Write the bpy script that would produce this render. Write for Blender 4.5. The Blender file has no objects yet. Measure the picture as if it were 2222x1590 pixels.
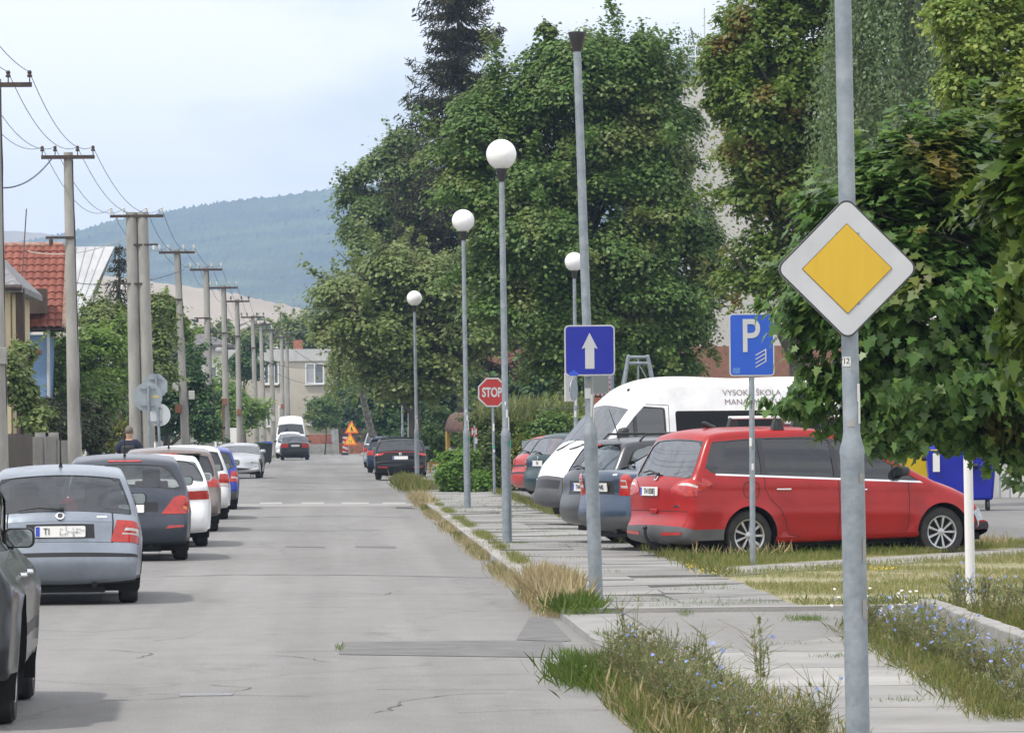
import bpy, bmesh, math
import numpy as np
from mathutils import Vector, Matrix
from mathutils.geometry import delaunay_2d_cdt

# ------------------------------------------------------------------ camera, sky, sun
scene = bpy.context.scene
F, CX, CY, EYE = 10000.0, 1111.0, 795.0, 1.8
YAW, PITCH, ROLL = math.atan(0.03973), 0.01312, -0.0096
cam_data = bpy.data.cameras.new('camera')
cam = bpy.data.objects.new('camera', cam_data)
scene.collection.objects.link(cam)
cam_data.sensor_width = 36.0
cam_data.lens = 36.0 * F / 2222.0
cam_data.clip_start = 0.5
cam_data.clip_end = 30000
CAMROT = Matrix.Rotation(-YAW, 3, 'Z') @ Matrix.Rotation(math.pi / 2 + PITCH, 3, 'X') @ Matrix.Rotation(ROLL, 3, 'Z')
cam.matrix_world = Matrix.Translation((0, 0, EYE)) @ CAMROT.to_4x4()
scene.camera = cam
scene.render.resolution_x, scene.render.resolution_y = 1024, 732

SUN_EL, SUN_AZ = math.radians(58), math.radians(-122)   # azimuth from +Y towards +X
world = bpy.data.worlds.new('World')
scene.world = world
world.use_nodes = True
nt = world.node_tree
nt.nodes.clear()
def wn(t, **k):
    n = nt.nodes.new(t)
    for a, b in k.items():
        setattr(n, a, b)
    return n
wout = wn('ShaderNodeOutputWorld')
bg = wn('ShaderNodeBackground')
bg.inputs['Strength'].default_value = 0.13
sky = wn('ShaderNodeTexSky', sky_type='NISHITA')
sky.sun_disc = False
sky.sun_elevation = SUN_EL
sky.sun_rotation = SUN_AZ % (2 * math.pi)
sky.air_density, sky.dust_density, sky.ozone_density = 1.0, 1.2, 1.0
tc = wn('ShaderNodeTexCoord')
mp = wn('ShaderNodeMapping')
mp.inputs['Scale'].default_value = (13, 13, 30)
mp.inputs['Location'].default_value = (1.3, 0.4, 0.2)
no = wn('ShaderNodeTexNoise')
no.inputs['Scale'].default_value = 1.0
no.inputs['Detail'].default_value = 7
no.inputs['Roughness'].default_value = 0.5
ra = wn('ShaderNodeValToRGB')
ra.color_ramp.elements[0].position = 0.30
ra.color_ramp.elements[0].color = (0.58, 0.58, 0.58, 1)
ra.color_ramp.elements[1].position = 0.52
mx = wn('ShaderNodeMix', data_type='RGBA')
mx.inputs['B'].default_value = (9.5, 9.5, 9.8, 1)
nt.links.new(tc.outputs['Generated'], mp.inputs['Vector'])
nt.links.new(mp.outputs['Vector'], no.inputs['Vector'])
nt.links.new(no.outputs['Fac'], ra.inputs['Fac'])
nt.links.new(ra.outputs['Color'], mx.inputs['Factor'])
nt.links.new(sky.outputs['Color'], mx.inputs['A'])
nt.links.new(mx.outputs['Result'], bg.inputs['Color'])
nt.links.new(bg.outputs['Background'], wout.inputs['Surface'])

sun_data = bpy.data.lights.new('sun', 'SUN')
sun_data.energy = 2.8
sun_data.angle = math.radians(2.0)
sun_data.color = (1.0, 0.95, 0.87)
sun = bpy.data.objects.new('sun', sun_data)
scene.collection.objects.link(sun)
sdir = Vector((math.sin(SUN_AZ) * math.cos(SUN_EL), math.cos(SUN_AZ) * math.cos(SUN_EL), math.sin(SUN_EL)))
sun.rotation_euler = sdir.to_track_quat('Z', 'Y').to_euler()
sun.location = (0, 0, 60)

scene.view_settings.view_transform = 'Standard'
scene.view_settings.look = 'None'
scene.view_settings.exposure = 0.20
scene.view_settings.gamma = 1.0
scene.render.engine = 'CYCLES'
scene.cycles.use_denoising = True
scene.cycles.max_bounces = 8
scene.cycles.transparent_max_bounces = 16
scene.cycles.volume_bounces = 0
scene.cycles.sample_clamp_indirect = 4.0

# ------------------------------------------------------------------ helpers
rng = np.random.default_rng(7)
C = scene.collection.objects
PI = math.pi

def ray(px, py):
    return CAMROT @ Vector(((px - CX) / F, (CY - py) / F, -1.0))
def G(px, py, z=0.0):
    d = ray(px, py)
    t = (z - EYE) / d.z
    return Vector((d.x * t, d.y * t, z))
def P(px, py, Y):
    d = ray(px, py)
    t = Y / d.y
    return Vector((d.x * t, Y, EYE + d.z * t))

MATS = {}
def mat(name, col, rough=0.6, metal=0.0, spec=0.5, coat=0.0, col2=None, scale=5.0, bump=0.0, bscale=None, detail=5.0,
        lo=0.35, hi=0.65, stretch=None, emit=None):
    if name in MATS:
        return MATS[name]
    m = bpy.data.materials.new(name)
    m.use_nodes = True
    t = m.node_tree
    b = t.nodes['Principled BSDF']
    b.inputs['Base Color'].default_value = (*col, 1)
    b.inputs['Roughness'].default_value = rough
    b.inputs['Metallic'].default_value = metal
    b.inputs['Specular IOR Level'].default_value = spec
    b.inputs['Coat Weight'].default_value = coat
    b.inputs['Coat Roughness'].default_value = 0.04
    if col2 is not None or bump:
        co = t.nodes.new('ShaderNodeTexCoord')
        src = co.outputs['Object']
        if stretch:
            mpn = t.nodes.new('ShaderNodeMapping')
            mpn.inputs['Scale'].default_value = stretch
            t.links.new(src, mpn.inputs['Vector'])
            src = mpn.outputs['Vector']
        n = t.nodes.new('ShaderNodeTexNoise')
        n.inputs['Scale'].default_value = scale
        n.inputs['Detail'].default_value = detail
        n.inputs['Roughness'].default_value = 0.62
        t.links.new(src, n.inputs['Vector'])
        if col2 is not None:
            r = t.nodes.new('ShaderNodeValToRGB')
            r.color_ramp.elements[0].position = lo
            r.color_ramp.elements[0].color = (*col, 1)
            r.color_ramp.elements[1].position = hi
            r.color_ramp.elements[1].color = (*col2, 1)
            t.links.new(n.outputs['Fac'], r.inputs['Fac'])
            t.links.new(r.outputs['Color'], b.inputs['Base Color'])
        if bump:
            n2 = n
            if bscale:
                n2 = t.nodes.new('ShaderNodeTexNoise')
                n2.inputs['Scale'].default_value = bscale
                n2.inputs['Detail'].default_value = 4
                t.links.new(src, n2.inputs['Vector'])
            bp = t.nodes.new('ShaderNodeBump')
            bp.inputs['Strength'].default_value = bump
            bp.inputs['Distance'].default_value = 0.02
            t.links.new(n2.outputs['Fac'], bp.inputs['Height'])
            t.links.new(bp.outputs['Normal'], b.inputs['Normal'])
    MATS[name] = m
    return m

def leaf_mat(name, cols, trans=0.35, rough=0.45, patch=0.0, patch_col=None, pscale=0.5, spec=0.35, hue=0.485):
    """cols: 3 greens picked leaf by leaf; optional patches of turning leaves."""
    if name in MATS:
        return MATS[name]
    m = bpy.data.materials.new(name)
    m.use_nodes = True
    t = m.node_tree
    b = t.nodes['Principled BSDF']
    out = t.nodes['Material Output']
    ge = t.nodes.new('ShaderNodeNewGeometry')
    r = t.nodes.new('ShaderNodeValToRGB')
    e = r.color_ramp.elements
    e[0].position, e[0].color = 0.0, (*cols[0], 1)
    e[1].position, e[1].color = 1.0, (*cols[2], 1)
    x = e.new(0.5)
    x.color = (*cols[1], 1)
    t.links.new(ge.outputs['Random Per Island'], r.inputs['Fac'])
    cs = r.outputs['Color']
    if patch:
        co = t.nodes.new('ShaderNodeTexCoord')
        n = t.nodes.new('ShaderNodeTexNoise')
        n.inputs['Scale'].default_value = pscale
        n.inputs['Detail'].default_value = 3
        t.links.new(co.outputs['Object'], n.inputs['Vector'])
        rr = t.nodes.new('ShaderNodeValToRGB')
        rr.color_ramp.elements[0].position = 0.62 - patch * 0.2
        rr.color_ramp.elements[1].position = 0.72 - patch * 0.2
        t.links.new(n.outputs['Fac'], rr.inputs['Fac'])
        mm = t.nodes.new('ShaderNodeMix')
        mm.data_type = 'RGBA'
        mm.inputs['B'].default_value = (*patch_col, 1)
        t.links.new(rr.outputs['Color'], mm.inputs['Factor'])
        t.links.new(cs, mm.inputs['A'])
        cs = mm.outputs['Result']
    t.links.new(cs, b.inputs['Base Color'])
    b.inputs['Roughness'].default_value = rough
    b.inputs['Specular IOR Level'].default_value = spec
    tr = t.nodes.new('ShaderNodeBsdfTranslucent')
    hs = t.nodes.new('ShaderNodeHueSaturation')
    hs.inputs['Hue'].default_value = hue
    hs.inputs['Value'].default_value = 1.5
    t.links.new(cs, hs.inputs['Color'])
    t.links.new(hs.outputs['Color'], tr.inputs['Color'])
    ms = t.nodes.new('ShaderNodeMixShader')
    ms.inputs['Fac'].default_value = trans
    t.links.new(b.outputs['BSDF'], ms.inputs[1])
    t.links.new(tr.outputs['BSDF'], ms.inputs[2])
    t.links.new(ms.outputs['Shader'], out.inputs['Surface'])
    MATS[name] = m
    return m

def glass_mat(name, tint, refl=0.12, edge=0.6):
    if name in MATS:
        return MATS[name]
    m = bpy.data.materials.new(name)
    m.use_nodes = True
    t = m.node_tree
    t.nodes.remove(t.nodes['Principled BSDF'])
    out = t.nodes['Material Output']
    tr = t.nodes.new('ShaderNodeBsdfTransparent')
    tr.inputs['Color'].default_value = (*tint, 1)
    gl = t.nodes.new('ShaderNodeBsdfGlossy')
    gl.inputs['Roughness'].default_value = 0.03
    gl.inputs['Color'].default_value = (0.95, 0.97, 1, 1)
    lw = t.nodes.new('ShaderNodeLayerWeight')
    lw.inputs['Blend'].default_value = 0.35
    mr = t.nodes.new('ShaderNodeMapRange')
    mr.inputs['To Min'].default_value = refl
    mr.inputs['To Max'].default_value = edge
    t.links.new(lw.outputs['Fresnel'], mr.inputs['Value'])
    ms = t.nodes.new('ShaderNodeMixShader')
    t.links.new(mr.outputs['Result'], ms.inputs['Fac'])
    t.links.new(tr.outputs['BSDF'], ms.inputs[1])
    t.links.new(gl.outputs['BSDF'], ms.inputs[2])
    t.links.new(ms.outputs['Shader'], out.inputs['Surface'])
    MATS[name] = m
    return m

def paint(name, col, metal=0.0, rough=0.32, dirt=0.12):
    """car paint: clear coat, dusty towards nothing in particular, dark bare inside face"""
    if name in MATS:
        return MATS[name]
    m = mat(name, tuple(c * (1 - dirt) for c in col), rough=rough, metal=metal, coat=0.18, spec=0.4, col2=tuple(min(1, c * (1 + dirt)) for c in col), scale=2.2)
    t = m.node_tree
    b = t.nodes['Principled BSDF']
    ge = t.nodes.new('ShaderNodeNewGeometry')
    df = t.nodes.new('ShaderNodeBsdfDiffuse')
    df.inputs['Color'].default_value = (0.05, 0.05, 0.055, 1)
    ms = t.nodes.new('ShaderNodeMixShader')
    t.links.new(ge.outputs['Backfacing'], ms.inputs['Fac'])
    t.links.new(b.outputs['BSDF'], ms.inputs[1])
    t.links.new(df.outputs['BSDF'], ms.inputs[2])
    t.links.new(ms.outputs['Shader'], t.nodes['Material Output'].inputs['Surface'])
    return m

def link(name, me, m=None, parent=None, smooth=None):
    o = bpy.data.objects.new(name, me)
    C.link(o)
    if m is not None:
        me.materials.append(m)
    if parent is not None:
        o.parent = parent
    if smooth is not None:
        me.polygons.foreach_set('use_smooth', [True] * len(me.polygons))
        if smooth < 3.1:
            me.set_sharp_from_angle(angle=smooth)
    return o

def tag(o, label=None, cat=None, group=None, kind=None):
    if label: o['label'] = label
    if cat: o['category'] = cat
    if group: o['group'] = group
    if kind: o['kind'] = kind
    return o

def empty(name, loc=(0, 0, 0), rz=0.0, label=None, cat=None, group=None):
    o = bpy.data.objects.new(name, None)
    o.empty_display_size = 0.3
    C.link(o)
    o.location = loc
    o.rotation_euler = (0, 0, rz)
    return tag(o, label, cat, group)

class MB:
    """collects solids into one mesh"""
    def __init__(self):
        self.v, self.f = [], []
    def add(self, vs, fs):
        n = len(self.v)
        self.v += [tuple(p) for p in vs]
        self.f += [tuple(i + n for i in f) for f in fs]
        return self
    def box(self, c, s, rz=0.0, M=None):
        cx, cy, cz = c
        a, b, d = s[0] / 2, s[1] / 2, s[2] / 2
        vs = [Vector((x, y, z)) for x in (-a, a) for y in (-b, b) for z in (-d, d)]
        R = Matrix.Rotation(rz, 3, 'Z') if M is None else M
        vs = [R @ p + Vector(c) for p in vs]
        return self.add(vs, [(0, 1, 3, 2), (4, 6, 7, 5), (0, 4, 5, 1), (2, 3, 7, 6), (0, 2, 6, 4), (1, 5, 7, 3)])
    def tube(self, pts, r, n=8, caps=True):
        pts = [Vector(p) for p in pts]
        rs = r if isinstance(r, (list, tuple)) else [r] * len(pts)
        rings, vs, fs = [], [], []
        for i, p in enumerate(pts):
            t = (pts[min(i + 1, len(pts) - 1)] - pts[max(i - 1, 0)])
            t = t.normalized() if t.length > 1e-9 else Vector((0, 0, 1))
            up = Vector((0, 0, 1)) if abs(t.z) < 0.95 else Vector((1, 0, 0))
            a = t.cross(up).normalized()
            b = a.cross(t).normalized()
            for k in range(n):
                q = 2 * PI * k / n
                vs.append(p + (a * math.cos(q) + b * math.sin(q)) * rs[i])
        for i in range(len(pts) - 1):
            for k in range(n):
                k2 = (k + 1) % n
                fs.append((i * n + k, i * n + k2, (i + 1) * n + k2, (i + 1) * n + k))
        if caps:
            fs.append(tuple(range(n - 1, -1, -1)))
            fs.append(tuple((len(pts) - 1) * n + k for k in range(n)))
        # orientation: make outward
        fs = [tuple(reversed(f)) for f in fs]
        return self.add(vs, fs)
    def lathe(self, prof, n=24, M=None, axis='Z'):
        """prof: [(r, h)...] closed with caps when r==0 omitted"""
        vs, fs = [], []
        for (r, h) in prof:
            for k in range(n):
                q = 2 * PI * k / n
                p = Vector((r * math.cos(q), r * math.sin(q), h))
                if axis == 'Y':
                    p = Vector((p.x, -p.z, p.y))
                vs.append(p)
        for i in range(len(prof) - 1):
            for k in range(n):
                k2 = (k + 1) % n
                fs.append((i * n + k, i * n + k2, (i + 1) * n + k2, (i + 1) * n + k))
        fs.append(tuple(range(n - 1, -1, -1)))
        fs.append(tuple((len(prof) - 1) * n + k for k in range(n)))
        if M is not None:
            vs = [M @ p for p in vs]
        return self.add(vs, fs)
    def prism(self, poly, depth, M=None):
        """poly in local XZ (facing -Y), from y=0 (front) to y=depth"""
        n = len(poly)
        vs = [Vector((x, 0, z)) for x, z in poly] + [Vector((x, depth, z)) for x, z in poly]
        if M is not None:
            vs = [M @ p for p in vs]
        area = sum(poly[i][0] * poly[(i + 1) % n][1] - poly[(i + 1) % n][0] * poly[i][1] for i in range(n))
        f0, f1 = tuple(range(n)), tuple(range(2 * n - 1, n - 1, -1))
        fs = [f0, f1] + [(i, n + i, n + (i + 1) % n, (i + 1) % n) for i in range(n)]
        if area < 0:
            fs = [tuple(reversed(f)) for f in fs]
        return self.add(vs, fs)
    def sphere(self, c, r, nu=20, nv=12, sc=(1, 1, 1)):
        vs, fs = [], []
        for j in range(nv + 1):
            t = PI * j / nv
            for i in range(nu):
                a = 2 * PI * i / nu
                vs.append((c[0] + r * sc[0] * math.sin(t) * math.cos(a), c[1] + r * sc[1] * math.sin(t) * math.sin(a), c[2] + r * sc[2] * math.cos(t)))
        for j in range(nv):
            for i in range(nu):
                i2 = (i + 1) % nu
                fs.append((j * nu + i, (j + 1) * nu + i, (j + 1) * nu + i2, j * nu + i2))
        return self.add(vs, fs)
    def build(self, name, m, parent=None, smooth=0.6, bevel=0.0):
        me = bpy.data.meshes.new(name)
        me.from_pydata(self.v, [], self.f)
        me.validate()
        o = link(name, me, m, parent, smooth)
        if bevel:
            bv = o.modifiers.new('bevel', 'BEVEL')
            bv.width = bevel
            bv.segments = 2
            bv.limit_method = 'ANGLE'
        return o

def text(s, size, m, parent, loc, rot=(PI / 2, 0, 0), name='lettering', align='CENTER', bold=0.0, sx=1.0, M=None):
    cu = bpy.data.curves.new(name, 'FONT')
    cu.body = s
    cu.size = size
    cu.align_x = align
    cu.align_y = 'CENTER'
    cu.extrude = 0.0015
    cu.offset = bold
    ob = bpy.data.objects.new(name, cu)
    me = bpy.data.meshes.new_from_object(ob)
    bpy.data.objects.remove(ob)
    bpy.data.curves.remove(cu)
    me.materials.clear()
    o = link(name, me, m, parent)
    o.location = loc
    o.rotation_euler = rot
    o.scale = (sx, 1, 1)
    if M is not None:
        o.matrix_local = M
    return o

def rrect(w, h, r, n=6):
    pts = []
    for cx, cz, a0 in ((w / 2 - r, h / 2 - r, 0), (-w / 2 + r, h / 2 - r, 90), (-w / 2 + r, -h / 2 + r, 180), (w / 2 - r, -h / 2 + r, 270)):
        for k in range(n + 1):
            a = math.radians(a0 + 90 * k / n)
            pts.append((cx + r * math.cos(a), cz + r * math.sin(a)))
    return pts

def sheet(name, polys, z, m, kind='structure', thick=0.0):
    """flat polygons (lists of (x,y)) at height z; with thickness a slab going down"""
    mb = MB()
    for p in polys:
        n = len(p)
        ar = sum(p[i][0] * p[(i + 1) % n][1] - p[(i + 1) % n][0] * p[i][1] for i in range(n))
        if ar < 0: p = p[::-1]
        if thick:
            vs = [(x, y, z) for x, y in p] + [(x, y, z - thick) for x, y in p]
            mb.add(vs, [tuple(range(n))] + [(i, n + i, n + (i + 1) % n, (i + 1) % n) for i in range(n)])
        else:
            mb.add([(x, y, z) for x, y in p], [tuple(range(n))])
    o = mb.build(name, m, None, smooth=None)
    o['kind'] = kind
    return o
def rect(x0, y0, x1, y1):
    return [(x0, y0), (x1, y0), (x1, y1), (x0, y1)]

# ---- leaves
LEAF_Q = (np.array([(-0.5, 0, 0), (-0.05, 0.36, 0.07), (0.5, 0, -0.04), (-0.05, -0.36, 0.07)]), [(0, 1, 2, 3)])
_mp = [(-0.42, 0), (-0.36, 0.2), (-0.48, 0.4), (-0.12, 0.3), (0.0, 0.56), (0.14, 0.26), (0.34, 0.2), (0.6, 0.0)]
_mp = _mp + [(x, -y) for x, y in _mp[-2:0:-1]]
LEAF_M = (np.array([(x, y, 0.12 * abs(y) - 0.18 * max(0, x) ** 2) for x, y in _mp]), [tuple(range(len(_mp)))])
LEAF_N = (np.array([(-0.5, -0.12, 0), (0.5, -0.06, -0.1), (0.5, 0.06, -0.1), (-0.5, 0.12, 0)]), [(0, 1, 2, 3)])
BLADE = (np.array([(-0.026, 0, 0), (0.026, 0, 0), (0.02, 0.08, 0.5), (0.0, 0.3, 1.0), (-0.02, 0.08, 0.5)]), [(0, 1, 2, 3, 4)])

BLADE_T = (BLADE[0] * np.array([.42, 1.3, 1]), BLADE[1])

def scatter(name, pos, nrm, size, m, parent=None, tmpl=LEAF_Q, axis=None, aspect=None):
    """one mesh of many leaves: template laid in the plane across nrm, x axis along `axis` (random if None)"""
    pos = np.asarray(pos, float)
    N = len(pos)
    nrm = np.asarray(nrm, float)
    nrm = nrm / (np.linalg.norm(nrm, axis=1, keepdims=True) + 1e-9)
    ax = rng.normal(size=(N, 3)) if axis is None else np.asarray(axis, float)
    ax = ax - nrm * np.sum(ax * nrm, axis=1, keepdims=True)
    ax = ax / (np.linalg.norm(ax, axis=1, keepdims=True) + 1e-9)
    ay = np.cross(nrm, ax)
    T, fs = tmpl
    k = len(T)
    size = np.broadcast_to(np.asarray(size, float), (N,))[:, None, None]
    asp = np.ones(N) if aspect is None else aspect
    V = pos[:, None, :] + size * (T[None, :, 0:1] * ax[:, None, :] + T[None, :, 1:2] * ay[:, None, :] * asp[:, None, None] + T[None, :, 2:3] * nrm[:, None, :])
    me = bpy.data.meshes.new(name)
    me.vertices.add(N * k)
    me.vertices.foreach_set('co', V.reshape(-1).astype(np.float32))
    loops = np.concatenate([np.arange(N)[:, None] * k + np.array(f)[None, :] for f in fs], axis=1)
    nl = loops.shape[1]
    lens = np.array([len(f) for f in fs])
    me.loops.add(N * nl)
    me.loops.foreach_set('vertex_index', loops.reshape(-1).astype(np.int32))
    me.polygons.add(N * len(fs))
    starts = (np.arange(N)[:, None] * nl + np.concatenate([[0], np.cumsum(lens)[:-1]])[None, :]).reshape(-1)
    me.polygons.foreach_set('loop_start', starts.astype(np.int32))
    me.update(calc_edges=True)
    return link(name, me, m, parent)

def unit(n):
    v = rng.normal(size=(n, 3))
    return v / np.linalg.norm(v, axis=1, keepdims=True)

def clumps(blobs, per_m2=1.0, rb=0.8, cover=1.3, flat=0.62, lo=0.55, leaf=0.16, larea=0.36):
    """blobs [(x,y,z, rx,ry,rz)] -> leaf positions and normals. Every blob carries boughs (radius about rb) near its
    surface; every bough is a flattened cushion of leaves, densest above and outside, drooping at its rim"""
    PP, NN = [], []
    B = np.array(blobs, float)
    for (x, y, z, rx, ry, rz) in blobs:
        area = 4 * PI * ((rx * ry) ** 1.6 / 3 + (rx * rz) ** 1.6 / 3 + (ry * rz) ** 1.6 / 3) ** (1 / 1.6)
        rr = min(rb, 0.75 * min(rx, ry, rz))
        n = max(3, int(per_m2 * 0.62 * area / rr ** 2))
        d = unit(n)
        f = rng.uniform(lo, 1.0, n) ** 0.6 * np.where(rng.uniform(size=n) < .12, rng.uniform(1.05, 1.22, n), 1)
        c = np.array([x, y, z]) + d * f[:, None] * np.maximum(.25, np.array([rx, ry, rz]) - rr * .45)
        depth = np.full(n, 9.0)
        for b in B:
            if abs(b[0] - x) < 1e-6 and abs(b[2] - z) < 1e-6: continue
            depth = np.minimum(depth, np.linalg.norm((c - b[:3]) / b[3:], axis=1))
        keep = (depth > .62) | (rng.uniform(size=n) < .12)
        c, d = c[keep], d[keep]
        n = len(c)
        if n == 0: continue
        cr = rr * rng.uniform(0.35, 1.3, n)
        k = np.maximum(10, cover * 4 * PI * cr ** 2 * .55 / (larea * leaf ** 2) * rng.uniform(.7, 1.2, n)).astype(int)
        idx = np.repeat(np.arange(n), k)
        m = len(idx)
        u = unit(m)
        u[:, 2] = np.where(rng.uniform(size=m) < .62, np.abs(u[:, 2]), u[:, 2])
        fuzzy = rng.uniform(size=m) < .25
        r_ = np.where(fuzzy, np.abs(rng.normal(size=m)) * .62 + .35, rng.uniform(.3, 1.0, m) ** .5)
        sc3 = rng.uniform(.6, 1.35, (n, 3))
        sc3[:, 2] *= flat
        off = u * r_[:, None] * sc3[idx]
        off[:, 2] -= .26 * (off[:, 0] ** 2 + off[:, 1] ** 2)
        # every third bough throws a leafy shoot outwards and up
        sh = (rng.uniform(size=n) < .4)[idx] & (rng.uniform(size=m) < .16)
        dd = d + np.array([0, 0, .45]) + rng.normal(size=(n, 3)) * .35
        dd /= np.linalg.norm(dd, axis=1, keepdims=True)
        tt = rng.uniform(.5, 1.75, m)
        off = np.where(sh[:, None], dd[idx] * tt[:, None] + rng.normal(size=(m, 3)) * .13, off)
        pos = c[idx] + off * cr[idx][:, None]
        nn = u * .55 + d[idx] * .2 + np.array([0, 0, .62]) + rng.normal(size=(m, 3)) * .29
        PP.append(pos)
        NN.append(nn)
    return np.concatenate(PP), np.concatenate(NN)

BARK = lambda: mat('bark', (0.05, 0.042, 0.035), 0.9, col2=(0.11, 0.095, 0.08), scale=6, bump=0.6, stretch=(1, 1, 0.25))

def limbs(base, top, blobs, r, parent, n=8, m=None):
    mb = MB()
    base, top = Vector(base), Vector(top)
    L = (top - base).length
    w = Vector((rng.normal() * 0.03 * L, rng.normal() * 0.03 * L, 0))
    pts = [base + (top - base) * t + w * math.sin(t * PI) for t in np.linspace(0, 1, 9)]
    mb.tube(pts, [r * (1.35 if i == 0 else 1.0) * (1 - 0.8 * i / 8) for i in range(9)], 10)
    for b in blobs:
        e = Vector(b[:3])
        t = min(0.9, max(0.25, ((e.z - base.z) / max(0.1, top.z - base.z)) - 0.25))
        s = base + (top - base) * t + w * math.sin(t * PI)
        for q in range(3):
            e2 = e + Vector(rng.normal(size=3)) * 0.5 * min(b[3:6])
            mid = s.lerp(e2, 0.5) + Vector((0, 0, 0.12 * (e2 - s).length))
            mb.tube([s, s.lerp(mid, 0.6), mid, e2], [r * 0.38, r * 0.3, r * 0.2, r * 0.05], 6)
    return mb.build('trunk', m or BARK(), parent)

def tree(name, base, top, blobs, lm, label, cat='tree', group=None, leaf=0.14, r=0.22, per=1.0, rb=0.8, cover=1.3, flat=0.62, lo=0.55):
    base = Vector(base)
    root = empty(name, base, 0, label, cat, group)
    rel = [(b[0] - base.x, b[1] - base.y, b[2] - base.z, *b[3:6]) for b in blobs]
    p, n = clumps(rel, per, rb, cover, flat, lo, leaf)
    scatter('crown', p, n, leaf * rng.uniform(0.7, 1.25, len(p)), lm, root)
    limbs((0, 0, -.05), Vector(top) - base, rel, r, root)
    return root

def blob(px, py, Y, rpx, rpy, ry=None, dy=0.0):
    """an ellipsoid of foliage centred on the line of sight of a pixel at depth Y"""
    c = P(px, py, Y + dy)
    s = (Y + dy) / F
    rx = rpx * s
    return (c.x, c.y, c.z, rx, ry if ry else rx, rpy * s)
# ------------------------------------------------------------------ cars
BLACK = mat('black_plastic', (0.018, 0.018, 0.02), 0.45)
TRIM = mat('black_gloss', (0.012, 0.012, 0.014), 0.15, coat=0.5)
RUBBER = mat('tyre_rubber', (0.02, 0.02, 0.021), 0.85, col2=(0.045, 0.043, 0.04), scale=9)
CABIN = mat('cabin_fabric', (0.035, 0.036, 0.04), 0.9, col2=(0.06, 0.06, 0.065), scale=4)
ALLOY = mat('alloy_metal', (0.55, 0.56, 0.57), 0.3, metal=0.8, col2=(0.42, 0.43, 0.44), scale=12)
CHROME = mat('chrome', (0.75, 0.76, 0.78), 0.12, metal=1.0)
RED_LENS = mat('red_lens', (0.36, 0.013, 0.010), 0.12, coat=.6, col2=(0.50, 0.03, 0.018), scale=14)
DARK_LENS = mat('dark_red_lens', (0.2, 0.012, 0.012), 0.12, coat=1.0)
WHITE_LENS = mat('white_lens', (0.6, 0.58, 0.56), 0.1, coat=1.0, col2=(0.42, 0.4, 0.4), scale=16)
AMBER_LENS = mat('amber_lens', (0.75, 0.22, 0.02), 0.12, coat=1.0)
CLEAR_LENS = mat('clear_lens', (0.5, 0.53, 0.56), 0.06, metal=0.35, coat=1.0, col2=(0.25, 0.27, 0.29), scale=11)
PLATE_W = mat('plate_white', (0.72, 0.72, 0.7), 0.4)
PLATE_B = mat('plate_blue', (0.02, 0.06, 0.45), 0.4)
INK = mat('ink_dark', (0.04, 0.035, 0.04), 0.5)
SEAM = mat('panel_gap', (0.015, 0.015, 0.016), 0.8)
MIRROR = mat('mirror_glass', (0.22, 0.25, 0.25), 0.06, metal=1.0)
GLASS = glass_mat('car_glass', (0.42, 0.48, 0.48), 0.1)
GLASS_C = glass_mat('car_glass_clear', (0.82, 0.86, 0.84), 0.06)
GLASS_D = glass_mat('car_glass_tinted', (0.10, 0.115, 0.13), 0.07, .45)
GLASS_S = glass_mat('car_glass_sky', (0.26, 0.31, 0.33), 0.24)
GLASS_B = glass_mat('car_glass_blue', (0.36, 0.41, 0.47), 0.09)

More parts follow.
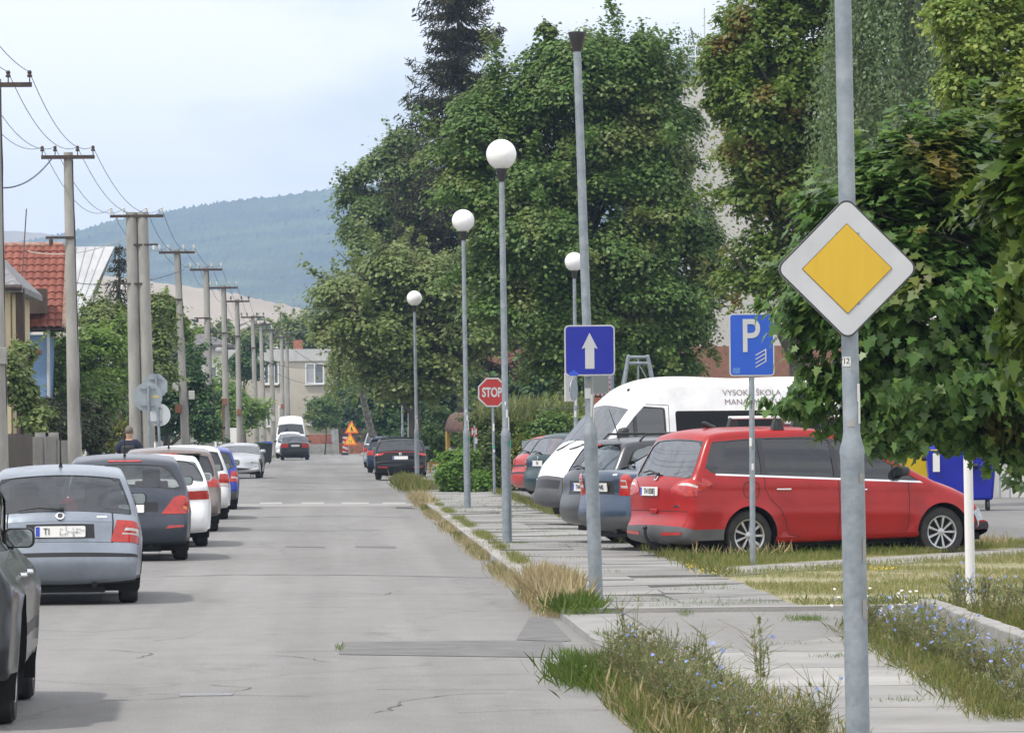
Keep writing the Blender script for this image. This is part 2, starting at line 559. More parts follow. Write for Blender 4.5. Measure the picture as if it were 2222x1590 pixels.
# side outlines, rear bottom -> over the roof -> front bottom : (x, z, edge radius, crown). Same index means the same place:
# 4 tail shelf, 6-7 rear window, 9 roof, 11-12 windscreen, 13-15 bonnet and nose
OUT = {
 'hatch': [(.20,.20,.05,.06),(.07,.27,.10,.09),(.0,.42,.14,.12),(.02,.58,.14,.12),(.07,.68,.14,.11),(.12,.90,.13,.10),(.20,1.00,.11,.08),(.52,1.36,.09,.05),(.68,1.42,.09,.05),(1.5,1.47,.08,.04),(2.15,1.44,.08,.04),(2.38,1.39,.08,.05),(3.10,1.01,.10,.08),(3.3,.95,.10,.08),(3.75,.83,.14,.10),(4.02,.68,.16,.16),(4.17,.52,.16,.2),(4.19,.38,.14,.2),(4.10,.24,.1,.15),(3.95,.19,.05,.1)],
 'mpv': [(.25,.21,.05,.05),(.08,.25,.08,.07),(.0,.37,.14,.10),(.015,.50,.15,.10),(.07,.57,.15,.09),(.08,1.00,.15,.08),(.14,1.12,.11,.07),(.42,1.60,.08,.05),(.50,1.68,.08,.05),(1.4,1.745,.09,.04),(2.25,1.72,.09,.04),(2.62,1.64,.09,.05),(3.62,1.16,.10,.08),(3.86,1.07,.12,.09),(4.35,.91,.16,.12),(4.64,.74,.18,.2),(4.78,.56,.18,.26),(4.81,.40,.16,.26),(4.74,.25,.1,.2),(4.6,.2,.05,.12)],
 'sedan': [(.25,.20,.05,.06),(.08,.27,.10,.09),(.0,.42,.14,.12),(.02,.58,.14,.12),(.06,.70,.14,.11),(.06,.99,.12,.09),(.62,1.05,.10,.06),(1.28,1.36,.09,.05),(1.5,1.41,.09,.05),(2.0,1.44,.08,.04),(2.5,1.42,.08,.04),(2.75,1.37,.08,.05),(3.52,1.0,.10,.08),(3.7,.94,.10,.08),(4.15,.82,.14,.10),(4.4,.68,.16,.16),(4.53,.52,.16,.2),(4.55,.38,.14,.2),(4.46,.24,.1,.15),(4.3,.19,.05,.1)],
 'estate': [(.20,.20,.05,.06),(.07,.27,.10,.09),(.0,.42,.14,.12),(.02,.58,.14,.12),(.07,.68,.14,.10),(.09,.92,.13,.09),(.13,1.0,.11,.08),(.40,1.37,.08,.05),(.48,1.43,.08,.05),(1.5,1.48,.08,.04),(2.45,1.45,.08,.04),(2.68,1.40,.08,.05),(3.42,1.02,.10,.08),(3.6,.96,.10,.08),(4.05,.84,.14,.10),(4.33,.69,.16,.16),(4.47,.52,.16,.2),(4.49,.38,.14,.2),(4.4,.24,.1,.15),(4.25,.19,.05,.1)],
 'suv': [(.25,.26,.05,.06),(.08,.32,.10,.09),(.0,.46,.14,.12),(.02,.62,.14,.12),(.08,.74,.14,.11),(.12,1.0,.14,.10),(.18,1.09,.11,.08),(.46,1.46,.09,.05),(.50,1.53,.09,.05),(1.5,1.60,.08,.04),(2.3,1.57,.08,.04),(2.55,1.51,.08,.05),(3.25,1.12,.10,.08),(3.45,1.07,.10,.08),(3.95,.96,.14,.10),(4.22,.80,.16,.16),(4.34,.62,.16,.2),(4.36,.46,.14,.2),(4.27,.30,.1,.15),(4.1,.25,.05,.1)],
 'coupe': [(.20,.20,.05,.06),(.07,.27,.10,.09),(.0,.42,.14,.12),(.02,.56,.14,.12),(.06,.64,.14,.11),(.12,.86,.12,.09),(.32,.93,.10,.07),(1.0,1.18,.12,.06),(1.3,1.25,.12,.06),(1.75,1.31,.12,.05),(2.1,1.28,.12,.05),(2.3,1.23,.12,.06),(2.95,.93,.12,.09),(3.15,.89,.12,.09),(3.75,.77,.16,.12),(4.08,.62,.18,.22),(4.24,.47,.18,.3),(4.28,.34,.14,.3),(4.2,.2,.1,.2),(4.05,.17,.05,.1)],
 'van': [(.20,.34,.05,.04),(.05,.38,.06,.04),(.0,.5,.08,.05),(.0,.7,.08,.05),(.02,.8,.08,.04),(.02,1.2,.08,.03),(.03,1.35,.08,.03),(.08,2.1,.09,.03),(.2,2.42,.12,.04),(2.0,2.50,.14,.05),(3.75,2.47,.14,.06),(4.36,2.10,.14,.09),(5.02,1.42,.14,.12),(5.16,1.27,.14,.12),(5.37,1.12,.16,.16),(5.53,.92,.18,.2),(5.62,.68,.18,.22),(5.66,.5,.16,.22),(5.6,.34,.1,.18),(5.45,.28,.05,.1)],
}

def catmull(pts, ds=0.05):
    p = np.array(pts, float)
    n = len(p)
    out, par = [], []
    for i in range(n - 1):
        p0, p1, p2, p3 = p[max(i - 1, 0)], p[i], p[i + 1], p[min(i + 2, n - 1)]
        if i == 0: p0 = p1 - (p2 - p1)
        if i == n - 2: p3 = p2 + (p2 - p1)
        t = [0]
        for a, b in ((p0, p1), (p1, p2), (p2, p3)):
            t.append(t[-1] + max(1e-3, np.linalg.norm(b[:2] - a[:2]) ** 0.5))
        k = max(2, int(np.linalg.norm(p2[:2] - p1[:2]) / ds + 0.5))
        for j in range(k + (1 if i == n - 2 else 0)):
            u = t[1] + (t[2] - t[1]) * j / k
            L = lambda a, b, ta, tb: a + (b - a) * ((u - ta) / max(1e-6, tb - ta))
            A1, A2, A3 = L(p0, p1, t[0], t[1]), L(p1, p2, t[1], t[2]), L(p2, p3, t[2], t[3])
            B1, B2 = L(A1, A2, t[0], t[2]), L(A2, A3, t[1], t[3])
            out.append(L(B1, B2, t[1], t[2]))
            par.append(i + j / k)
    return np.array(out), np.array(par)

def inpoly(P_, poly):
    x, y = P_[:, 0], P_[:, 1]
    r = np.zeros(len(P_), bool)
    n = len(poly)
    for i in range(n):
        x0, y0 = poly[i]
        x1, y1 = poly[(i + 1) % n]
        c = ((y0 > y) != (y1 > y)) & (x < (x1 - x0) * (y - y0) / ((y1 - y0) or 1e-12) + x0)
        r ^= c
    return r

def segdist(P_, poly):
    A = np.array(poly, float)
    AB = np.roll(A, -1, axis=0) - A
    L2 = np.maximum(1e-12, (AB ** 2).sum(1))
    d = np.empty(len(P_))
    for k in range(0, len(P_), 4000):
        W = P_[k:k + 4000, None, :] - A[None]
        t = np.clip((W * AB[None]).sum(2) / L2[None], 0, 1)
        d[k:k + 4000] = np.sqrt(((W - t[..., None] * AB[None]) ** 2).sum(2).min(1))
    return d

def dens(poly, step=0.05):
    out = []
    n = len(poly)
    for i in range(n):
        a, b = np.array(poly[i], float), np.array(poly[(i + 1) % n], float)
        k = max(1, int(np.linalg.norm(b - a) / step + 0.5))
        out += [tuple(a + (b - a) * j / k) for j in range(k)]
    return out

def cdt(border, polys, step):
    """triangulate border polygon with polygons (name, pts) cut in; returns verts (2d), tris, label per tri"""
    V, E = [], []
    def put(pts):
        n0 = len(V)
        V.extend([Vector((float(x), float(y))) for x, y in pts])
        E.extend([(n0 + i, n0 + (i + 1) % len(pts)) for i in range(len(pts))])
    put(border)
    pd = [(nm, dens(p, step * 1.2)) for nm, p in polys]
    for nm, p in pd: put(p)
    B = np.array(border)
    gx = np.arange(B[:, 0].min(), B[:, 0].max(), step)
    gy = np.arange(B[:, 1].min(), B[:, 1].max(), step)
    g = np.array([(x + (j % 2) * step / 2, y) for j, y in enumerate(gy) for x in gx])
    ok = inpoly(g, border) & (segdist(g, border) > step * 0.4)
    for nm, p in pd: ok &= segdist(g, p) > step * 0.4
    V.extend([Vector((float(x), float(y))) for x, y in g[ok]])
    r = delaunay_2d_cdt(V, E, [], 0, 1e-5)
    vs = np.array([tuple(v) for v in r[0]])
    tr = np.array([f for f in r[2] if len(f) == 3])
    ce = vs[tr].mean(axis=1)
    keep = inpoly(ce, border)
    tr, ce = tr[keep], ce[keep]
    lab = np.array(['body'] * len(tr), dtype=object)
    done = np.zeros(len(tr), bool)
    for nm, p in polys:
        h = inpoly(ce, p) & ~done
        lab[h] = nm
        done |= h
    return vs, tr, lab

def clipx(poly, x0, x1):
    for s, c in ((1, x0), (-1, x1)):
        out = []
        n = len(poly)
        for i in range(n):
            a, b = poly[i], poly[(i + 1) % n]
            ia, ib = s * (a[0] - c) >= 0, s * (b[0] - c) >= 0
            if ia: out.append(a)
            if ia != ib:
                t = (c - a[0]) / (b[0] - a[0])
                out.append((c, a[1] + t * (b[1] - a[1])))
        poly = out
        if not poly: return []
    return poly

def grow(poly, d):
    c = np.mean(poly, axis=0)
    return [tuple(np.array(p) + (np.array(p) - c) / (np.linalg.norm(np.array(p) - c) + 1e-9) * d) for p in poly]

def soften(poly, r):
    out = []
    n = len(poly)
    for i in range(n):
        a, b, c = np.array(poly[i - 1], float), np.array(poly[i], float), np.array(poly[(i + 1) % n], float)
        u, v = a - b, c - b
        lu, lv = np.linalg.norm(u), np.linalg.norm(v)
        q = min(r, lu * 0.4, lv * 0.4)
        s, e = b + u / lu * q, b + v / lv * q
        for t in (0, .25, .5, .75, 1):
            out.append(tuple((1 - t) ** 2 * s + 2 * t * (1 - t) * b + t * t * e))
    return out

class Body:
    def __init__(s, kind, W, L=None, H=None, belt=(0.96, 0.93), tumble=0.42, taper=(.05, .12), wheels=(0.8, 3.35), R=0.31, creases=()):
        s.creases = creases
        base = np.array(OUT[kind], float)
        if L: base[:, 0] *= L / base[:, 0].max(); base[:, 0] += 0
        if H:
            f = H / base[:, 1].max()
            base[:, 1] *= f
        s.kind, s.W, s.L, s.H = kind, W, base[:, 0].max(), base[:, 1].max()
        base[:6, 3] *= .62
        base[:6, 2] *= .85
        s.base = base
        s.belt, s.tumble, s.taper, s.wheels, s.R = belt, tumble, taper, wheels, R
        sm, s.par = catmull(base)
        s.P, s.r, s.c = sm[:, :2], np.maximum(0.02, sm[:, 2]), sm[:, 3]
        t = np.gradient(s.P, axis=0)
        t /= np.linalg.norm(t, axis=1, keepdims=True)
        n = np.stack([t[:, 1], -t[:, 0]], 1)
        for _ in range(5):
            m = n.copy()
            m[1:-1] = (n[:-2] + 2 * n[1:-1] + n[2:]) / 4
            n = m / np.linalg.norm(m, axis=1, keepdims=True)
        s.n = n
        s.len = np.concatenate([[0], np.cumsum(np.linalg.norm(np.diff(s.P, axis=0), axis=1))])
        s.Q = s.P + s.n * (s.r + s.c)[:, None]
        s.z0 = base[0, 1]
    def zb(s, x):
        return s.belt[0] + (s.belt[1] - s.belt[0]) * np.clip(x / s.L, 0, 1)
    def Hw(s, x, z):
        x, z = np.asarray(x, float), np.asarray(z, float)
        rr, rf = 0.8, 1.0
        a = np.clip((rr - x) / rr, 0, 1)
        b = np.clip((x - (s.L - rf)) / rf, 0, 1)
        w = s.W / 2 - s.taper[0] * a ** 2 - s.taper[1] * b ** 2
        zb = s.zb(x)
        zm = 0.52 * zb + 0.1
        lo = np.clip((zm - z) / zm, 0, 1)
        w = w - 0.07 * lo ** 2
        up = np.clip((z - zm) / (zb - zm), 0, 1)
        w = w - 0.035 * up ** 2
        w = w - s.tumble * np.maximum(0, z - zb) * (0.75 + 0.5 * np.maximum(0, z - zb))
        for zc, amp, wd in s.creases:
            w = w + amp * np.clip(1 - np.abs(z - zc - .02 * (s.L - x)) / wd, 0, 1)
        for xw in s.wheels:
            d = np.hypot(x - xw, z - s.R)
            w = w + 0.022 * np.exp(-((d - s.R * 1.17) / 0.06) ** 2) * (z < zb)
        return w
    def S(s, par, q):
        """surface point for outline index par and lateral q (-2..2)"""
        par, q = np.asarray(par, float), np.asarray(q, float)
        g = lambda a: np.interp(par, s.par, a)
        px, pz, nx, nz, r, c = g(s.P[:, 0]), g(s.P[:, 1]), g(s.n[:, 0]), g(s.n[:, 1]), g(s.r), g(s.c)
        Y = s.Hw(px + nx * (r + c), pz + nz * (r + c))
        aq = np.abs(q)
        ang = np.clip(aq - 1, 0, 1) * PI / 2
        y = np.where(aq <= 1, aq * (Y - r), Y - r + r * np.sin(ang))
        d = np.where(aq <= 1, c * np.minimum(aq, 1) ** 2, c + r * (1 - np.cos(ang)))
        return np.stack([px + nx * d, y * np.sign(q), pz + nz * d], -1)
    def frame(s, par, q):
        e = 0.02
        p = s.S(par, q)
        u = s.S(par + e, q) - s.S(par - e, q)
        v = s.S(par, q + e) - s.S(par, q - e)
        n = np.cross(u, v)
        n /= np.linalg.norm(n)
        if n[2] < 0 and abs(n[2]) > 0.2 or (par < 9 and n[0] > 0.3) or (par > 12 and n[0] < -0.3): n = -n
        return Vector(p), Vector(n)

def emit(name, pts, tris, m, parent, smooth=0.7, lift=0.0):
    """mesh from loose triangles, merging shared points"""
    key, idx, vs = {}, np.zeros(len(pts), int), []
    for i, p in enumerate(pts):
        k = (round(p[0], 3), round(p[1], 3), round(p[2], 3))
        if k not in key:
            key[k] = len(vs)
            vs.append(tuple(p))
        idx[i] = key[k]
    fs = [tuple(int(idx[a]) for a in t) for t in tris]
    fs = [f for f in fs if len(set(f)) == 3]
    used = sorted({i for f in fs for i in f})
    mp_ = {a: b for b, a in enumerate(used)}
    me = bpy.data.meshes.new(name)
    me.from_pydata([vs[i] for i in used], [], [tuple(mp_[i] for i in f) for f in fs])
    me.validate()
    o = link(name, me, m, parent, smooth)
    if lift:
        me.update()
        nn = np.zeros(len(me.vertices) * 3)
        me.vertices.foreach_get('normal', nn)
        co = np.zeros(len(me.vertices) * 3)
        me.vertices.foreach_get('co', co)
        me.vertices.foreach_set('co', co + nn * lift)
    return o

def pieces(pts, tris):
    """triangles grouped into connected pieces"""
    key = {}
    idx = [key.setdefault((round(p[0], 3), round(p[1], 3), round(p[2], 3)), len(key)) for p in pts]
    par = list(range(len(key)))
    def find(a):
        while par[a] != a:
            par[a] = par[par[a]]
            a = par[a]
        return a
    for t in tris:
        a, b_, c = (find(idx[i]) for i in t)
        par[b_] = a
        par[find(c)] = a
    out = {}
    for t in tris: out.setdefault(find(idx[t[0]]), []).append(t)
    return [v for v in out.values() if len(v) > 1] or [tris]

def wheel(root, x, y, R, side, spokes=7, rim_m=None, width=0.2, rimr=0.66, steer=0.0):
    """side +1: outer face towards +y"""
    mb = MB()
    h = width / 2
    M = Matrix.Translation((x, y, R)) @ Matrix.Rotation(steer, 4, 'Z') @ Matrix.Rotation(-side * PI / 2, 4, 'X')
    rr = R * rimr
    prof = [(rr * 0.97, -h), (R * 0.9, -h), (R * 0.985, -h * 0.75), (R, -h * 0.4), (R, h * 0.4), (R * 0.985, h * 0.75), (R * 0.93, h), (rr * 1.08, h * 1.02), (rr, h * 0.92), (rr * 0.96, h * 0.6), (rr * 0.9, 0)]
    mb.lathe(prof, 40, M)
    w = mb.build('wheel', RUBBER, root, smooth=0.5)
    rb = MB()
    lip = [(rr * 0.86, h * 0.55), (rr * 0.9, h * 0.9), (rr * 0.99, h * 0.98), (rr * 0.995, h * 0.8)]
    n = 40
    vs, fs = [], []
    for (r_, z_) in lip:
        for k in range(n):
            a = 2 * PI * k / n
            vs.append(M @ Vector((r_ * math.cos(a), r_ * math.sin(a), z_)))
    for i in range(len(lip) - 1):
        for k in range(n):
            fs.append((i * n + k, i * n + (k + 1) % n, (i + 1) * n + (k + 1) % n, (i + 1) * n + k))
    rb.add(vs, fs)
    rb.lathe([(rr * 0.24, h * 0.3), (rr * 0.24, h * 0.72), (rr * 0.17, h * 0.8)], 20, M)
    for k in range(spokes):
        a = 2 * PI * k / spokes
        subs = ((0.0, 0.085),) if spokes < 9 else ((0.0, 0.05),)
        for da, wd in subs:
            R2 = Matrix.Rotation(a + da, 4, 'Z')
            w0, w1 = rr * wd * 0.9, rr * wd * 1.5
            zt, zb_ = h * 0.78, h * 0.45
            pts = [(rr * 0.2, -w0, zt), (rr * 0.9, -w1, zt * 1.08), (rr * 0.9, w1, zt * 1.08), (rr * 0.2, w0, zt), (rr * 0.2, -w0, zb_), (rr * 0.9, -w1, zb_), (rr * 0.9, w1, zb_), (rr * 0.2, w0, zb_)]
            rb.add([M @ (R2 @ Vector(p)) for p in pts], [(0, 1, 2, 3), (7, 6, 5, 4), (0, 4, 5, 1), (1, 5, 6, 2), (2, 6, 7, 3), (3, 7, 4, 0)])
    rb.build('rim', rim_m or ALLOY, w, smooth=0.5)
    return w

def make_car(name, loc, heading, label, cat, kind, col, metal=0.3, rough=0.3, W=1.76, L=None, H=None, belt=(0.97, 0.93), tumble=0.42,
             taper=(.05, .12), wheels=None, R=0.31, pillars=(1.25, 2.3), dlo=None, lamps=(), side_lamps=(), zones=(), rear_glass=GLASS, side_glass=GLASS,
             front_glass=GLASS_S, rw=(6.06, 6.97, 0.98, 1.12), lamp_m=RED_LENS, wiper=True, plate=None, plate_s=4.45, plate_q=0.0, plate_w=0.52, badge_s=None,
             mirrors=True, spokes=7, seams=(), step=0.06, antenna=None, heads=None, grille=None, rails=None, headrests=True, group=None,
             mirror_m=None, handles=(), extra=None, bumper_strip=None, steer=0.0, mout=.09, shelf=True, frontplate=None, cabin_z=None, creases=((.72, .012, .10),), wsc=(11.1, 11.95)):
    root = empty(name, loc, heading, label, cat, group)
    wheels = wheels or {'hatch': (.78, 3.3), 'mpv': (1.0, 3.85), 'sedan': (.98, 3.62), 'estate': (.95, 3.55), 'suv': (.85, 3.48), 'coupe': (.82, 3.45), 'van': (1.1, 4.62)}[kind]
    b = Body(kind, W, L, H, belt, tumble, taper, wheels, R, creases)
    pm = paint('paint_' + name + '_' + str(len(MATS)), col, metal, rough)
    base = b.base
    # ---- strip (tail, roof, bonnet): domain (length, v)
    vmap = lambda q: np.sign(q) * np.where(np.abs(q) <= 1, np.abs(q) * .7, .7 + (np.abs(q) - 1) * .2)
    qmap = lambda v: np.sign(v) * np.where(np.abs(v) <= .7, np.abs(v) / .7, 1 + (np.abs(v) - .7) / .2)
    lm = lambda par: np.interp(par, b.par, b.len)
    D = lambda pts: [(float(lm(a)), float(vmap(np.array(q, float)))) for a, q in pts]
    sp = []
    def both(nm, pts):
        sp.append((nm + '|0', D(pts)))
        sp.append((nm + '|1', D([(a, -q) for a, q in pts])))
    for nm, pts in lamps: both(nm, pts)
    s0, s1, qt, qb = rw[1], rw[0], rw[2], rw[3]
    sp.append(('rear_window', D(soften([(s1, -qb), (s1, qb), (s0, qt), (s0, -qt)], 0.12)) if False else D([(s1 + .0, -qb + .15), (s1, qb - .15), (s1 + .12, qb), (s0 - .15, qt), (s0, qt - .15), (s0, -qt + .15), (s0 - .15, -qt), (s1 + .12, -qb)])))
    e = 0.05
    sp.append(('rear_window_seal', D([(s1 - e, -qb), (s1 - e, qb), (s1 + .1, qb + e * 1.6), (s0, qt + e), (s0 + e, qt), (s0 + e, -qt), (s0, -qt - e), (s1 + .1, -qb - e * 1.6)])))
    sp.append(('windscreen', D([(wsc[0], -1.2), (wsc[0], 1.2), (wsc[1], 1.35), (wsc[1], -1.35)])))
    for nm, pts in (heads or ()): both(nm, pts)
    for nm, pts, sym in (grille or ()):
        if sym: both(nm, pts)
        else: sp.append((nm, D(pts)))
    for nm, a, bb in zones: sp.append((nm, D([(a, -2.01), (a, 2.01), (bb, 2.01), (bb, -2.01)])))
    n = len(b.par)
    border = [(float(l), .9) for l in b.len] + [(float(b.len[-1]), v) for v in np.linspace(.9, -.9, 25)[1:-1]] + [(float(l), -.9) for l in b.len[::-1]] + [(float(b.len[0]), v) for v in np.linspace(-.9, .9, 25)[1:-1]]
    vs, tr, lab = cdt(border, sp, step)
    par = np.interp(vs[:, 0], b.len, b.par)
    P3 = b.S(par, qmap(vs[:, 1]))
    parts = {}
    def collect(P3, tr, lab, out_dir):
        A = P3[tr]
        nn = np.cross(A[:, 1] - A[:, 0], A[:, 2] - A[:, 0])
        flip = np.einsum('ij,ij->i', nn, A.mean(1) - out_dir) < 0
        tr = tr.copy()
        tr[flip] = tr[flip][:, ::-1]
        for nm in set(lab):
            t = tr[lab == nm]
            pts, tris = parts.setdefault(nm, ([], []))
            o = len(pts)
            u, inv = np.unique(t.reshape(-1), return_inverse=True)
            pts.extend(P3[u])
            tris.extend((inv.reshape(-1, 3) + o).tolist())
    cen = np.array([b.L * .45, 0, b.H * .45])
    collect(P3, tr, lab, cen)
    # ---- sides
    x6, x7, x11, x12 = base[6, 0], base[7, 0], base[11, 0], base[12, 0]
    if dlo is None:
        zt = b.H - .10
        dlo = [(x6 + .30, b.zb(x6) + .03), (x7 + .2, base[7, 1] - .09), (x7 + .45, zt - .03), (base[9, 0], zt), (x11 - .05, base[11, 1] - .10), (x12 - .12, b.zb(x12) + .04), (x12 - .1, b.zb(x12) + .02)]
    sd = []
    for i, (nm, pts) in enumerate(side_lamps): sd.append((nm, pts))
    edges = [-1] + list(pillars) + [9]
    for i in range(len(edges) - 1):
        pc = clipx(dlo, edges[i] + .035, edges[i + 1] - .035)
        if len(pc) >= 3: sd.append(('side_window#%d' % i, soften(pc, .05)))
    sd.append(('window_frame', soften(grow(dlo, .035), .05)))
    for nm, pts in seams: sd.append((nm, pts))
    for nm, a, bb in zones:      # bumper zones carried along the side
        za, zb_ = np.interp(a, b.par, b.Q[:, 1]), np.interp(bb, b.par, b.Q[:, 1])
        if a < 9: sd.append((nm, [(-.1, za), (wheels[0], za), (wheels[0], zb_), (-.1, zb_)]))
        else: sd.append((nm, [(wheels[1], zb_), (b.L + .2, zb_), (b.L + .2, za), (wheels[1], za)]))
    Q = [tuple(map(float, q)) for q in b.Q]
    arch = []
    for xw in wheels:
        ra = R * 1.16
        arch.append(('drop', [(xw + ra * math.cos(a), R + ra * math.sin(a)) for a in np.linspace(-.9, PI + .9, 30)]))
    vs, tr, lab = cdt(Q, arch + sd, step)
    keep = lab != 'drop'
    tr, lab = tr[keep], lab[keep]
    y = b.Hw(vs[:, 0], vs[:, 1])
    for sgn in (1, -1):
        P3 = np.stack([vs[:, 0], y * sgn, vs[:, 1]], 1)
        l2 = np.array([nm if nm in ('body', ) or nm in [z[0] for z in zones] else nm + ('|0' if sgn > 0 else '|1') for nm in lab], dtype=object)
        collect(P3, tr, l2, np.array([b.L * .45, 0, b.H * .45]))
    MT = {'body': pm, 'rear_window': rear_glass, 'rear_window_seal': TRIM, 'windscreen': front_glass, 'side_window': side_glass, 'window_frame': TRIM, 'bumper': BLACK,
          'tail_light': lamp_m, 'tail_light_lens': WHITE_LENS, 'indicator': AMBER_LENS, 'brake_light': RED_LENS, 'reflector': RED_LENS, 'headlight': CLEAR_LENS, 'grille': BLACK, 'air_intake': BLACK,
          'panel_gap': SEAM, 'plate_recess': BLACK, 'moulding': BLACK, 'chrome_strip': CHROME, 'rear_apron': BLACK, 'boot_line': SEAM, 'black_panel': TRIM, 'fog_light': CLEAR_LENS, 'front_bumper': BLACK, 'grey_bumper': mat('grey_bumper', (.075, .078, .082), .55, col2=(.10, .10, .105), scale=3)}
    objs = {}
    for nm, (pts, tris) in sorted(parts.items()):
        kindn = nm.split('|')[0].split('#')[0]
        lift = .006 if kindn in ('tail_light', 'tail_light_lens', 'brake_light', 'reflector', 'headlight', 'indicator') else (-.008 if 'window' in kindn and kindn != 'window_frame' and kindn != 'rear_window_seal' else 0)
        mm = MT[kindn]
        if kindn == 'window_frame' or kindn == 'rear_window_seal': kindn = 'window_seal'
        if kindn in ('body', 'window_seal', 'underbody'): objs[nm] = emit(kindn, pts, tris, mm, root, lift=lift)
        else:
            for tt in pieces(pts, tris): objs[nm] = emit(kindn, pts, tt, mm, root, lift=lift)
    # ---- wheels, arches, underbody
    yo = W / 2 - .035
    for xw in wheels:
        for sg in (1, -1):
            wheel(root, xw, sg * (yo - .1), R, sg, spokes, steer=steer if xw == wheels[1] else 0)
    ub = MB()
    ra = R * 1.17
    for xw in wheels:
        for sg in (1, -1):
            n = 18
            vs_, fs_ = [], []
            for k in range(n + 1):
                a = -.5 + (PI + 1.0) * k / n
                X, Z = xw + ra * math.cos(a), R + ra * math.sin(a)
                vs_ += [(X, sg * (float(b.Hw(X, max(Z, .25))) - .004), Z), (X, sg * (W / 2 - .42), Z)]
            for k in range(n): fs_.append((2 * k, 2 * k + 1, 2 * k + 3, 2 * k + 2))
            ub.add(vs_, fs_)
            ub.add([(xw + ra * 1.05 * math.cos(a), sg * (W / 2 - .42), R + ra * 1.05 * math.sin(a)) for a in np.linspace(0, 2 * PI, 20)[:-1]], [tuple(range(19))])
    zz = b.z0
    ub.box((b.L * .5, 0, zz + .06), (b.L - .55, W - .5, .1))
    ub.box((.45, 0, zz + .01), (.4, W * .55, .16))
    ub.box((b.L * .5, 0, zz + .05), (wheels[1] - wheels[0] - 2 * ra - .02, W - .42, .12))
    ub.tube([(.12, -.35, zz + .01), (.5, -.35, zz)], .03, 10)
    ub.build('underbody', mat('underbody', (.012, .012, .012), .9), root)
    # ---- body-coloured sills between the wheels
    for sg in (1, -1):
        mb = MB()
        xs = np.linspace(wheels[0] + R * 1.1, wheels[1] - R * 1.1, 24)
        vs_ = []
        for x in xs:
            ze = float(np.interp(x, [b.Q[0, 0], b.Q[-1, 0]], [b.Q[0, 1], b.Q[-1, 1]]))
            yw = float(b.Hw(x, ze))
            for dy, dz in ((0, .01), (-.006, -.035), (-.03, -.065), (-.09, -.075)): vs_.append((x, sg * (yw + dy), ze + dz))
        fs_ = [(4 * i + j, 4 * i + j + 1, 4 * i + j + 5, 4 * i + j + 4) for i in range(23) for j in range(3)]
        mb.add(vs_, fs_ if sg < 0 else [tuple(reversed(f)) for f in fs_])
        mb.build('sill', pm, root, smooth=1.2)
    # ---- cabin
    cb = MB()
    zc = cabin_z or b.H * .27
    zs = zc + .06
    cb.box((b.L * .42, 0, zc - .1), (b.L * .55, W - .3, .06))
    fx, rx = wheels[1] - 1.45, wheels[0] + (.75 if kind in ('sedan', 'coupe') else .45)
    for sx, zt in ((fx, .58), (rx, .46)):
        for sy in (-.37, .37):
            cb.box((sx, sy, zs + .12), (.5, .46, .16))
            cb.box((sx - .25, sy, zs + .38), (.14, .46, .5))
            if headrests: cb.box((sx - .30, sy, zs + zt + .12), (.09, .25, .19))
    cb.box((min(wheels[1] - .72, base[12, 0] - .3), 0, float(b.zb(3)) - .16), (.4, W - .36, .2))
    if shelf: cb.box((base[6, 0] + .42, 0, float(b.zb(.5)) - .09), (.4, W - .45, .03))
    cb.build('seats', CABIN, root, bevel=.035)
    sw = MB()
    sx = wheels[1] - 1.0
    sw.tube([(sx, .37 + .17 * math.cos(a), zs + .45 + .17 * math.sin(a)) for a in np.linspace(0, 2 * PI, 19)], .014, 6, caps=False)
    sw.build('steering_wheel', BLACK, root)
    # ---- mirrors
    if mirrors:
        mxx, mz = base[12, 0] - .42, float(b.zb(base[12, 0])) + .10
        for sg in (1, -1):
            yw = float(b.Hw(mxx, mz))
            m_ = MB()
            m_.add(*_mirror_shell(mxx, sg * (yw + mout), mz, .2, .13, .15))
            m_.tube([(mxx + .03, sg * (yw - .02), mz - .05), (mxx + .03, sg * (yw + mout - .05), mz - .02)], .03, 8)
            mo = m_.build('side_mirror', mirror_m or BLACK, root, smooth=1.0)
            g_ = MB()
            g_.prism([(x * .9, z * .9) for x, z in rrect(.19, .125, .04)], .004, Matrix.Translation((mxx - .034, sg * (yw + mout), mz)) @ Matrix.Rotation(-PI / 2, 4, 'Z'))
            g_.build('mirror_face', MIRROR, mo)
    # ---- little things on the skin
    def on(par, q, off=0.0):
        p, nn = b.frame(par, q)
        up = Vector((0, 0, 1)) if abs(nn.z) < .9 else Vector((1, 0, 0))
        xa = up.cross(nn).normalized()
        za = nn.cross(xa).normalized()
        return Matrix(((xa.x, -nn.x, za.x, p.x + nn.x * off), (xa.y, -nn.y, za.y, p.y + nn.y * off), (xa.z, -nn.z, za.z, p.z + nn.z * off), (0, 0, 0, 1)))
    if plate is not None:
        make_plate(plate, on(plate_s, plate_q, .02), root, plate_w)
    if frontplate is not None:
        make_plate(frontplate, on(17.5, 0, .07), root, .46)
    if badge_s:
        M_ = on(badge_s, 0, .008)
        mb = MB()
        mb.lathe([(.045, 0), (.045, .01), (.036, .014)], 24, M_ @ Matrix.Rotation(PI / 2, 4, 'X'))
        bo = mb.build('badge', CHROME, root)
        mb = MB()
        mb.lathe([(.028, .0145), (.028, .0165)], 20, M_ @ Matrix.Rotation(PI / 2, 4, 'X'))
        mb.build('badge_centre', INK, bo)
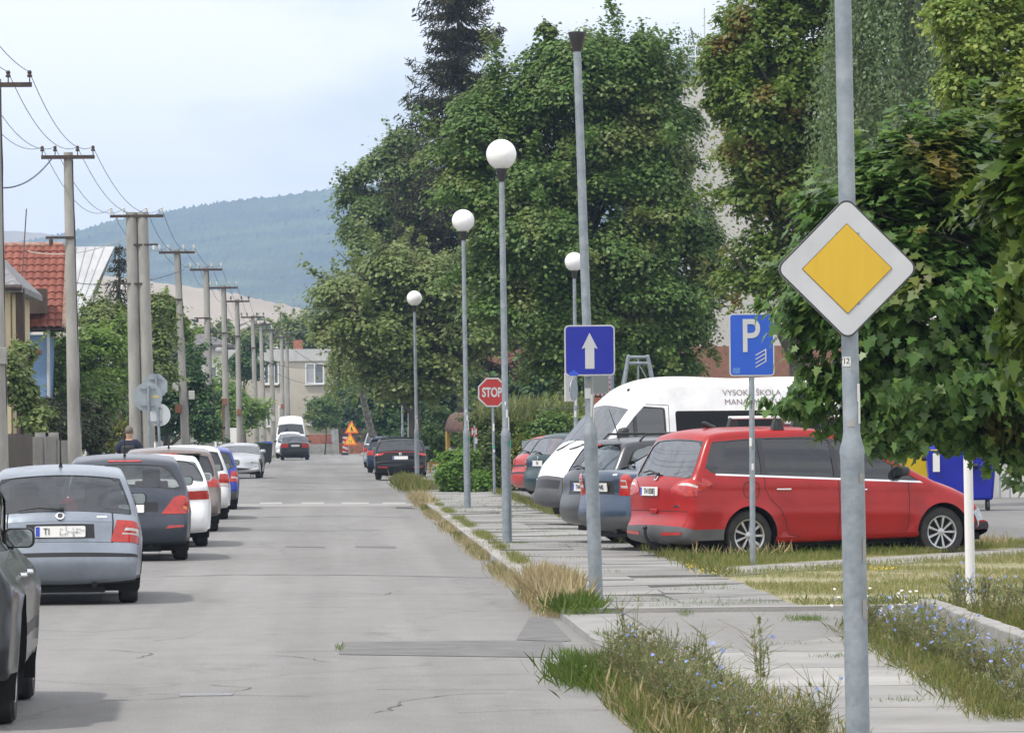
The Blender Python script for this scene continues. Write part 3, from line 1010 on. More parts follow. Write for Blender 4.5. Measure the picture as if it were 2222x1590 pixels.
    if wiper:
        q0, q1 = (0.0, .62)
        p0, n0 = b.frame(rw[0] + .02, q0)
        p1, n1 = b.frame(rw[0] + .1, q1)
        pm_, nm_ = b.frame(rw[0] + .13, (q0 + q1) / 2)
        mb = MB()
        mb.tube([p0 + n0 * .02, pm_ + nm_ * .035, p1 + n1 * .025], [.016, .012, .01], 6)
        mb.tube([p0 - Vector((0, .04, 0)) + n0 * .02, p0 + n0 * .03], .022, 8)
        mb.build('rear_wiper', BLACK, root)
    if antenna:
        p, nn = b.frame(antenna, 0)
        mb = MB()
        mb.tube([p, p + Vector((-.02, 0, .05)), p + Vector((-.16, 0, .42))], [.022, .01, .004], 8)
        mb.build('aerial', BLACK, root)
    for hx, hz in handles:
        for sg in (1, -1):
            yw = float(b.Hw(hx, hz)) + .018
            mb = MB()
            mb.tube([(hx - .1, sg * (yw - .02), hz), (hx - .08, sg * (yw + .012), hz), (hx + .08, sg * (yw + .012), hz), (hx + .1, sg * (yw - .02), hz)], .014, 8)
            mb.build('door_handle', CHROME, root)
    if rails:
        for sg in (1, -1):
            yw = float(b.Hw(base[9, 0], b.H - .16))
            mb = MB()
            x0, x1 = base[8, 0] + .25, base[10, 0] - .05
            mb.tube([(x0, sg * (yw - .08), b.H - .06), (x0 + .1, sg * (yw - .08), b.H + .04), (x1 - .15, sg * (yw - .08), b.H + .05), (x1, sg * (yw - .08), b.H - .06)], .018, 8)
            mb.build('roof_rail', rails, root)
    if extra: extra(root, b, on, pm)
    return root

def _mirror_shell(x, y, z, w, h, d):
    vs, fs = [], []
    ring = rrect(w, h, .045, 4)
    n = len(ring)
    for (k, dx) in ((1.0, -.03), (1.03, 0), (.9, d * .5), (.5, d * .75)):
        for (a, c) in ring: vs.append((x + dx, y + a * k, z + c * k))
    for i in range(3):
        for k in range(n): fs.append((i * n + k, i * n + (k + 1) % n, (i + 1) * n + (k + 1) % n, (i + 1) * n + k))
    fs.append(tuple(range(n - 1, -1, -1)))
    fs.append(tuple(3 * n + k for k in range(n)))
    return vs, fs

def make_plate(s, M_, root, w=.52):
    mb = MB()
    mb.prism(rrect(w, .115, .015, 3), .012, M_)
    po = mb.build('number_plate', PLATE_W, root)
    mb = MB()
    mb.prism([(-w / 2 + .008, -.05), (-w / 2 + .05, -.05), (-w / 2 + .05, .05), (-w / 2 + .008, .05)], .004, M_ @ Matrix.Translation((0, -.004, 0)))
    mb.build('plate_band', PLATE_B, po)
    if s:
        text(s, .105, INK, po, (0, 0, 0), align='CENTER', name='plate_text', M=M_ @ Matrix.Translation((.025, -.004, -.002)) @ Matrix.Rotation(PI / 2, 4, 'X') @ Matrix.Diagonal((w / .52 * .82, 1, 1, 1)))
    return po
# ------------------------------------------------------------------ the ground and the far country
def asphalt(name, a, b, stain, crack=0.5):
    m = bpy.data.materials.new(name)
    m.use_nodes = True
    t = m.node_tree
    bs = t.nodes['Principled BSDF']
    bs.inputs['Roughness'].default_value = .88
    bs.inputs['Specular IOR Level'].default_value = .3
    co = t.nodes.new('ShaderNodeTexCoord')
    def noise(scale, detail, stretch=(1, 1, 1), rough=.6):
        mp_ = t.nodes.new('ShaderNodeMapping')
        mp_.inputs['Scale'].default_value = stretch
        n = t.nodes.new('ShaderNodeTexNoise')
        n.inputs['Scale'].default_value = scale
        n.inputs['Detail'].default_value = detail
        n.inputs['Roughness'].default_value = rough
        t.links.new(co.outputs['Object'], mp_.inputs['Vector'])
        t.links.new(mp_.outputs['Vector'], n.inputs['Vector'])
        return n
    def ramp(n, p0, c0, p1, c1):
        r = t.nodes.new('ShaderNodeValToRGB')
        e = r.color_ramp.elements
        e[0].position, e[0].color, e[1].position, e[1].color = p0, (*c0, 1), p1, (*c1, 1)
        t.links.new(n, r.inputs['Fac'])
        return r.outputs['Color']
    def mixc(f, A, B, mode='MIX'):
        x = t.nodes.new('ShaderNodeMix')
        x.data_type = 'RGBA'
        x.blend_type = mode
        if isinstance(f, float): x.inputs['Factor'].default_value = f
        else: t.links.new(f, x.inputs['Factor'])
        for k, v in (('A', A), ('B', B)):
            if isinstance(v, tuple): x.inputs[k].default_value = (*v, 1)
            else: t.links.new(v, x.inputs[k])
        return x.outputs['Result']
    base = ramp(noise(.22, 6, (1, .16, 1)).outputs['Fac'], .35, a, .65, b)
    mo = ramp(noise(2.3, 6, (1, .6, 1), .7).outputs['Fac'], .3, (.90, .90, .90), .7, (1.08, 1.08, 1.08))
    base = mixc(1.0, base, mo, 'MULTIPLY')
    ln = ramp(noise(.9, 3, (1, .012, 1)).outputs['Fac'], .38, (.90, .895, .89), .62, (1.06, 1.06, 1.06))
    base = mixc(1.0, base, ln, 'MULTIPLY')
    st = ramp(noise(.55, 7, (1, .35, 1), .7).outputs['Fac'], .60, (0, 0, 0), .74, (1, 1, 1))
    c = mixc(st, base, stain)
    gr = ramp(noise(55, 3).outputs['Fac'], .3, (.72, .72, .72), .7, (1.18, 1.18, 1.18))
    c = mixc(1.0, c, gr, 'MULTIPLY')
    v = t.nodes.new('ShaderNodeTexVoronoi')
    v.feature = 'DISTANCE_TO_EDGE'
    v.inputs['Scale'].default_value = .32
    mp_ = t.nodes.new('ShaderNodeMapping')
    wob = noise(1.6, 4)
    va = t.nodes.new('ShaderNodeVectorMath')
    va.operation = 'MULTIPLY_ADD'
    va.inputs[1].default_value = (.9, .9, 0)
    t.links.new(wob.outputs['Color'], va.inputs[0])
    t.links.new(co.outputs['Object'], va.inputs[2])
    mp_.inputs['Scale'].default_value = (.6, .45, 1)
    t.links.new(va.outputs['Vector'], mp_.inputs['Vector'])
    t.links.new(mp_.outputs['Vector'], v.inputs['Vector'])
    ck = ramp(v.outputs['Distance'], .0, (crack, crack, crack), .006, (0, 0, 0))
    c = mixc(ck, c, (.06, .058, .055))
    t.links.new(c, bs.inputs['Base Color'])
    bp = t.nodes.new('ShaderNodeBump')
    bp.inputs['Strength'].default_value = .35
    bp.inputs['Distance'].default_value = .01
    t.links.new(noise(70, 3).outputs['Fac'], bp.inputs['Height'])
    t.links.new(bp.outputs['Normal'], bs.inputs['Normal'])
    return m

def slabs(name, a, b, joint, w, h, mortar=.018):
    m = mat(name, a, .9, col2=b, scale=.9, bump=.3, bscale=40, detail=8)
    t = m.node_tree
    bs = t.nodes['Principled BSDF']
    src = bs.inputs['Base Color'].links[0].from_socket
    co = t.nodes.new('ShaderNodeTexCoord')
    n = t.nodes.new('ShaderNodeTexNoise')
    n.inputs['Scale'].default_value = 1.1
    n.inputs['Detail'].default_value = 5
    va = t.nodes.new('ShaderNodeVectorMath')
    va.operation = 'MULTIPLY_ADD'
    va.inputs[1].default_value = (.1, .1, 0)
    t.links.new(co.outputs['Object'], n.inputs['Vector'])
    t.links.new(n.outputs['Color'], va.inputs[0])
    t.links.new(co.outputs['Object'], va.inputs[2])
    br = t.nodes.new('ShaderNodeTexBrick')
    br.inputs['Scale'].default_value = 1
    br.inputs['Brick Width'].default_value = w
    br.inputs['Row Height'].default_value = h
    br.inputs['Mortar Size'].default_value = mortar
    br.inputs['Mortar Smooth'].default_value = .3
    br.offset = 0
    br.inputs['Color1'].default_value = (.86, .86, .86, 1)
    br.inputs['Color2'].default_value = (1.12, 1.12, 1.12, 1)
    br.inputs['Mortar'].default_value = (*joint, 1)
    t.links.new(va.outputs['Vector'], br.inputs['Vector'])
    x = t.nodes.new('ShaderNodeMix')
    x.data_type = 'RGBA'
    x.blend_type = 'MULTIPLY'
    x.inputs['Factor'].default_value = 1
    t.links.new(src, x.inputs['A'])
    t.links.new(br.outputs['Color'], x.inputs['B'])
    t.links.new(x.outputs['Result'], bs.inputs['Base Color'])
    return m

ASPH = asphalt('asphalt', (.192, .189, .184), (.258, .254, .247), (.145, .143, .139), .3)
ASPH2 = asphalt('asphalt_lot', (.17, .168, .165), (.23, .225, .22), (.13, .13, .13))
PATCH = mat('asphalt_patch', (.115, .113, .111), .9, col2=(.165, .162, .158), scale=3, bump=.3, bscale=50)
SLAB = mat('pavement_slab', (.14, .138, .132), .92, col2=(.31, .304, .293), scale=.8, bump=.35, bscale=35, detail=9, lo=.3, hi=.7, stretch=(.5, 1, 1))
KERB = slabs('kerb_stone', (.25, .245, .235), (.35, .34, .325), (.3, .3, .3), 9, 1.0, .012)
CONC = mat('concrete', (.22, .216, .208), .9, col2=(.34, .33, .317), scale=2.5, bump=.35, bscale=30, detail=8)
PCONC = mat('pole_concrete', (.235, .225, .21), .9, col2=(.38, .37, .35), scale=1.6, bump=.3, bscale=22, detail=8, stretch=(1, 1, .35))
TURF = mat('turf_soil', (.17, .165, .075), .95, col2=(.33, .29, .18), scale=1.3, bump=.4, bscale=15, detail=8)
FIELD = mat('country_ground', (.10, .12, .045), .95, col2=(.17, .165, .075), scale=.05, detail=8)

g = sheet('ground', [rect(-2390, -3.9, 2390, 5150)], -.03, FIELD)
road_e = [(-4.0, -3)] + [(-4.0, 320), (-40, 320), (-40, 328), (40, 328), (40, 320), (2.15, 320)] + [(2.15, -3)]
sheet('road', [road_e], 0, ASPH)
sheet('road_verge', [rect(-7.6, -3, -4.15, 319.5)], .09, mat('verge_soil', (.13, .125, .06), .95, col2=(.26, .24, .17), scale=.7, detail=8, bump=.3, bscale=12), thick=.12)
sheet('kerb', [rect(-4.15, -3, -4.0, 319.8)], .10, KERB, thick=.14)
# right side: kerb, slabs, the entrance, the car park
sheet('kerb', [rect(2.15, 42.9, 2.33, 109), rect(2.15, 118, 2.33, 319.8), [(2.15, -3), (2.33, -3), (2.33, 33.2), (2.75, 34.3), (2.75, 34.5), (2.15, 33.4)]], .105, KERB, thick=.14)
sheet('kerb_ramp', [[(2.15, 34.6), (2.95, 34.2), (2.72, 42.9), (2.15, 42.9)]], .055, mat('ramp_concrete', (.23, .226, .22), .9, col2=(.29, .285, .275), scale=2, bump=.3, bscale=40), thick=.08)
sheet('pavement_bed', [rect(2.33, 42.9, 4.4, 124), rect(2.33, 124, 4.3, 319.8)], .055, mat('joint_soil', (.045, .042, .035), .95, col2=(.09, .085, .06), scale=6), thick=.1)
def paving(name, x0, x1, y0, y1, lmin, lmax, z, m, jit=.011, xl=None):
    """worn slabs laid across the path, each a little sunken or tipped"""
    mb = MB()
    y = y0
    while y < y1:
        L_ = min(rng.uniform(lmin, lmax), y1 - y)
        cols = [(x0, x1)] if rng.uniform() < .6 else [(x0, x0 + (x1 - x0) * .5 - .008), (x0 + (x1 - x0) * .5 + .008, x1)]
        for a, b_ in cols:
            ea, eb = rng.normal(size=2) * .006
            q = [(a + ea, y), (b_ + eb, y + rng.normal() * .01), (b_ + eb, y + L_ - .028 + rng.normal() * .008), (a + ea, y + L_ - .028)]
            zz = [z + rng.normal() * jit for _ in q]
            mb.add([(p[0], p[1], h) for p, h in zip(q, zz)] + [(p[0], p[1], z - .09) for p in q], [(0, 1, 2, 3)] + [(i, 4 + i, 4 + (i + 1) % 4, (i + 1) % 4) for i in range(4)])
        y += L_
    o = mb.build(name, m, None, smooth=None)
    o['kind'] = 'structure'
    return o
paving('pavement', 2.335, 4.395, 42.92, 200, 1.1, 2.3, .10, SLAB)
paving('pavement', 2.335, 4.295, 200, 319.7, 2, 4, .10, SLAB)
sheet('pavement', [[(2.33, -3), (4.75, -3), (4.62, 31), (4.85, 38.6), (3.0, 34.5), (2.75, 34.2), (2.33, 33.2)]], .10, slabs('pavement_slab_near', (.23, .225, .215), (.33, .322, .31), (.24, .26, .2), 60, 2.3, .025), thick=.13)
sheet('driveway', [[(2.72, 34.4), (3.0, 34.55), (4.95, 38.7), (30, 38.7), (30, 42.6), (2.72, 42.6)]], .07, asphalt('asphalt_drive', (.22, .215, .208), (.28, .273, .265), (.18, .176, .17)), thick=.1)
sheet('kerb', [[(2.72, 42.6), (5.4, 42.6), (5.4, 42.85), (2.72, 42.85)]], .115, KERB, thick=.12)
sheet('lawn', [[(4.4, 42.9), (30, 42.9), (30, 59.8), (9.5, 59.8), (4.4, 51.8)], [(4.4, 54.6), (9.5, 62.6), (4.4, 62.6)], [(9.5, 62.6), (9.4, 62.0), (14, 62.0), (14, 62.6)]], .09, TURF, thick=.12)
sheet('lawn_path', [[(4.4, 51.8), (9.5, 59.8), (30, 59.8), (30, 62.0), (9.4, 62.0), (4.4, 54.6)]], .10, mat('path_concrete', (.19, .185, .172), .9, col2=(.33, .32, .30), scale=1.1, bump=.3, bscale=30, detail=8), thick=.13)
sheet('car_park', [[(4.4, 62.6), (60, 62.6), (60, 122), (4.4, 122)]], .115, ASPH2, thick=.14)
sheet('park_ground', [rect(4.3, 124, 120, 320)], .08, mat('park_soil', (.10, .10, .045), .95, col2=(.2, .18, .1), scale=.5, detail=8), thick=.1)
sheet('flower_bed', [[(4.95, 38.9), (4.72, 30), (4.6, 20), (30, 20), (30, 38.5), (5.2, 38.5)]], .18, TURF, thick=.2)
# repairs, joints and faded paint on the asphalt
def patch(name, pts, m, z=.004):
    sheet(name, [[(G(x, y).x, G(x, y).y) for x, y in pts]], z, m)
patch('road_patch', [(742, 1393), (1080, 1389), (1218, 1392), (1240, 1427), (1010, 1424), (735, 1420)], PATCH)
patch('road_patch', [(1150, 1338), (1198, 1346), (1240, 1390), (1222, 1392), (1120, 1388)], PATCH)
patch('road_patch', [(770, 1184), (858, 1185), (860, 1189), (772, 1188)], PATCH)
patch('road_patch', [(620, 1185), (705, 1186), (705, 1188), (620, 1187)], PATCH)
patch('road_patch', [(860, 1100), (890, 1100.5), (905, 1104), (858, 1103)], mat('tar_fill', (.04, .04, .04), .8))
LIGHTP = mat('pale_asphalt', (.235, .228, .218), .9, col2=(.295, .287, .275), scale=2)
patch('road_patch', [(520, 1093), (900, 1092), (905, 1098), (515, 1100)], LIGHTP)
WORN = mat('worn_paint', (.42, .41, .395), .8, col2=(.27, .265, .255), scale=14)
for a, b in ((565, 612), (655, 703), (742, 800), (830, 880)):
    patch('road_marking', [(a, 1090.5), (b, 1090), (b + 1, 1094), (a - 2, 1094.5)], WORN, .008)
TAR = mat('crack_tar', (.075, .073, .07), .9, col2=(.17, .165, .16), scale=5)
for pts, w in (([(345, 1251), (520, 1247), (760, 1247), (1010, 1252), (1085, 1254)], .05), ([(600, 1287), (860, 1288), (1100, 1288)], .02), ([(570, 1122), (720, 1119), (890, 1123)], .08), ([(560, 1043), (650, 1047), (740, 1049)], .3),
               ([(590, 1062), (700, 1064), (850, 1061)], .25), ([(560, 1016), (640, 1020), (730, 1019)], .3), ([(560, 1150), (700, 1152), (900, 1148)], .05), ([(330, 1390), (400, 1384), (455, 1363)], .02), ([(320, 1505), (520, 1508), (680, 1510)], .012), ([(80, 1367), (200, 1371), (330, 1362)], .015)):
    q = [G(x, y) for x, y in pts]
    pl = [q[0]]
    for a, b in zip(q[:-1], q[1:]):
        for k in range(1, 6):
            p = a.lerp(b, k / 5)
            pl.append(p + Vector((0, rng.normal() * w * .8, 0)))
    ws = [w * rng.uniform(.3, 1.2) for _ in pl]
    sheet('road_crack', [[(p.x, p.y - v) for p, v in zip(pl, ws)] + [(p.x, p.y + v) for p, v in zip(pl, ws)][::-1]], .004, TAR)
def crack(p, a, n, step=.14, w0=.004, w1=.010):
    L_, R_ = [], []
    p = np.array(p, float)
    for q in range(n):
        d = np.array([math.cos(a), math.sin(a)])
        nrm_ = np.array([-d[1], d[0]]) * rng.uniform(w0, w1)
        L_.append(tuple(p + nrm_)); R_.append(tuple(p - nrm_))
        a += rng.normal() * .32
        p = p + d * step * rng.uniform(.6, 1.4)
    mb = MB()
    mb.add([(x, y, .0045) for x, y in L_ + R_], [(n + i, n + i + 1, i + 1, i) for i in range(n - 1)])
    o = mb.build('road_crack', TAR, None, smooth=None)
    o['kind'] = 'structure'
for k in range(20):
    y = 29 + 90 * rng.uniform() ** 1.5
    crack((rng.uniform(-1.8, .9), y), rng.normal() * .25 + (PI / 2 if k % 4 == 0 else 0), int(rng.uniform(9, 22)))
mb = MB()
gp = G(448, 1507)
mb.prism(rrect(.36, .3, .03, 3), .02, Matrix.Translation((gp.x, gp.y, .006)) @ Matrix.Rotation(-PI / 2, 4, 'X'))
tag(mb.build('drain_cover', mat('cast_iron', (.16, .165, .17), .6, col2=(.22, .22, .23), scale=20)), 'small grey iron cover set in the road in front of the nearest car', 'drain cover')

def ridge(name, pts, D0, D1, m, bump, kind='structure', z0=-1, nx=260, ny=40):
    """rising ground whose crest, seen from the street, passes the given pixels at distance D1"""
    xs = np.linspace(pts[0][0], pts[-1][0], nx)
    cr = np.interp(xs, [p[0] for p in pts], [p[1] for p in pts])
    k = np.ones(9) / 9
    cr = np.convolve(np.pad(cr, 4, 'edge'), k, 'valid')
    V, Fc = [], []
    for j in range(ny + 1):
        t = j / ny
        for i, (x, y) in enumerate(zip(xs, cr)):
            c = P(x, y, D1)
            Y = D0 + (D1 - D0) * t
            zz = z0 + (c.z - z0) * (t ** 1.3)
            X = c.x * (.9 + .1 * t)
            V.append((X, Y + rng.normal() * bump, zz + abs(rng.normal()) * bump * .35 * min(1, t * 5)))
    for i, (x, y) in enumerate(zip(xs, cr)):
        c = P(x, y, D1)
        V.append((c.x, D1 + 300, -2))
    for j in range(ny + 1):
        for i in range(nx - 1):
            a = j * nx + i
            Fc.append((a, a + 1, a + nx + 1, a + nx))
    me = bpy.data.meshes.new(name)
    me.from_pydata(V, [], Fc)
    return tag(link(name, me, m, None, 3.2), kind=kind)
FOREST = mat('forest_green', (.010, .024, .008), .95, col2=(.085, .12, .04), scale=.011, detail=12, lo=.38, hi=.62, bump=1.0, bscale=.05)
ridge('hill', [(-700, 560), (-200, 545), (60, 525), (180, 500), (240, 481), (350, 463), (480, 441), (620, 426), (750, 408), (900, 395), (1100, 392), (1400, 430), (1800, 520), (2600, 640)], 2300, 4600, FOREST, 4.5, nx=900, ny=110)
STUB = mat('stubble_field', (.30, .235, .16), .95, col2=(.38, .31, .23), scale=.012, detail=6, stretch=(1, .3, 1))
ridge('field_hill', [(150, 590), (320, 613), (400, 622), (470, 632), (560, 650), (640, 668), (760, 688), (900, 705), (1200, 760)], 1100, 1900, STUB, 1.2, nx=120)
ridge('far_hill', [(-900, 500), (-200, 497), (20, 502), (110, 507), (190, 519), (400, 560), (700, 640)], 4000, 4840, STUB, 4, nx=90, ny=20)
# wooded valley floor in front of the field
p, n = clumps([(x, y, z, r * 1.3, r, r * .8) for x, y, z, r in [(rng.uniform(-60, 20), rng.uniform(430, 900), rng.uniform(2, 7), rng.uniform(5, 8)) for _ in range(46)]], .8, 2.2, .9, .7, .5, 1.2)
tag(scatter('far_woods', p, n, rng.uniform(.9, 1.7, len(p)), leaf_mat('far_leaf', ((.03, .07, .022), (.04, .085, .028), (.055, .10, .035)), .25)), kind='stuff')

# ------------------------------------------------------------------ lamps and road signs
GALV = mat('galvanised', (.205, .24, .27), .5, metal=.3, col2=(.30, .335, .365), scale=9, bump=.15, bscale=40, detail=8)
LAMPBASE = mat('lamp_cap', (.03, .026, .03), .5)
GLOBE = mat('globe_opal', (.86, .86, .86), .22, coat=.3)
STICK = mat('sticker_white', (.66, .66, .64), .6)
def lamp_post(base, top_h, lean, globe, label, name='street_lamp', r0=.065, r1=.045, step=1.68, grp=None, cap=True):
    root = empty(name, base, 0, label, 'street lamp', grp)
    dx = lean
    ax = lambda z: (dx * z / top_h, 0, z)
    mb = MB()
    mb.tube([ax(-.05), ax(step - .06), ax(step - .02), ax(step + .05), ax(step + .08), ax(top_h * .7), ax(top_h)], [r0, r0, r0 * 1.06, r1 * 1.08, r1, r1 * .98, r1 * .85], 20)
    mb.build('post', GALV, root, smooth=.5)
    if cap:
        mb = MB()
        T = Matrix.Translation(ax(top_h))
        mb.lathe([(r1 * .95, -.02), (r1 * 1.2, .03), (.075, .11), (.085, .15), (.085, .17)], 20, T)
        mb.build('lamp_holder', LAMPBASE, root)
    if globe:
        mb = MB()
        mb.sphere((dx, 0, top_h + .17 + globe * .96), globe, 32, 20)
        mb.build('globe', GLOBE, root, smooth=3.2)
    return root
def stickers(root, r, lst, lean=0, H=5):
    for z, a, w, h, m in lst:
        mb = MB()
        n = 5
        vs = []
        for k in range(n + 1):
            q = math.radians(a) + (k / n - .5) * w / r
            vs += [((r + .002) * math.sin(q) + lean * z / H, -(r + .002) * math.cos(q), z - h / 2), ((r + .002) * math.sin(q) + lean * z / H, -(r + .002) * math.cos(q), z + h / 2)]
        mb.add(vs, [(2 * k, 2 * k + 2, 2 * k + 3, 2 * k + 1) for k in range(n)])
        mb.build('sticker', m, root)
GREENST = mat('sticker_green', (.02, .35, .2), .5)
ORST = mat('sticker_orange', (.7, .15, .05), .5)
# priority sign on the nearest lamp post
b = P(1863, 1692, 23.6); b.z = .1
l1 = lamp_post(b, 6.1, -.06, 0, 'thick galvanised lamp post nearest the camera carrying the yellow diamond sign', r0=.062, r1=.044, step=1.58, grp='lamp posts along the right pavement')
stickers(l1, .0445, [(2.02, -35, .05, .05, STICK), (1.86, 55, .03, .09, STICK), (1.78, 62, .03, .16, STICK), (1.7, -10, .04, .03, PCONC)], -.06, 6.1)
text('712', .04, INK, l1, (-.055, -.0475, 2.02), rot=(PI / 2, 0, math.radians(-35)))
stickers(l1, .0625, [(1.42, 40, .03, .05, PCONC), (1.05, 50, .03, .12, PCONC), (.75, 45, .035, .1, PCONC)], -.06, 6.1)
b = G(1294, 1304, .1)
l2 = lamp_post(b, P(1259, 108, b.y).z - .1, -.135, 0, 'tilted lamp post without a globe carrying the blue arrow sign', r0=.067, r1=.044, step=1.66, grp='lamp posts along the right pavement')
stickers(l2, .048, [(2.02, -10, .06, .1, STICK), (1.9, 35, .03, .22, STICK), (2.2, 0, .08, .04, STICK), (2.3, -30, .03, .06, STICK), (1.74, 60, .03, .3, STICK), (2.1, 20, .05, .07, PCONC)], -.17, 5.7)
for (px, py, tp, lab, h) in ((1101, 1176, 337, 'white globe lamp on a tall post, nearest of the globe lamps', 0), (1014.5, 1101, 480, 'white globe lamp of middle height just left of the red stop sign', 0), (905.5, 1051, 648, 'white globe lamp beside the glossy black hatchback', 0)):
    b = G(px, py, .1)
    s = b.y / F
    R_ = 33 * s if py > 1150 else (24.5 if py > 1080 else 16.5) * s
    zc = P(px, tp, b.y).z
    lp = lamp_post(b, zc - .1 - R_ - .15, -.035, R_, lab, r0=.07, r1=.047, step=1.62, grp='lamp posts along the right pavement')
    stickers(lp, .049, [(1.9, 10, .03, .12, STICK), (2.05, -20, .03, .05, STICK), (1.75, 40, .03, .2, STICK)])
    stickers(lp, .072, [(1.45, 50, .04, .1, GREENST)])
b = P(1251, 1085, 112); b.z = .1
zc = P(1252, 569, 112).z
l6 = lamp_post(b, zc - .1 - .23 - .15, 0.0, .232, 'white globe lamp partly hidden behind the tilted post of the arrow sign', r0=.07, r1=.047, step=1.5, grp='lamp posts in the car park')
stickers(l6, .052, [(1.62, 0, .08, .06, ORST), (1.72, 40, .03, .05, GREENST), (2.0, -10, .05, .15, STICK), (2.3, 10, .05, .2, STICK)])
for (px, y0, D, lab) in ((874, 862, 196, 'far lamp post under the trees, left of a pair'), (888, 858, 182, 'far lamp post under the trees, right of a pair')):
    b = P(px, 1000, D); b.z = .1
    lamp_post(b, 5.4, 0, .2, lab, grp='lamp posts along the right pavement')

SIGN_W = mat('sign_white', (.43, .44, .455), .4, col2=(.50, .51, .525), scale=3)
SIGN_Y = mat('sign_yellow', (.60, .39, .022), .38, col2=(.53, .34, .02), scale=2.5, stretch=(3, 1, .3))
SIGN_B = mat('sign_blue', (.005, .014, .27), .35, col2=(.007, .02, .31), scale=2)
SIGN_B2 = mat('sign_blue_light', (.01, .075, .43), .35, col2=(.014, .085, .47), scale=2)
SIGN_R = mat('sign_red', (.40, .024, .02), .4, col2=(.35, .02, .018), scale=3)
SIGN_GREY = mat('sign_back', (.27, .31, .34), .5, metal=.3, col2=(.32, .36, .39), scale=3)
def plate(root, name, outline, mfront, M_, depth=.018, back=SIGN_GREY):
    mb = MB()
    mb.prism(outline, depth, M_)
    o = mb.build(name, back, root)
    return o
def face(root, name, outline, m, M_, d=.003, off=.0):
    mb = MB()
    mb.prism(outline, d, M_ @ Matrix.Translation((0, -d - off, 0)))
    return mb.build(name, m, root)
def clip_ring(root, r, zs, lean=0, H=6):
    for z in zs:
        mb = MB()
        mb.lathe([(r + .012, -.02), (r + .012, .02)], 16, Matrix.Translation((lean * z / H, 0, z)))
        mb.box((lean * z / H, -r - .012, z), (.1, .03, .03))
        mb.build('clamp', GALV, root)
# diamond
D45 = Matrix.Rotation(PI / 4, 4, 'Y')
c = P(1838, 583, 23.5)
r = empty('priority_road_sign', c, 0, 'yellow and white diamond priority road sign on the nearest lamp post', 'road sign')
half = 151 * 23.5 / F
sq = half * 2 / math.sqrt(2) * 1.045
Mx = D45
bo = plate(r, 'sign_plate', rrect(sq, sq, .05), None, Mx)
face(r, 'dark_rim', rrect(sq, sq, .05), TRIM, Mx, .002)
face(r, 'white_field', rrect(sq - .018, sq - .018, .045), SIGN_W, Mx, .002, .0025)
iq = 97 * 23.5 / F * math.sqrt(2)
face(r, 'thin_rim', rrect(iq + .006, iq + .006, .003, 2), mat('rim_brown', (.12, .07, .03), .6), Mx, .002, .005)
face(r, 'yellow_square', rrect(iq, iq, .002, 2), SIGN_Y, Mx, .002, .0075)
for z in (-.17, .17):
    mb = MB(); mb.box((0.005, .045, z), (.12, .1, .03)); mb.build('clamp', GALV, r)
# one-way arrow
OY = l2.location.y - .12
c = P(1279.5, 760, OY)
s = OY / F
r = empty('one_way_sign', c, 0, 'square blue sign with a white upward arrow on the tilted lamp post', 'road sign')
w = 110 * s
plate(r, 'sign_plate', rrect(w, w, .045), None, Matrix.Identity(4))
face(r, 'white_rim', rrect(w, w, .045), SIGN_W, Matrix.Identity(4), .002)
face(r, 'blue_field', rrect(w - .028, w - .028, .032), SIGN_B, Matrix.Identity(4), .002, .0025)
A = [(-10, -40), (10, -40), (10, 6), (17.5, 3), (0, 38), (-17.5, 3), (-10, 6)]
face(r, 'arrow', [(x * s, z * s) for x, z in A], SIGN_W, Matrix.Identity(4), .002, .005)
face(r, 'faded_mark', [(-.2, -.245), (-.12, -.245), (-.11, -.225), (-.155, -.185), (-.205, -.22)], mat('faded_blue', (.03, .08, .5), .4), Matrix.Identity(4), .001, .005)
for z in (-.15, .15):
    mb = MB(); mb.box((0.02, .055, z), (.12, .1, .03)); mb.build('clamp', GALV, r)
# parking sign
b = G(1634, 1226, .09)
r = empty('parking_sign', b, 0, 'blue parking sign with a white P on a thin post beside the red people carrier', 'road sign')
s = b.y / F
c = P(1631, 748, b.y) - b
mb = MB()
mb.tube([(0, 0.03, -.05), (c.x * .8, .03, c.z * .8), (c.x, .03, c.z + .36)], [.034, .034, .034], 14)
mb.build('post', GALV, r)
Mx = Matrix.Translation((c.x, -.012, c.z))
w, h = 98 * s, 136 * s
plate(r, 'sign_plate', rrect(w, h, .045), None, Mx)
face(r, 'white_rim', rrect(w, h, .045), SIGN_W, Mx, .002)
face(r, 'blue_field', rrect(w - .03, h - .03, .032), SIGN_B2, Mx, .002, .0025)
text('P', 102 * s, SIGN_W, r, (c.x - 3 * s, -.0215, c.z + 16 * s), bold=.006, sx=.82)
zz = lambda x, z: (x * s, z * s)
for k in range(4):
    z0 = -50 + 8.6 * k
    face(r, 'bay_line', [zz(8, z0), zz(31, z0 + 13), zz(31, z0 + 15.5), zz(8, z0 + 2.5)], SIGN_W, Mx, .002, .005)
face(r, 'bay_line', [zz(29, -38), zz(31.5, -37), zz(31.5, -8), zz(29, -9.5)], SIGN_W, Mx, .002, .0075)
face(r, 'worn_sticker', [zz(-42, -62), zz(-26, -62), zz(-26, -50), zz(-42, -50)], mat('worn_blue', (.04, .14, .5), .6, col2=(.1, .2, .45), scale=30), Mx, .001, .005)
stickers(r, .036, [(1.2, 10, .03, .08, STICK), (1.5, -30, .03, .1, STICK), (1.9, 20, .03, .2, PCONC)])
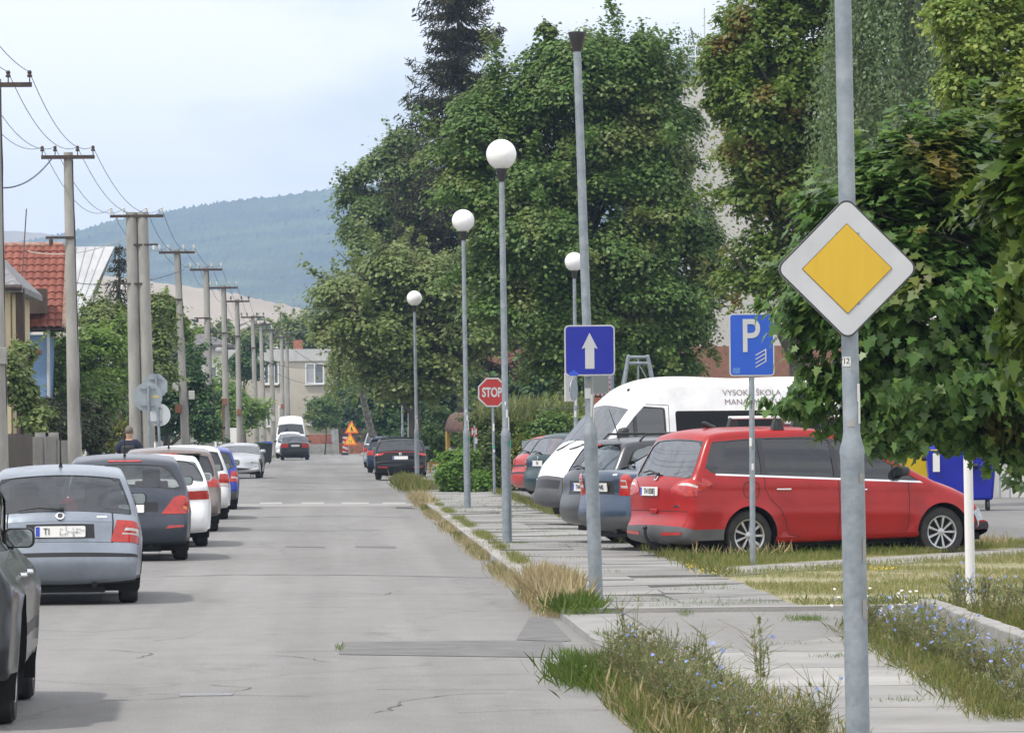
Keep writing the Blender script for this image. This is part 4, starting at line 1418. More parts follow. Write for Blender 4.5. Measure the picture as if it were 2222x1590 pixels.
# stop sign
b = G(1073, 1072, .1)
r = empty('stop_sign', b, 0, 'red octagonal stop sign on a thin post behind the nearest globe lamp', 'road sign')
s = b.y / F
c = P(1068.5, 851, b.y) - b
mb = MB()
mb.tube([(0, .04, -.05), (c.x, .04, c.z + .3)], .034, 12)
mb.build('post', GALV, r)
R8 = 31.5 * s / math.cos(PI / 8)
oc = lambda q: [(q * math.cos(PI / 8 + k * PI / 4), q * math.sin(PI / 8 + k * PI / 4)) for k in range(8)]
Mx = Matrix.Translation((c.x, 0, c.z))
plate(r, 'sign_plate', oc(R8), None, Mx)
face(r, 'white_rim', oc(R8), SIGN_W, Mx, .002)
face(r, 'red_field', oc(R8 * .9), SIGN_R, Mx, .002, .0025)
text('STOP', 28 * s, SIGN_W, r, (c.x - 1 * s, -.009, c.z - 1 * s), bold=.012, sx=.64)
stickers(r, .036, [(1.2, 0, .05, .07, GREENST), (1.1, 0, .05, .06, STICK), (1.7, -10, .04, .2, STICK)])
# signs seen from behind at the left kerb
b = P(326, 1100, 105); b.z = .09
r = empty('round_sign', b, 0, 'round road sign seen from its grey back on a post near the walking man', 'road sign')
c = P(320, 861, 105) - b
mb = MB(); mb.tube([(0, 0, -.05), (c.x + .02, 0, c.z + .25)], .034, 12); mb.build('post', GALV, r)
Mx = Matrix.Translation((c.x, .04, c.z))
circ = lambda q: [(q * math.cos(a), q * math.sin(a)) for a in np.linspace(0, 2 * PI, 41)[:-1]]
plate(r, 'sign_plate', circ(.335), None, Mx)
for z in (-.19, .19):
    mb = MB(); mb.box((c.x, .02, c.z + z), (.34, .03, .03)); mb.build('clamp', GALV, r)
face(r, 'yellow_label', [(.08, -.02), (.26, -.02), (.26, .03), (.08, .03)], mat('label_yellow', (.5, .42, .16), .6), Mx, .002)
stickers(r, .036, [(1.15, 10, .06, .07, mat('label_yellow2', (.6, .5, .1), .6)), (1.2, -30, .03, .06, GREENST)])
b = P(352, 1070, 117); b.z = .09
r = empty('octagon_sign', b, 0, 'octagonal sign back with a round white disc below it, behind the round sign', 'road sign')
c = P(336, 838, 117) - b
mb = MB(); mb.tube([(0, 0, -.05), (c.x + .03, 0, c.z + .3)], .034, 12); mb.build('post', GALV, r)
Mx = Matrix.Translation((c.x, .04, c.z))
plate(r, 'sign_plate', oc(.34), None, Mx)
c2 = P(345, 900, 117) - b
plate(r, 'round_plate', circ(.29), None, Matrix.Translation((c2.x, .04, c2.z)), back=mat('sign_back_pale', (.5, .53, .55), .5))
for z in (c.z + .18, c.z - .18, c2.z + .17, c2.z - .17):
    mb = MB(); mb.box((c.x + .02, .02, z), (.3, .03, .03)); mb.build('clamp', GALV, r)
# road works
b = P(757, 984, 312); b.z = 0
r = empty('roadworks_signs', b, 0, 'two orange and yellow triangular roadworks signs on one stand at the end of the street', 'road sign')
OR = mat('sign_orange', (.85, .16, .02), .5); YE = mat('sign_amber', (.85, .5, .03), .5)
mb = MB(); mb.tube([(0, .05, 0), (0, .05, 2.3)], .03, 8); mb.build('post', GALV, r)
for zc, px in ((930, 763), (956, 760)):
    c = P(px, zc, 312) - b
    tri = lambda q: [(-q, -q * .62), (q, -q * .62), (q * .06, q * 1.1), (-q * .06, q * 1.1)]
    Mx = Matrix.Translation((c.x, 0, c.z))
    plate(r, 'sign_plate', tri(.47), None, Mx)
    face(r, 'orange_rim', tri(.47), OR, Mx, .004)
    face(r, 'yellow_field', tri(.32), YE, Mx, .004, .005)
    if zc < 940: face(r, 'digger_symbol', [(-.08, -.16), (-.02, -.16), (0, -.05), (.03, -.16), (.14, -.16), (.05, -.02), (.03, .12), (-.03, .14), (-.06, .02)], INK, Mx, .004, .01)
    else:
        face(r, 'narrowing_symbol', [(-.1, -.16), (-.07, -.16), (-.04, .06), (-.07, .08)], INK, Mx, .004, .01)
        face(r, 'narrowing_symbol', [(.1, -.16), (.07, -.16), (.07, .08), (.04, .0)], INK, Mx, .004, .01)
b = P(749, 984, 314); b.z = 0
r = empty('warning_board', b, 0, 'red and white striped upright board beside the roadworks signs', 'warning board')
mb = MB(); mb.prism([(-.17, .15), (.17, .15), (.17, 1.25), (-.17, 1.25)], .03); mb.build('board', SIGN_W, r)
for k in range(3):
    face(r, 'red_stripe', [(-.17, .3 + k * .34), (.17, .18 + k * .34), (.17, .36 + k * .34), (-.17, .48 + k * .34)], SIGN_R, Matrix.Identity(4), .004)
mb = MB(); mb.box((0, .05, .08), (.5, .3, .16)); mb.build('foot', BLACK, r)
# hydrant marker
b = P(1031, 1050, 124.5); b.z = .1
r = empty('hydrant_marker', b, 0, 'small red sign with a white H above a little white tag by the bushes', 'marker sign')
mb = MB(); mb.tube([(0, .02, 0), (0, .02, 1.75)], .03, 8); mb.build('post', GALV, r)
c = P(1029, 937, 124.5) - b
Mx = Matrix.Translation((c.x, 0, c.z))
plate(r, 'sign_plate', rrect(.17, .24, .01, 2), None, Mx)
face(r, 'red_field', rrect(.17, .24, .01, 2), SIGN_R, Mx, .003)
text('H', .2, SIGN_W, r, (c.x, -.006, c.z), bold=.008)
face(r, 'white_tag', rrect(.07, .16, .01, 2), SIGN_W, Matrix.Translation((c.x + .05, 0, c.z - .24)), .01)
# white bollard post
b = G(2107, 1316, .1)
t = P(2100, 978, b.y) - b
mb = MB()
mb.tube([(0, 0, -.1), (t.x * .97, 0, t.z * .97), (t.x, 0, t.z)], [.046, .042, .036], 18)
o = mb.build('white_post', mat('chipped_white', (.66, .65, .62), .6, col2=(.74, .73, .71), scale=9, bump=.2, lo=.3, hi=.45), None, smooth=.6)
o.location = b
tag(o, 'chipped white steel post standing in the grass in front of the red car bonnet', 'post')

# ------------------------------------------------------------------ utility poles and wires
IRON = mat('crossarm_iron', (.035, .028, .028), .7, col2=(.08, .05, .04), scale=9)
PORC = mat('porcelain', (.62, .62, .6), .25)
RUST = mat('rusty_band', (.19, .07, .03), .8, col2=(.1, .06, .04), scale=9)
def pole(i, top, bot, D, arm, double=False, box=None, label='', lower=None):
    T, B = P(*top, D), P(*bot, D)
    k = (T.x - B.x) / (T.z - B.z)
    base = Vector((B.x - k * (B.z - .09), D, .09))
    root = empty('utility_pole', base, 0, label, 'utility pole', 'concrete utility poles along the left kerb')
    H = T.z - .09
    lean = T.x - base.x
    for q in ((-.14, .14) if double else (0,)):
        mb = MB()
        d2 = q * 1.0
        mb.tube([(q * (1.5 if double else 1), 0, -.05), (lean + q * 1.2, 0, H)], [.20, .17] if double else [.18, .11], 20)
        mb.build('shaft', PCONC, root, smooth=.6)
    mb = MB(); mb.box((lean, -.13, H - .12), (arm * 2, .08, .09)); arm_o = mb.build('crossarm', IRON, root)
    mb = MB(); mb.box((lean, 0, H - .12), (.34 if not double else .6, .32, .05)); mb.build('pole_band', IRON, root)
    ins = []
    for x in (-.96, -.48, .36, .94):
        mb = MB()
        T_ = Matrix.Translation((lean + x * arm, -.13, H - .08))
        mb.lathe([(.012, 0), (.012, .1), (.045, .1), (.05, .14), (.03, .16), (.045, .19), (.03, .23)], 10, T_)
        mb.build('insulator', PORC if i in (2, 3, 4, 5) else IRON, arm_o)
        ins.append(base + Vector((lean + x * arm, -.13, H + .12)))
    if lower:
        for (dz, l) in lower:
            mb = MB(); f = (H - dz) / H
            mb.box((lean * f - l / 2, -.14, H - dz), (abs(l) + .25, .06, .06)); o = mb.build('bracket', IRON, root)
            mb = MB(); mb.lathe([(.012, -.18), (.05, -.16), (.05, -.05), (.012, 0)], 8, Matrix.Translation((lean * f - l, -.14, H - dz))); mb.build('insulator', PORC if i == 2 else IRON, o)
    for z in (2.2, 4.0, 5.4):
        mb = MB(); f = z / H; rr = .165 - .06 * f
        if not double:
            mb.lathe([(rr + .006, -.012), (rr + .006, .012)], 18, Matrix.Translation((lean * f, 0, z))); mb.build('pole_band', IRON, root)
    if box:
        for (z, x, m_) in box:
            f = z / H
            mb = MB(); mb.box((lean * f + x, -.1, z), (.22, .2, .32)); mb.build('junction_box', m_, root, bevel=.015)
    # cable stapled down the road side
    mb = MB()
    pts = [(lean * z / H + (.15 - .05 * z / H) + .012 * math.sin(z * 3 + i), -.06, z) for z in np.linspace(1.0 if i < 5 else 2.4, H - .2, 16)]
    if double: pts = [(x + .16, y, z) for x, y, z in pts]
    mb.tube(pts, .016, 6)
    mb.build('down_cable', BLACK, root)
    return ins, base, H, lean
BOXG = mat('box_grey', (.45, .45, .43), .6)
BOXR = mat('box_rust', (.24, .09, .05), .7)
spec = [((-10, 172), (0, 1100), 88, .70, False, [(3.15, .06, CONC)], 'concrete utility pole cut off by the left edge of the picture', None),
        ((148, 331), (163, 1003), 111, .64, False, None, 'tall concrete utility pole in front of the red tiled roof', [(2.05, .45)]),
        ((297, 461), (309, 955), 142, .82, True, None, 'double concrete utility pole beside the round sign back', [(1.0, -.5), (2.2, .5)]),
        ((384, 541), (403, 960), 170, .66, False, [(3.0, .3, BOXG), (3.3, -.28, BOXG), (2.5, -.22, BOXR)], 'concrete utility pole with grey boxes, next after the double pole', [(1.85, .35)]),
        ((447, 579), (456, 960), 189, .66, False, None, 'concrete utility pole in front of the grey hipped roof', [(2.1, .4)]),
        ((485, 619), (492, 965), 213, .64, False, [(3.0, -.05, BOXR)], 'concrete utility pole with a rusty pipe and red box', [(2.2, .4)]),
        ((514, 649), (521, 965), 236, .64, False, [(2.6, -.02, BOXR)], 'concrete utility pole between the rusty piped pole and the far house', [(1.9, .3)]),
        ((548, 684), (557, 965), 270, .68, False, [(2.2, .05, BOXG), (2.35, -.25, BOXG)], 'concrete utility pole with two pale boxes in front of the far house', [(1.9, .3)]),
        ((566, 700), (573, 965), 286, .62, False, None, 'concrete utility pole at the left windows of the far house', None),
        ((588, 712), (594, 980), 303, .62, False, [(2.4, .0, BOXG)], 'concrete utility pole beside the bins at the far end', None),
        ((611, 728), (613, 905), 322, .62, False, [(3.3, .0, BOXR)], 'second last concrete utility pole of the row', None),
        ((622, 742), (625, 893), 338, .5, False, None, 'last concrete utility pole of the row by the white van', None)]
INS = [pole(i, *a[:4], double=a[4], box=a[5], label=a[6], lower=a[7])for i, a in enumerate(spec)]
mb = MB()
f = INS[5]
mb.tube([(f[1].x - .2, f[1].y - .18, .1), (f[1].x - .17, f[1].y - .18, 3.0)], .035, 8)
tag(mb.build('rusty_pipe', RUST), 'rusty upright pipe against a concrete pole', 'pipe')
WIRE = mat('wire_dark', (.06, .06, .065), .6)
labs = ['outer overhead wire nearest the road strung along the concrete poles', 'inner road side overhead wire strung along the concrete poles', 'inner house side overhead wire strung along the concrete poles', 'outer overhead wire nearest the houses strung along the concrete poles']
back = [P(-330, -360, 62) + Vector((dx, 0, 0)) for dx in (-.6, -.3, .3, .6)]
for w in range(4):
    ends = [back[w]] + [q[0][w] for q in INS]
    mb = MB()
    pts = []
    for a, b in zip(ends[:-1], ends[1:]):
        sag = min(.9, (b - a).length * .022)
        for k in range(14):
            t_ = k / 14
            pts.append(a.lerp(b, t_) - Vector((0, 0, 4 * sag * t_ * (1 - t_))))
    pts.append(ends[-1])
    mb.tube(pts, .0075, 5)
    tag(mb.build('overhead_wire', WIRE), labs[3 - w], 'wire', 'wires along the poles')
def cable(a, b, sag, label, r=.012, m=None):
    mb = MB()
    mb.tube([a.lerp(b, t_) - Vector((0, 0, 4 * sag * t_ * (1 - t_))) for t_ in np.linspace(0, 1, 15)], r, 5)
    tag(mb.build('service_cable', m or WIRE), label, 'cable')
cable(P(112, 345, 111), P(-40, 395, 96), .35, 'thick cable from the tall pole off to the left', .018)
cable(P(290, 508, 142), P(60, 545, 150), .3, 'pale cable from the double pole to the red roof', .014, BOXG)
cable(P(400, 585, 170), P(140, 610, 150), .3, 'dark cable crossing in front of the white roof', .013)
cable(P(390, 755, 170), P(225, 830, 150), .5, 'cable drooping from the pole with grey boxes to the hedge', .011)
cable(P(548, 700, 270), P(735, 700, 300), .6, 'upper cable crossing in front of the far trees', .018)
cable(P(560, 715, 270), P(740, 690, 262), .5, 'lower cable crossing in front of the far trees', .018)
cable(P(566, 780, 286), P(735, 785, 335), .5, 'cable crossing the windows of the far house', .018)
cable(P(640, 760, 335), P(735, 800, 335), .3, 'slack cable on the facade of the far house', .018)
cable(P(600, 810, 303), P(735, 830, 335), .4, 'cable below the upper windows of the far house', .016)
# ------------------------------------------------------------------ houses
PLASTER = mat('plaster_cream', (.50, .45, .385), .9, col2=(.56, .51, .44), scale=.8, detail=8, bump=.15, bscale=30)
PLASTER_Y = mat('plaster_yellow', (.50, .42, .26), .9, col2=(.58, .49, .31), scale=.8, detail=8)
PLASTER_B = mat('plaster_blue', (.13, .22, .38), .9, col2=(.17, .27, .44), scale=1, detail=8)
PLASTER_W = mat('plaster_white', (.56, .545, .52), .9, col2=(.64, .625, .60), scale=.6, detail=8)
BRICKR = mat('brick_red', (.24, .085, .05), .9, col2=(.34, .14, .09), scale=3, detail=8, bump=.4, bscale=14)
WOODD = mat('dark_wood', (.045, .03, .024), .85, col2=(.09, .06, .045), scale=5, stretch=(1, 1, .2))
UPVC = mat('window_white', (.78, .78, .77), .4)
PANE = mat('pane_glass', (.10, .12, .14), .08, spec=.8, col2=(.2, .22, .24), scale=.7)
CURTAIN = mat('net_curtain', (.33, .35, .38), .8, col2=(.42, .44, .47), scale=4, stretch=(6, 1, .4))
TIN = mat('tin_roof', (.40, .41, .43), .5, metal=.1, col2=(.50, .51, .52), scale=1.2)
GREYROOF = mat('grey_roof', (.10, .095, .10), .8, col2=(.15, .14, .145), scale=2)
def window(root, x, z, w, h, y=0, mull=1, pane=PANE, curtain=None, frame=UPVC, t=.1):
    """window set in a facade lying in the plane y, facing -y"""
    mb = MB()
    for (cx, cz, sx, sz) in [(x - w / 2 + t / 2, z, t, h), (x + w / 2 - t / 2, z, t, h), (x, z + h / 2 - t / 2, w - 2 * t, t), (x, z - h / 2 + t / 2, w - 2 * t, t)]:
        mb.box((cx, y - .02, cz), (sx, .1, sz))
    for k in range(mull):
        mb.box((x - w / 2 + w * (k + 1) / (mull + 1), y - .02, z), (t, .08, h - 2 * t))
    fo = mb.build('window', frame, root)
    n = mull + 1
    for k in range(n):
        mb = MB()
        mb.box((x - w / 2 + w * (k + .5) / n, y - .0, z), (w / n - t, .02, h - 2 * t))
        mb.build('pane', curtain if (curtain and k == 0) else pane, fo)
    mb = MB()
    mb.box((x, y - .08, z - h / 2 - .04), (w + .1, .22, .05))
    mb.build('sill', frame, fo)
    return fo
# the far house closing the street
D = 345; s = D / F
A, Bp = P(436, 930, D), P(735, 930, D)
top = P(700, 765, D).z
root = empty('far_house', (A.x, D, 0), 0, 'flat-roofed cream house with white windows closing the end of the street', 'house')
Wd = Bp.x - A.x
X = lambda px: P(px, 900, D).x - A.x
Z = lambda py: P(650, py, D).z
mb = MB(); mb.box((Wd / 2, 5, top / 2 - .3), (Wd, 10, top - .6)); mb.build('wall', PLASTER, root)
mb = MB(); mb.box((Wd / 2, 5, top - .15 - .02), (Wd + .3, 10.3, .9)); mb.build('cornice', mat('cornice_grey', (.46, .46, .46), .8, col2=(.56, .56, .55), scale=2), root)
for (px0, px1, py0, py1, mu, cu) in ((663, 704, 788, 834, 1, CURTAIN), (573, 585, 788, 833, 0, None), (594, 606, 788, 833, 0, None), (664, 704, 874, 922, 1, CURTAIN), (578, 588, 880, 925, 0, None), (604, 612, 880, 925, 0, None), (458, 478, 792, 842, 0, CURTAIN), (458, 478, 880, 925, 0, None)):
    window(root, X((px0 + px1) / 2), (Z(py0) + Z(py1)) / 2, (px1 - px0) * s, (py1 - py0) * s, 0, mu, PANE, cu)
mb = MB(); mb.box((X(590), -.01, Z(838)), (44 * s, .06, .12)); mb.build('brick_band', BRICKR, root)
mb = MB(); mb.box((X(648), 3, top + .5), (.7, .7, 1.0)); mb.build('chimney', BRICKR, root)
mb = MB(); mb.box((X(640), -.02, .45), (Wd * .5, .08, .9)); mb.build('plinth', BRICKR, root)
# hipped grey roof house behind the poles
D = 333
A = P(408, 930, D)
root = empty('hipped_roof_house', (A.x - 1.2, D, 0), 0, 'pale house under a grey hipped roof behind the utility poles', 'house')
zt, ze = P(440, 722, D).z, P(440, 748, D).z
w = 3.6
mb = MB(); mb.box((w / 2 + .2, 4, ze / 2), (w, 8, ze)); mb.build('wall', PLASTER_W, root)
mb = MB(); mb.add([(-.5, -.6, ze), (w + .9, -.6, ze), (w + .9, 8.6, ze), (-.5, 8.6, ze), (.4, 3.4, zt), (w - 1.2, 3.4, zt), (-.5, -.6, ze - .2), (w + .9, -.6, ze - .2), (w + .9, 8.6, ze - .2), (-.5, 8.6, ze - .2)],
                  [(0, 1, 5, 4), (1, 2, 5), (2, 3, 4, 5), (3, 0, 4), (9, 8, 7, 6), (0, 6, 7, 1), (1, 7, 8, 2), (2, 8, 9, 3), (3, 9, 6, 0)]); mb.build('roof', GREYROOF, root, smooth=None)
window(root, w - .6, P(467, 818, D).z, .7, 1.6, 0, 0)
mb = MB(); mb.sphere((w - .1, -.5, P(472, 758, D).z), .3, 16, 10, (1, .4, .8)); mb.build('satellite_dish', TIN, root)
# wall and gate at the end of the street
D = 329
mb = MB()
a, b = P(668, 990, D), P(726, 990, D)
mb.box(((a.x + b.x) / 2, D, .36), (b.x - a.x, .25, .72))
tag(mb.build('concrete_wall', CONC), 'low concrete garden wall at the end of the street', 'wall')
mb = MB()
mb.box(((a.x + b.x) / 2, D + .35, .95), (b.x - a.x, .12, .9))
tag(mb.build('brick_fence', BRICKR), 'reddish fence panels standing behind the low concrete wall', 'fence')
for px, lab in ((728, 'concrete gate post left of the brown gate'), ):
    c = P(px, 985, D); mb = MB(); mb.box((c.x, D - .2, .95), (.4, .4, 1.9)); tag(mb.build('gate_post', CONC), lab, 'gate post')
a, b = P(736, 990, D), P(830, 990, D)
root = empty('brown_gate', (a.x, D, 0), 0, 'long reddish brown metal fence behind the roadworks signs', 'fence')
mb = MB(); mb.box(((b.x - a.x) / 2, 0, .4), (b.x - a.x, .2, .8)); mb.build('base_wall', BRICKR, root)
mb = MB()
for k in range(int((b.x - a.x) / .09)): mb.box((k * .09, 0, 1.28), (.05, .03, .96))
mb.build('bars', mat('gate_brown', (.10, .05, .035), .7), root)
mb = MB(); mb.box(((b.x - a.x) / 2, 0, 1.78), (b.x - a.x, .06, .05)); mb.build('rail', mat('gate_brown', (.1, .05, .035)), root)
# red tiled house on the left
D = 150
x0, x1 = P(-60, 600, D).x, P(139, 600, D).x
zr, ze = P(80, 528, D).z, P(80, 713, D).z
root = empty('red_roof_house', (x0, D, 0), 0, 'house with a steep red tiled roof and blue wall behind the tall utility pole', 'house')
w = x1 - x0
def tiled(name, w, z0, z1, dy, pitch, rows_w, root, y0, m):
    """corrugated tile slope rising from (y0,z0) to (y0+dy,z1)"""
    nx, nz = int(w / .06), int(math.hypot(dy, z1 - z0) / rows_w)
    V, Fc = [], []
    for j in range(nz * 2 + 2):
        t = (j // 2 + (j % 2) * .98) / (nz + 1)
        for i in range(nx + 1):
            h = .045 * abs(math.sin(i * .06 / .24 * PI)) + (0.035 if j % 2 == 0 else 0)
            V.append((w * i / nx, y0 + dy * t - h * .6, z0 + (z1 - z0) * t + h))
    for j in range(nz * 2 + 1):
        for i in range(nx):
            a = j * (nx + 1) + i
            Fc.append((a, a + 1, a + nx + 2, a + nx + 1))
    me = bpy.data.meshes.new(name)
    me.from_pydata(V, [], Fc)
    return link(name, me, m, root, .9)
TILE = mat('red_tile', (.18, .05, .032), .75, col2=(.28, .095, .065), scale=2.2, detail=8)
tiled('roof', w, ze, zr, 2.6, 0, .33, root, -.5, TILE)
mb = MB(); mb.add([(0, -.45, ze - .06), (w, -.45, ze - .06), (w, 2.1, zr - .06), (0, 2.1, zr - .06), (0, 4.9, ze), (w, 4.9, ze)], [(3, 2, 1, 0), (2, 3, 4, 5), (0, 4, 3), (1, 2, 5)]); mb.build('roof_back', WOODD, root, smooth=None)
mb = MB()
for k in range(int(w / .35)): mb.tube([(k * .35, 2.1, zr + .02), (k * .35 + .37, 2.1, zr + .04)], .09, 8)
mb.build('ridge_tiles', mat('ridge_tile', (.3, .12, .08), .8, col2=(.42, .3, .24), scale=8), root)
mb = MB()
n = 18
for k in range(n): mb.box((w + .02, -.45 + 2.55 * (k + .5) / n, ze + (zr - ze) * (k + .5) / n + .05), (.14, .2, .2))
mb.build('verge_tiles', mat('verge_tile', (.36, .22, .16), .8, col2=(.5, .42, .36), scale=8), root)
mb = MB(); mb.box((w / 2 - .3, 2.2, ze / 2 - .1), (w - .6, 4.4, ze - .2)); mb.build('wall', PLASTER_B, root)
mb = MB(); mb.box((P(70, 700, D).x - x0, -.5, P(60, 655, D).z), (1.0, .9, .8)); mb.build('balcony', WOODD, root)
mb = MB(); mb.tube([(P(50, 600, D).x - x0, -.4, P(50, 600, D).z)] * 1 + [(P(50, 600, D).x - x0 + .01, 1.8, zr + 1.2)], .02, 6); mb.build('aerial', IRON, root)
mb = MB(); mb.tube([(P(105, 740, D).x - x0, -.1, 0), (P(105, 740, D).x - x0, -.1, ze)], .05, 8); mb.build('drainpipe', TIN, root)
# yellow house nearer on the left
D = 126
x0, x1 = P(-120, 700, D).x, P(47, 700, D).x
ze = P(40, 622, D).z
root = empty('yellow_house', (x0, D, 0), 0, 'yellowish house with a grey eave at the left edge of the picture', 'house')
w = x1 - x0
mb = MB(); mb.box((w / 2 - .15, 4, ze / 2), (w - .3, 8, ze)); mb.build('wall', PLASTER_Y, root)
mb = MB(); mb.box((w - .05, .25, ze / 2), (.22, .5, ze - .1)); mb.build('corner_boards', WOODD, root)
zz1 = P(20, 560, D).z
mb = MB(); mb.add([(-1, -.6, ze), (w + .04, -.6, ze), (w + .04, 8.6, ze), (-1, 8.6, ze), (-1, 3.6, zz1 + .9), (w - 1.5, 3.6, zz1 + .9), (-1, -.6, ze - .16), (w + .04, -.6, ze - .16), (w + .04, 8.6, ze - .16), (-1, 8.6, ze - .16)],
                  [(0, 1, 5, 4), (1, 2, 5), (2, 3, 4, 5), (9, 8, 7, 6), (0, 6, 7, 1), (1, 7, 8, 2), (2, 8, 9, 3), (3, 9, 6, 0), (0, 4, 3)]); mb.build('roof', mat('slate_tiles', (.13, .13, .14), .7, col2=(.26, .26, .27), scale=6), root, smooth=None)
mb = MB(); mb.tube([(-1, -.66, ze - .04), (w + .06, -.66, ze - .04)], .08, 8); mb.build('gutter', IRON, root)
mb = MB(); mb.box((w - .1, -.5, P(40, 765, D).z), (1.3, 1.0, .14)); mb.build('porch_roof', RUST, root, bevel=.02)
# white tin A-frame roof
D = 176
x0, xr, xe = P(120, 540, D).x, P(243, 530, D).x, P(176, 700, D).x
zr, ze = P(200, 531, D).z, P(200, 690, D).z
root = empty('tin_roof_house', (x0, D, 0), 0, 'steep white tin roof with an overhanging pointed gable behind the bushes', 'house')
mb = MB()
r_, e_ = xr - x0, xe - x0
mb.add([(0, -.2, ze), (e_, -.2, ze), (r_, 1.9, zr), (0, 1.9, zr), (0, 4.0, ze), (e_, 4.0, ze)], [(0, 1, 2, 3), (3, 2, 5, 4)])
o = mb.build('roof', TIN, root, smooth=None)
sm = o.modifiers.new('thickness', 'SOLIDIFY'); sm.thickness = .05
mb = MB()
for k in range(1, 6):
    t_ = k / 6
    xx0, xx1 = e_ * t_, min(r_, r_ * t_)
    mb.tube([(xx0 * .98, -.23, ze), (xx1 * .98, 1.87, zr + .01)], .012, 5)
mb.build('standing_seam', TIN, root)
mb = MB(); mb.add([(e_ - 1.2, 0, 0), (e_ - 1.2, 3.9, 0), (e_ - 1.2, 3.9, ze), (e_ - 1.2, 1.9, zr - .1), (e_ - 1.2, 0, ze)], [(0, 1, 2, 3, 4)]); mb.build('gable', WOODD, root, smooth=None)
mb = MB(); mb.box((e_ / 2 - .7, 1.9, ze / 2 - .1), (e_ - 1.2, 3.6, ze - .2)); mb.build('wall', PLASTER_Y, root)
mb = MB(); mb.tube([(e_ + .35, 1.2, 0), (e_ + .35, 1.2, zr - .9)], .05, 8); mb.build('roof_post', UPVC, root)
# apartment block behind the trees on the right
D = 215
xl = P(1478, 500, D).x
zt, zb_ = P(1500, 168, D).z, P(1500, 752, D).z
root = empty('apartment_block', (xl, D, 0), math.radians(-4), 'pale apartment block above a brown brick base behind the trees', 'building')
mb = MB(); mb.box((11, 7, (zt + zb_) / 2), (22, 14, zt - zb_)); mb.build('wall', mat('panel_white', (.44, .43, .415), .9, col2=(.50, .49, .475), scale=.5, detail=6), root)
mb = MB(); mb.box((6.5, 7, zb_ / 2), (31.5, 14.6, zb_)); mb.build('base', mat('brick_brown', (.20, .095, .065), .9, col2=(.27, .14, .10), scale=3, bump=.3, bscale=9), root)
mb = MB(); mb.box((11, 7, zt + .25), (22.3, 14.3, .5)); mb.build('parapet', mat('parapet_grey', (.27, .32, .37), .7), root)
mb = MB(); mb.box((1.2, 4, zt + .9), (1.3, 2, .8)); mb.build('roof_cabin', mat('cabin_blue', (.22, .28, .34), .6), root)
for k in range(4):
    for j in range(4): window(root, 9 + 3.2 * k, zb_ + 2 + 3 * j, 1.7, 1.5, 0, 1)
mb = MB()
for x in np.linspace(.3, 2.6, 6): mb.tube([(x, .4, zt + .4), (x, .4, zt + 1.5)], .025, 6)
for z in (1.0, 1.5): mb.tube([(.3, .4, zt + z), (2.6, .4, zt + z)], .025, 6)
mb.build('roof_railing', UPVC, root)
mb = MB(); mb.tube([(1.2, .8, zt), (1.2, .8, zt + 3.3)], .03, 6); mb.build('roof_mast', TIN, root)
c = P(1518, 175, D)
# ------------------------------------------------------------------ fences and gardens on the left
XF = -7.3
def at(px): return XF * F / (px - 715) if px < 700 else 0
root = empty('plank_fence', (XF, 0, .05), 0, 'weathered brown plank fence between the two nearest utility poles', 'fence')
mb = MB()
y = at(4)
while y < at(72):
    mb.box((0, y, .85 + rng.normal() * .02), (.03, .115, 1.65)); y += .135
mb.build('planks', mat('fence_wood', (.05, .038, .03), .9, col2=(.12, .10, .08), scale=6, stretch=(1, 1, .15), bump=.4), root)
mb = MB()
for z in (.5, 1.4): mb.box((-.05, (at(4) + at(72)) / 2, z), (.05, at(72) - at(4), .08))
mb.build('rail', WOODD, root)
mb = MB(); mb.box((.08, at(66), 1.62), (.06, .5, .28)); tag(mb.build('letter_box', SIGN_GREY), 'small grey letter box hung on the plank fence', 'letter box')
root = empty('concrete_fence', (XF, 0, .05), 0, 'grey corrugated concrete fence behind the tall utility pole', 'fence')
mb = MB()
y = at(74)
while y < at(168):
    mb.tube([(0, y, 0), (0, y, 1.62 if y < at(117) else 1.5)], .09, 8); y += .17
mb.build('panels', mat('fence_concrete', (.21, .20, .18), .9, col2=(.30, .285, .265), scale=3), root)
for px in (88, 117):
    mb = MB(); mb.box((.02, at(px), .85), (.25, .3, 1.75)); mb.build('post', CONC, root)
root = empty('white_gate', (XF, at(184), .05), 0, 'white tubular garden gate left of the white gate post', 'gate')
g1 = at(200) - at(184)
mb = MB()
for z in (.25, .8, 1.35): mb.tube([(0, 0, z), (0, g1, z)], .03, 8)
for k in range(6): mb.tube([(0, g1 * k / 5, .25), (0, g1 * k / 5, 1.35)], .02, 8)
mb.build('bars', UPVC, root)
mb = MB(); mb.box((0, g1 * .35, .6), (.02, g1 * .3, .5)); mb.build('panel', UPVC, root)
mb = MB(); mb.box((XF, at(212), .82), (.45, .6, 1.62))
tag(mb.build('gate_post', mat('post_white', (.46, .44, .41), .9, col2=(.55, .53, .5), scale=3), bevel=.03), 'stout whitish gate post left of the walking man', 'gate post')
root = empty('picket_fence', (XF + .1, 0, .05), 0, 'pale picket fence running along the gardens behind the poles', 'fence')
mb = MB()
y = at(230)
while y < 300:
    mb.box((0, y, .65 + .05 * math.sin(y)), (.03, .11, 1.3)); y += .22
mb.build('pickets', mat('picket_grey', (.36, .36, .35), .8, col2=(.46, .46, .45), scale=4), root)
mb = MB()
for z in (.35, 1.0): mb.box((-.04, 225, z), (.04, 148, .07))
mb.build('rail', WOODD, root)
for px, y0, lab in ((508, 930, 'white garden post behind the rusty piped pole'),):
    c = P(px, 965, 255); mb = MB(); mb.box((c.x, 255, .95), (.55, .55, 1.9)); tag(mb.build('gate_post', UPVC), lab, 'gate post')
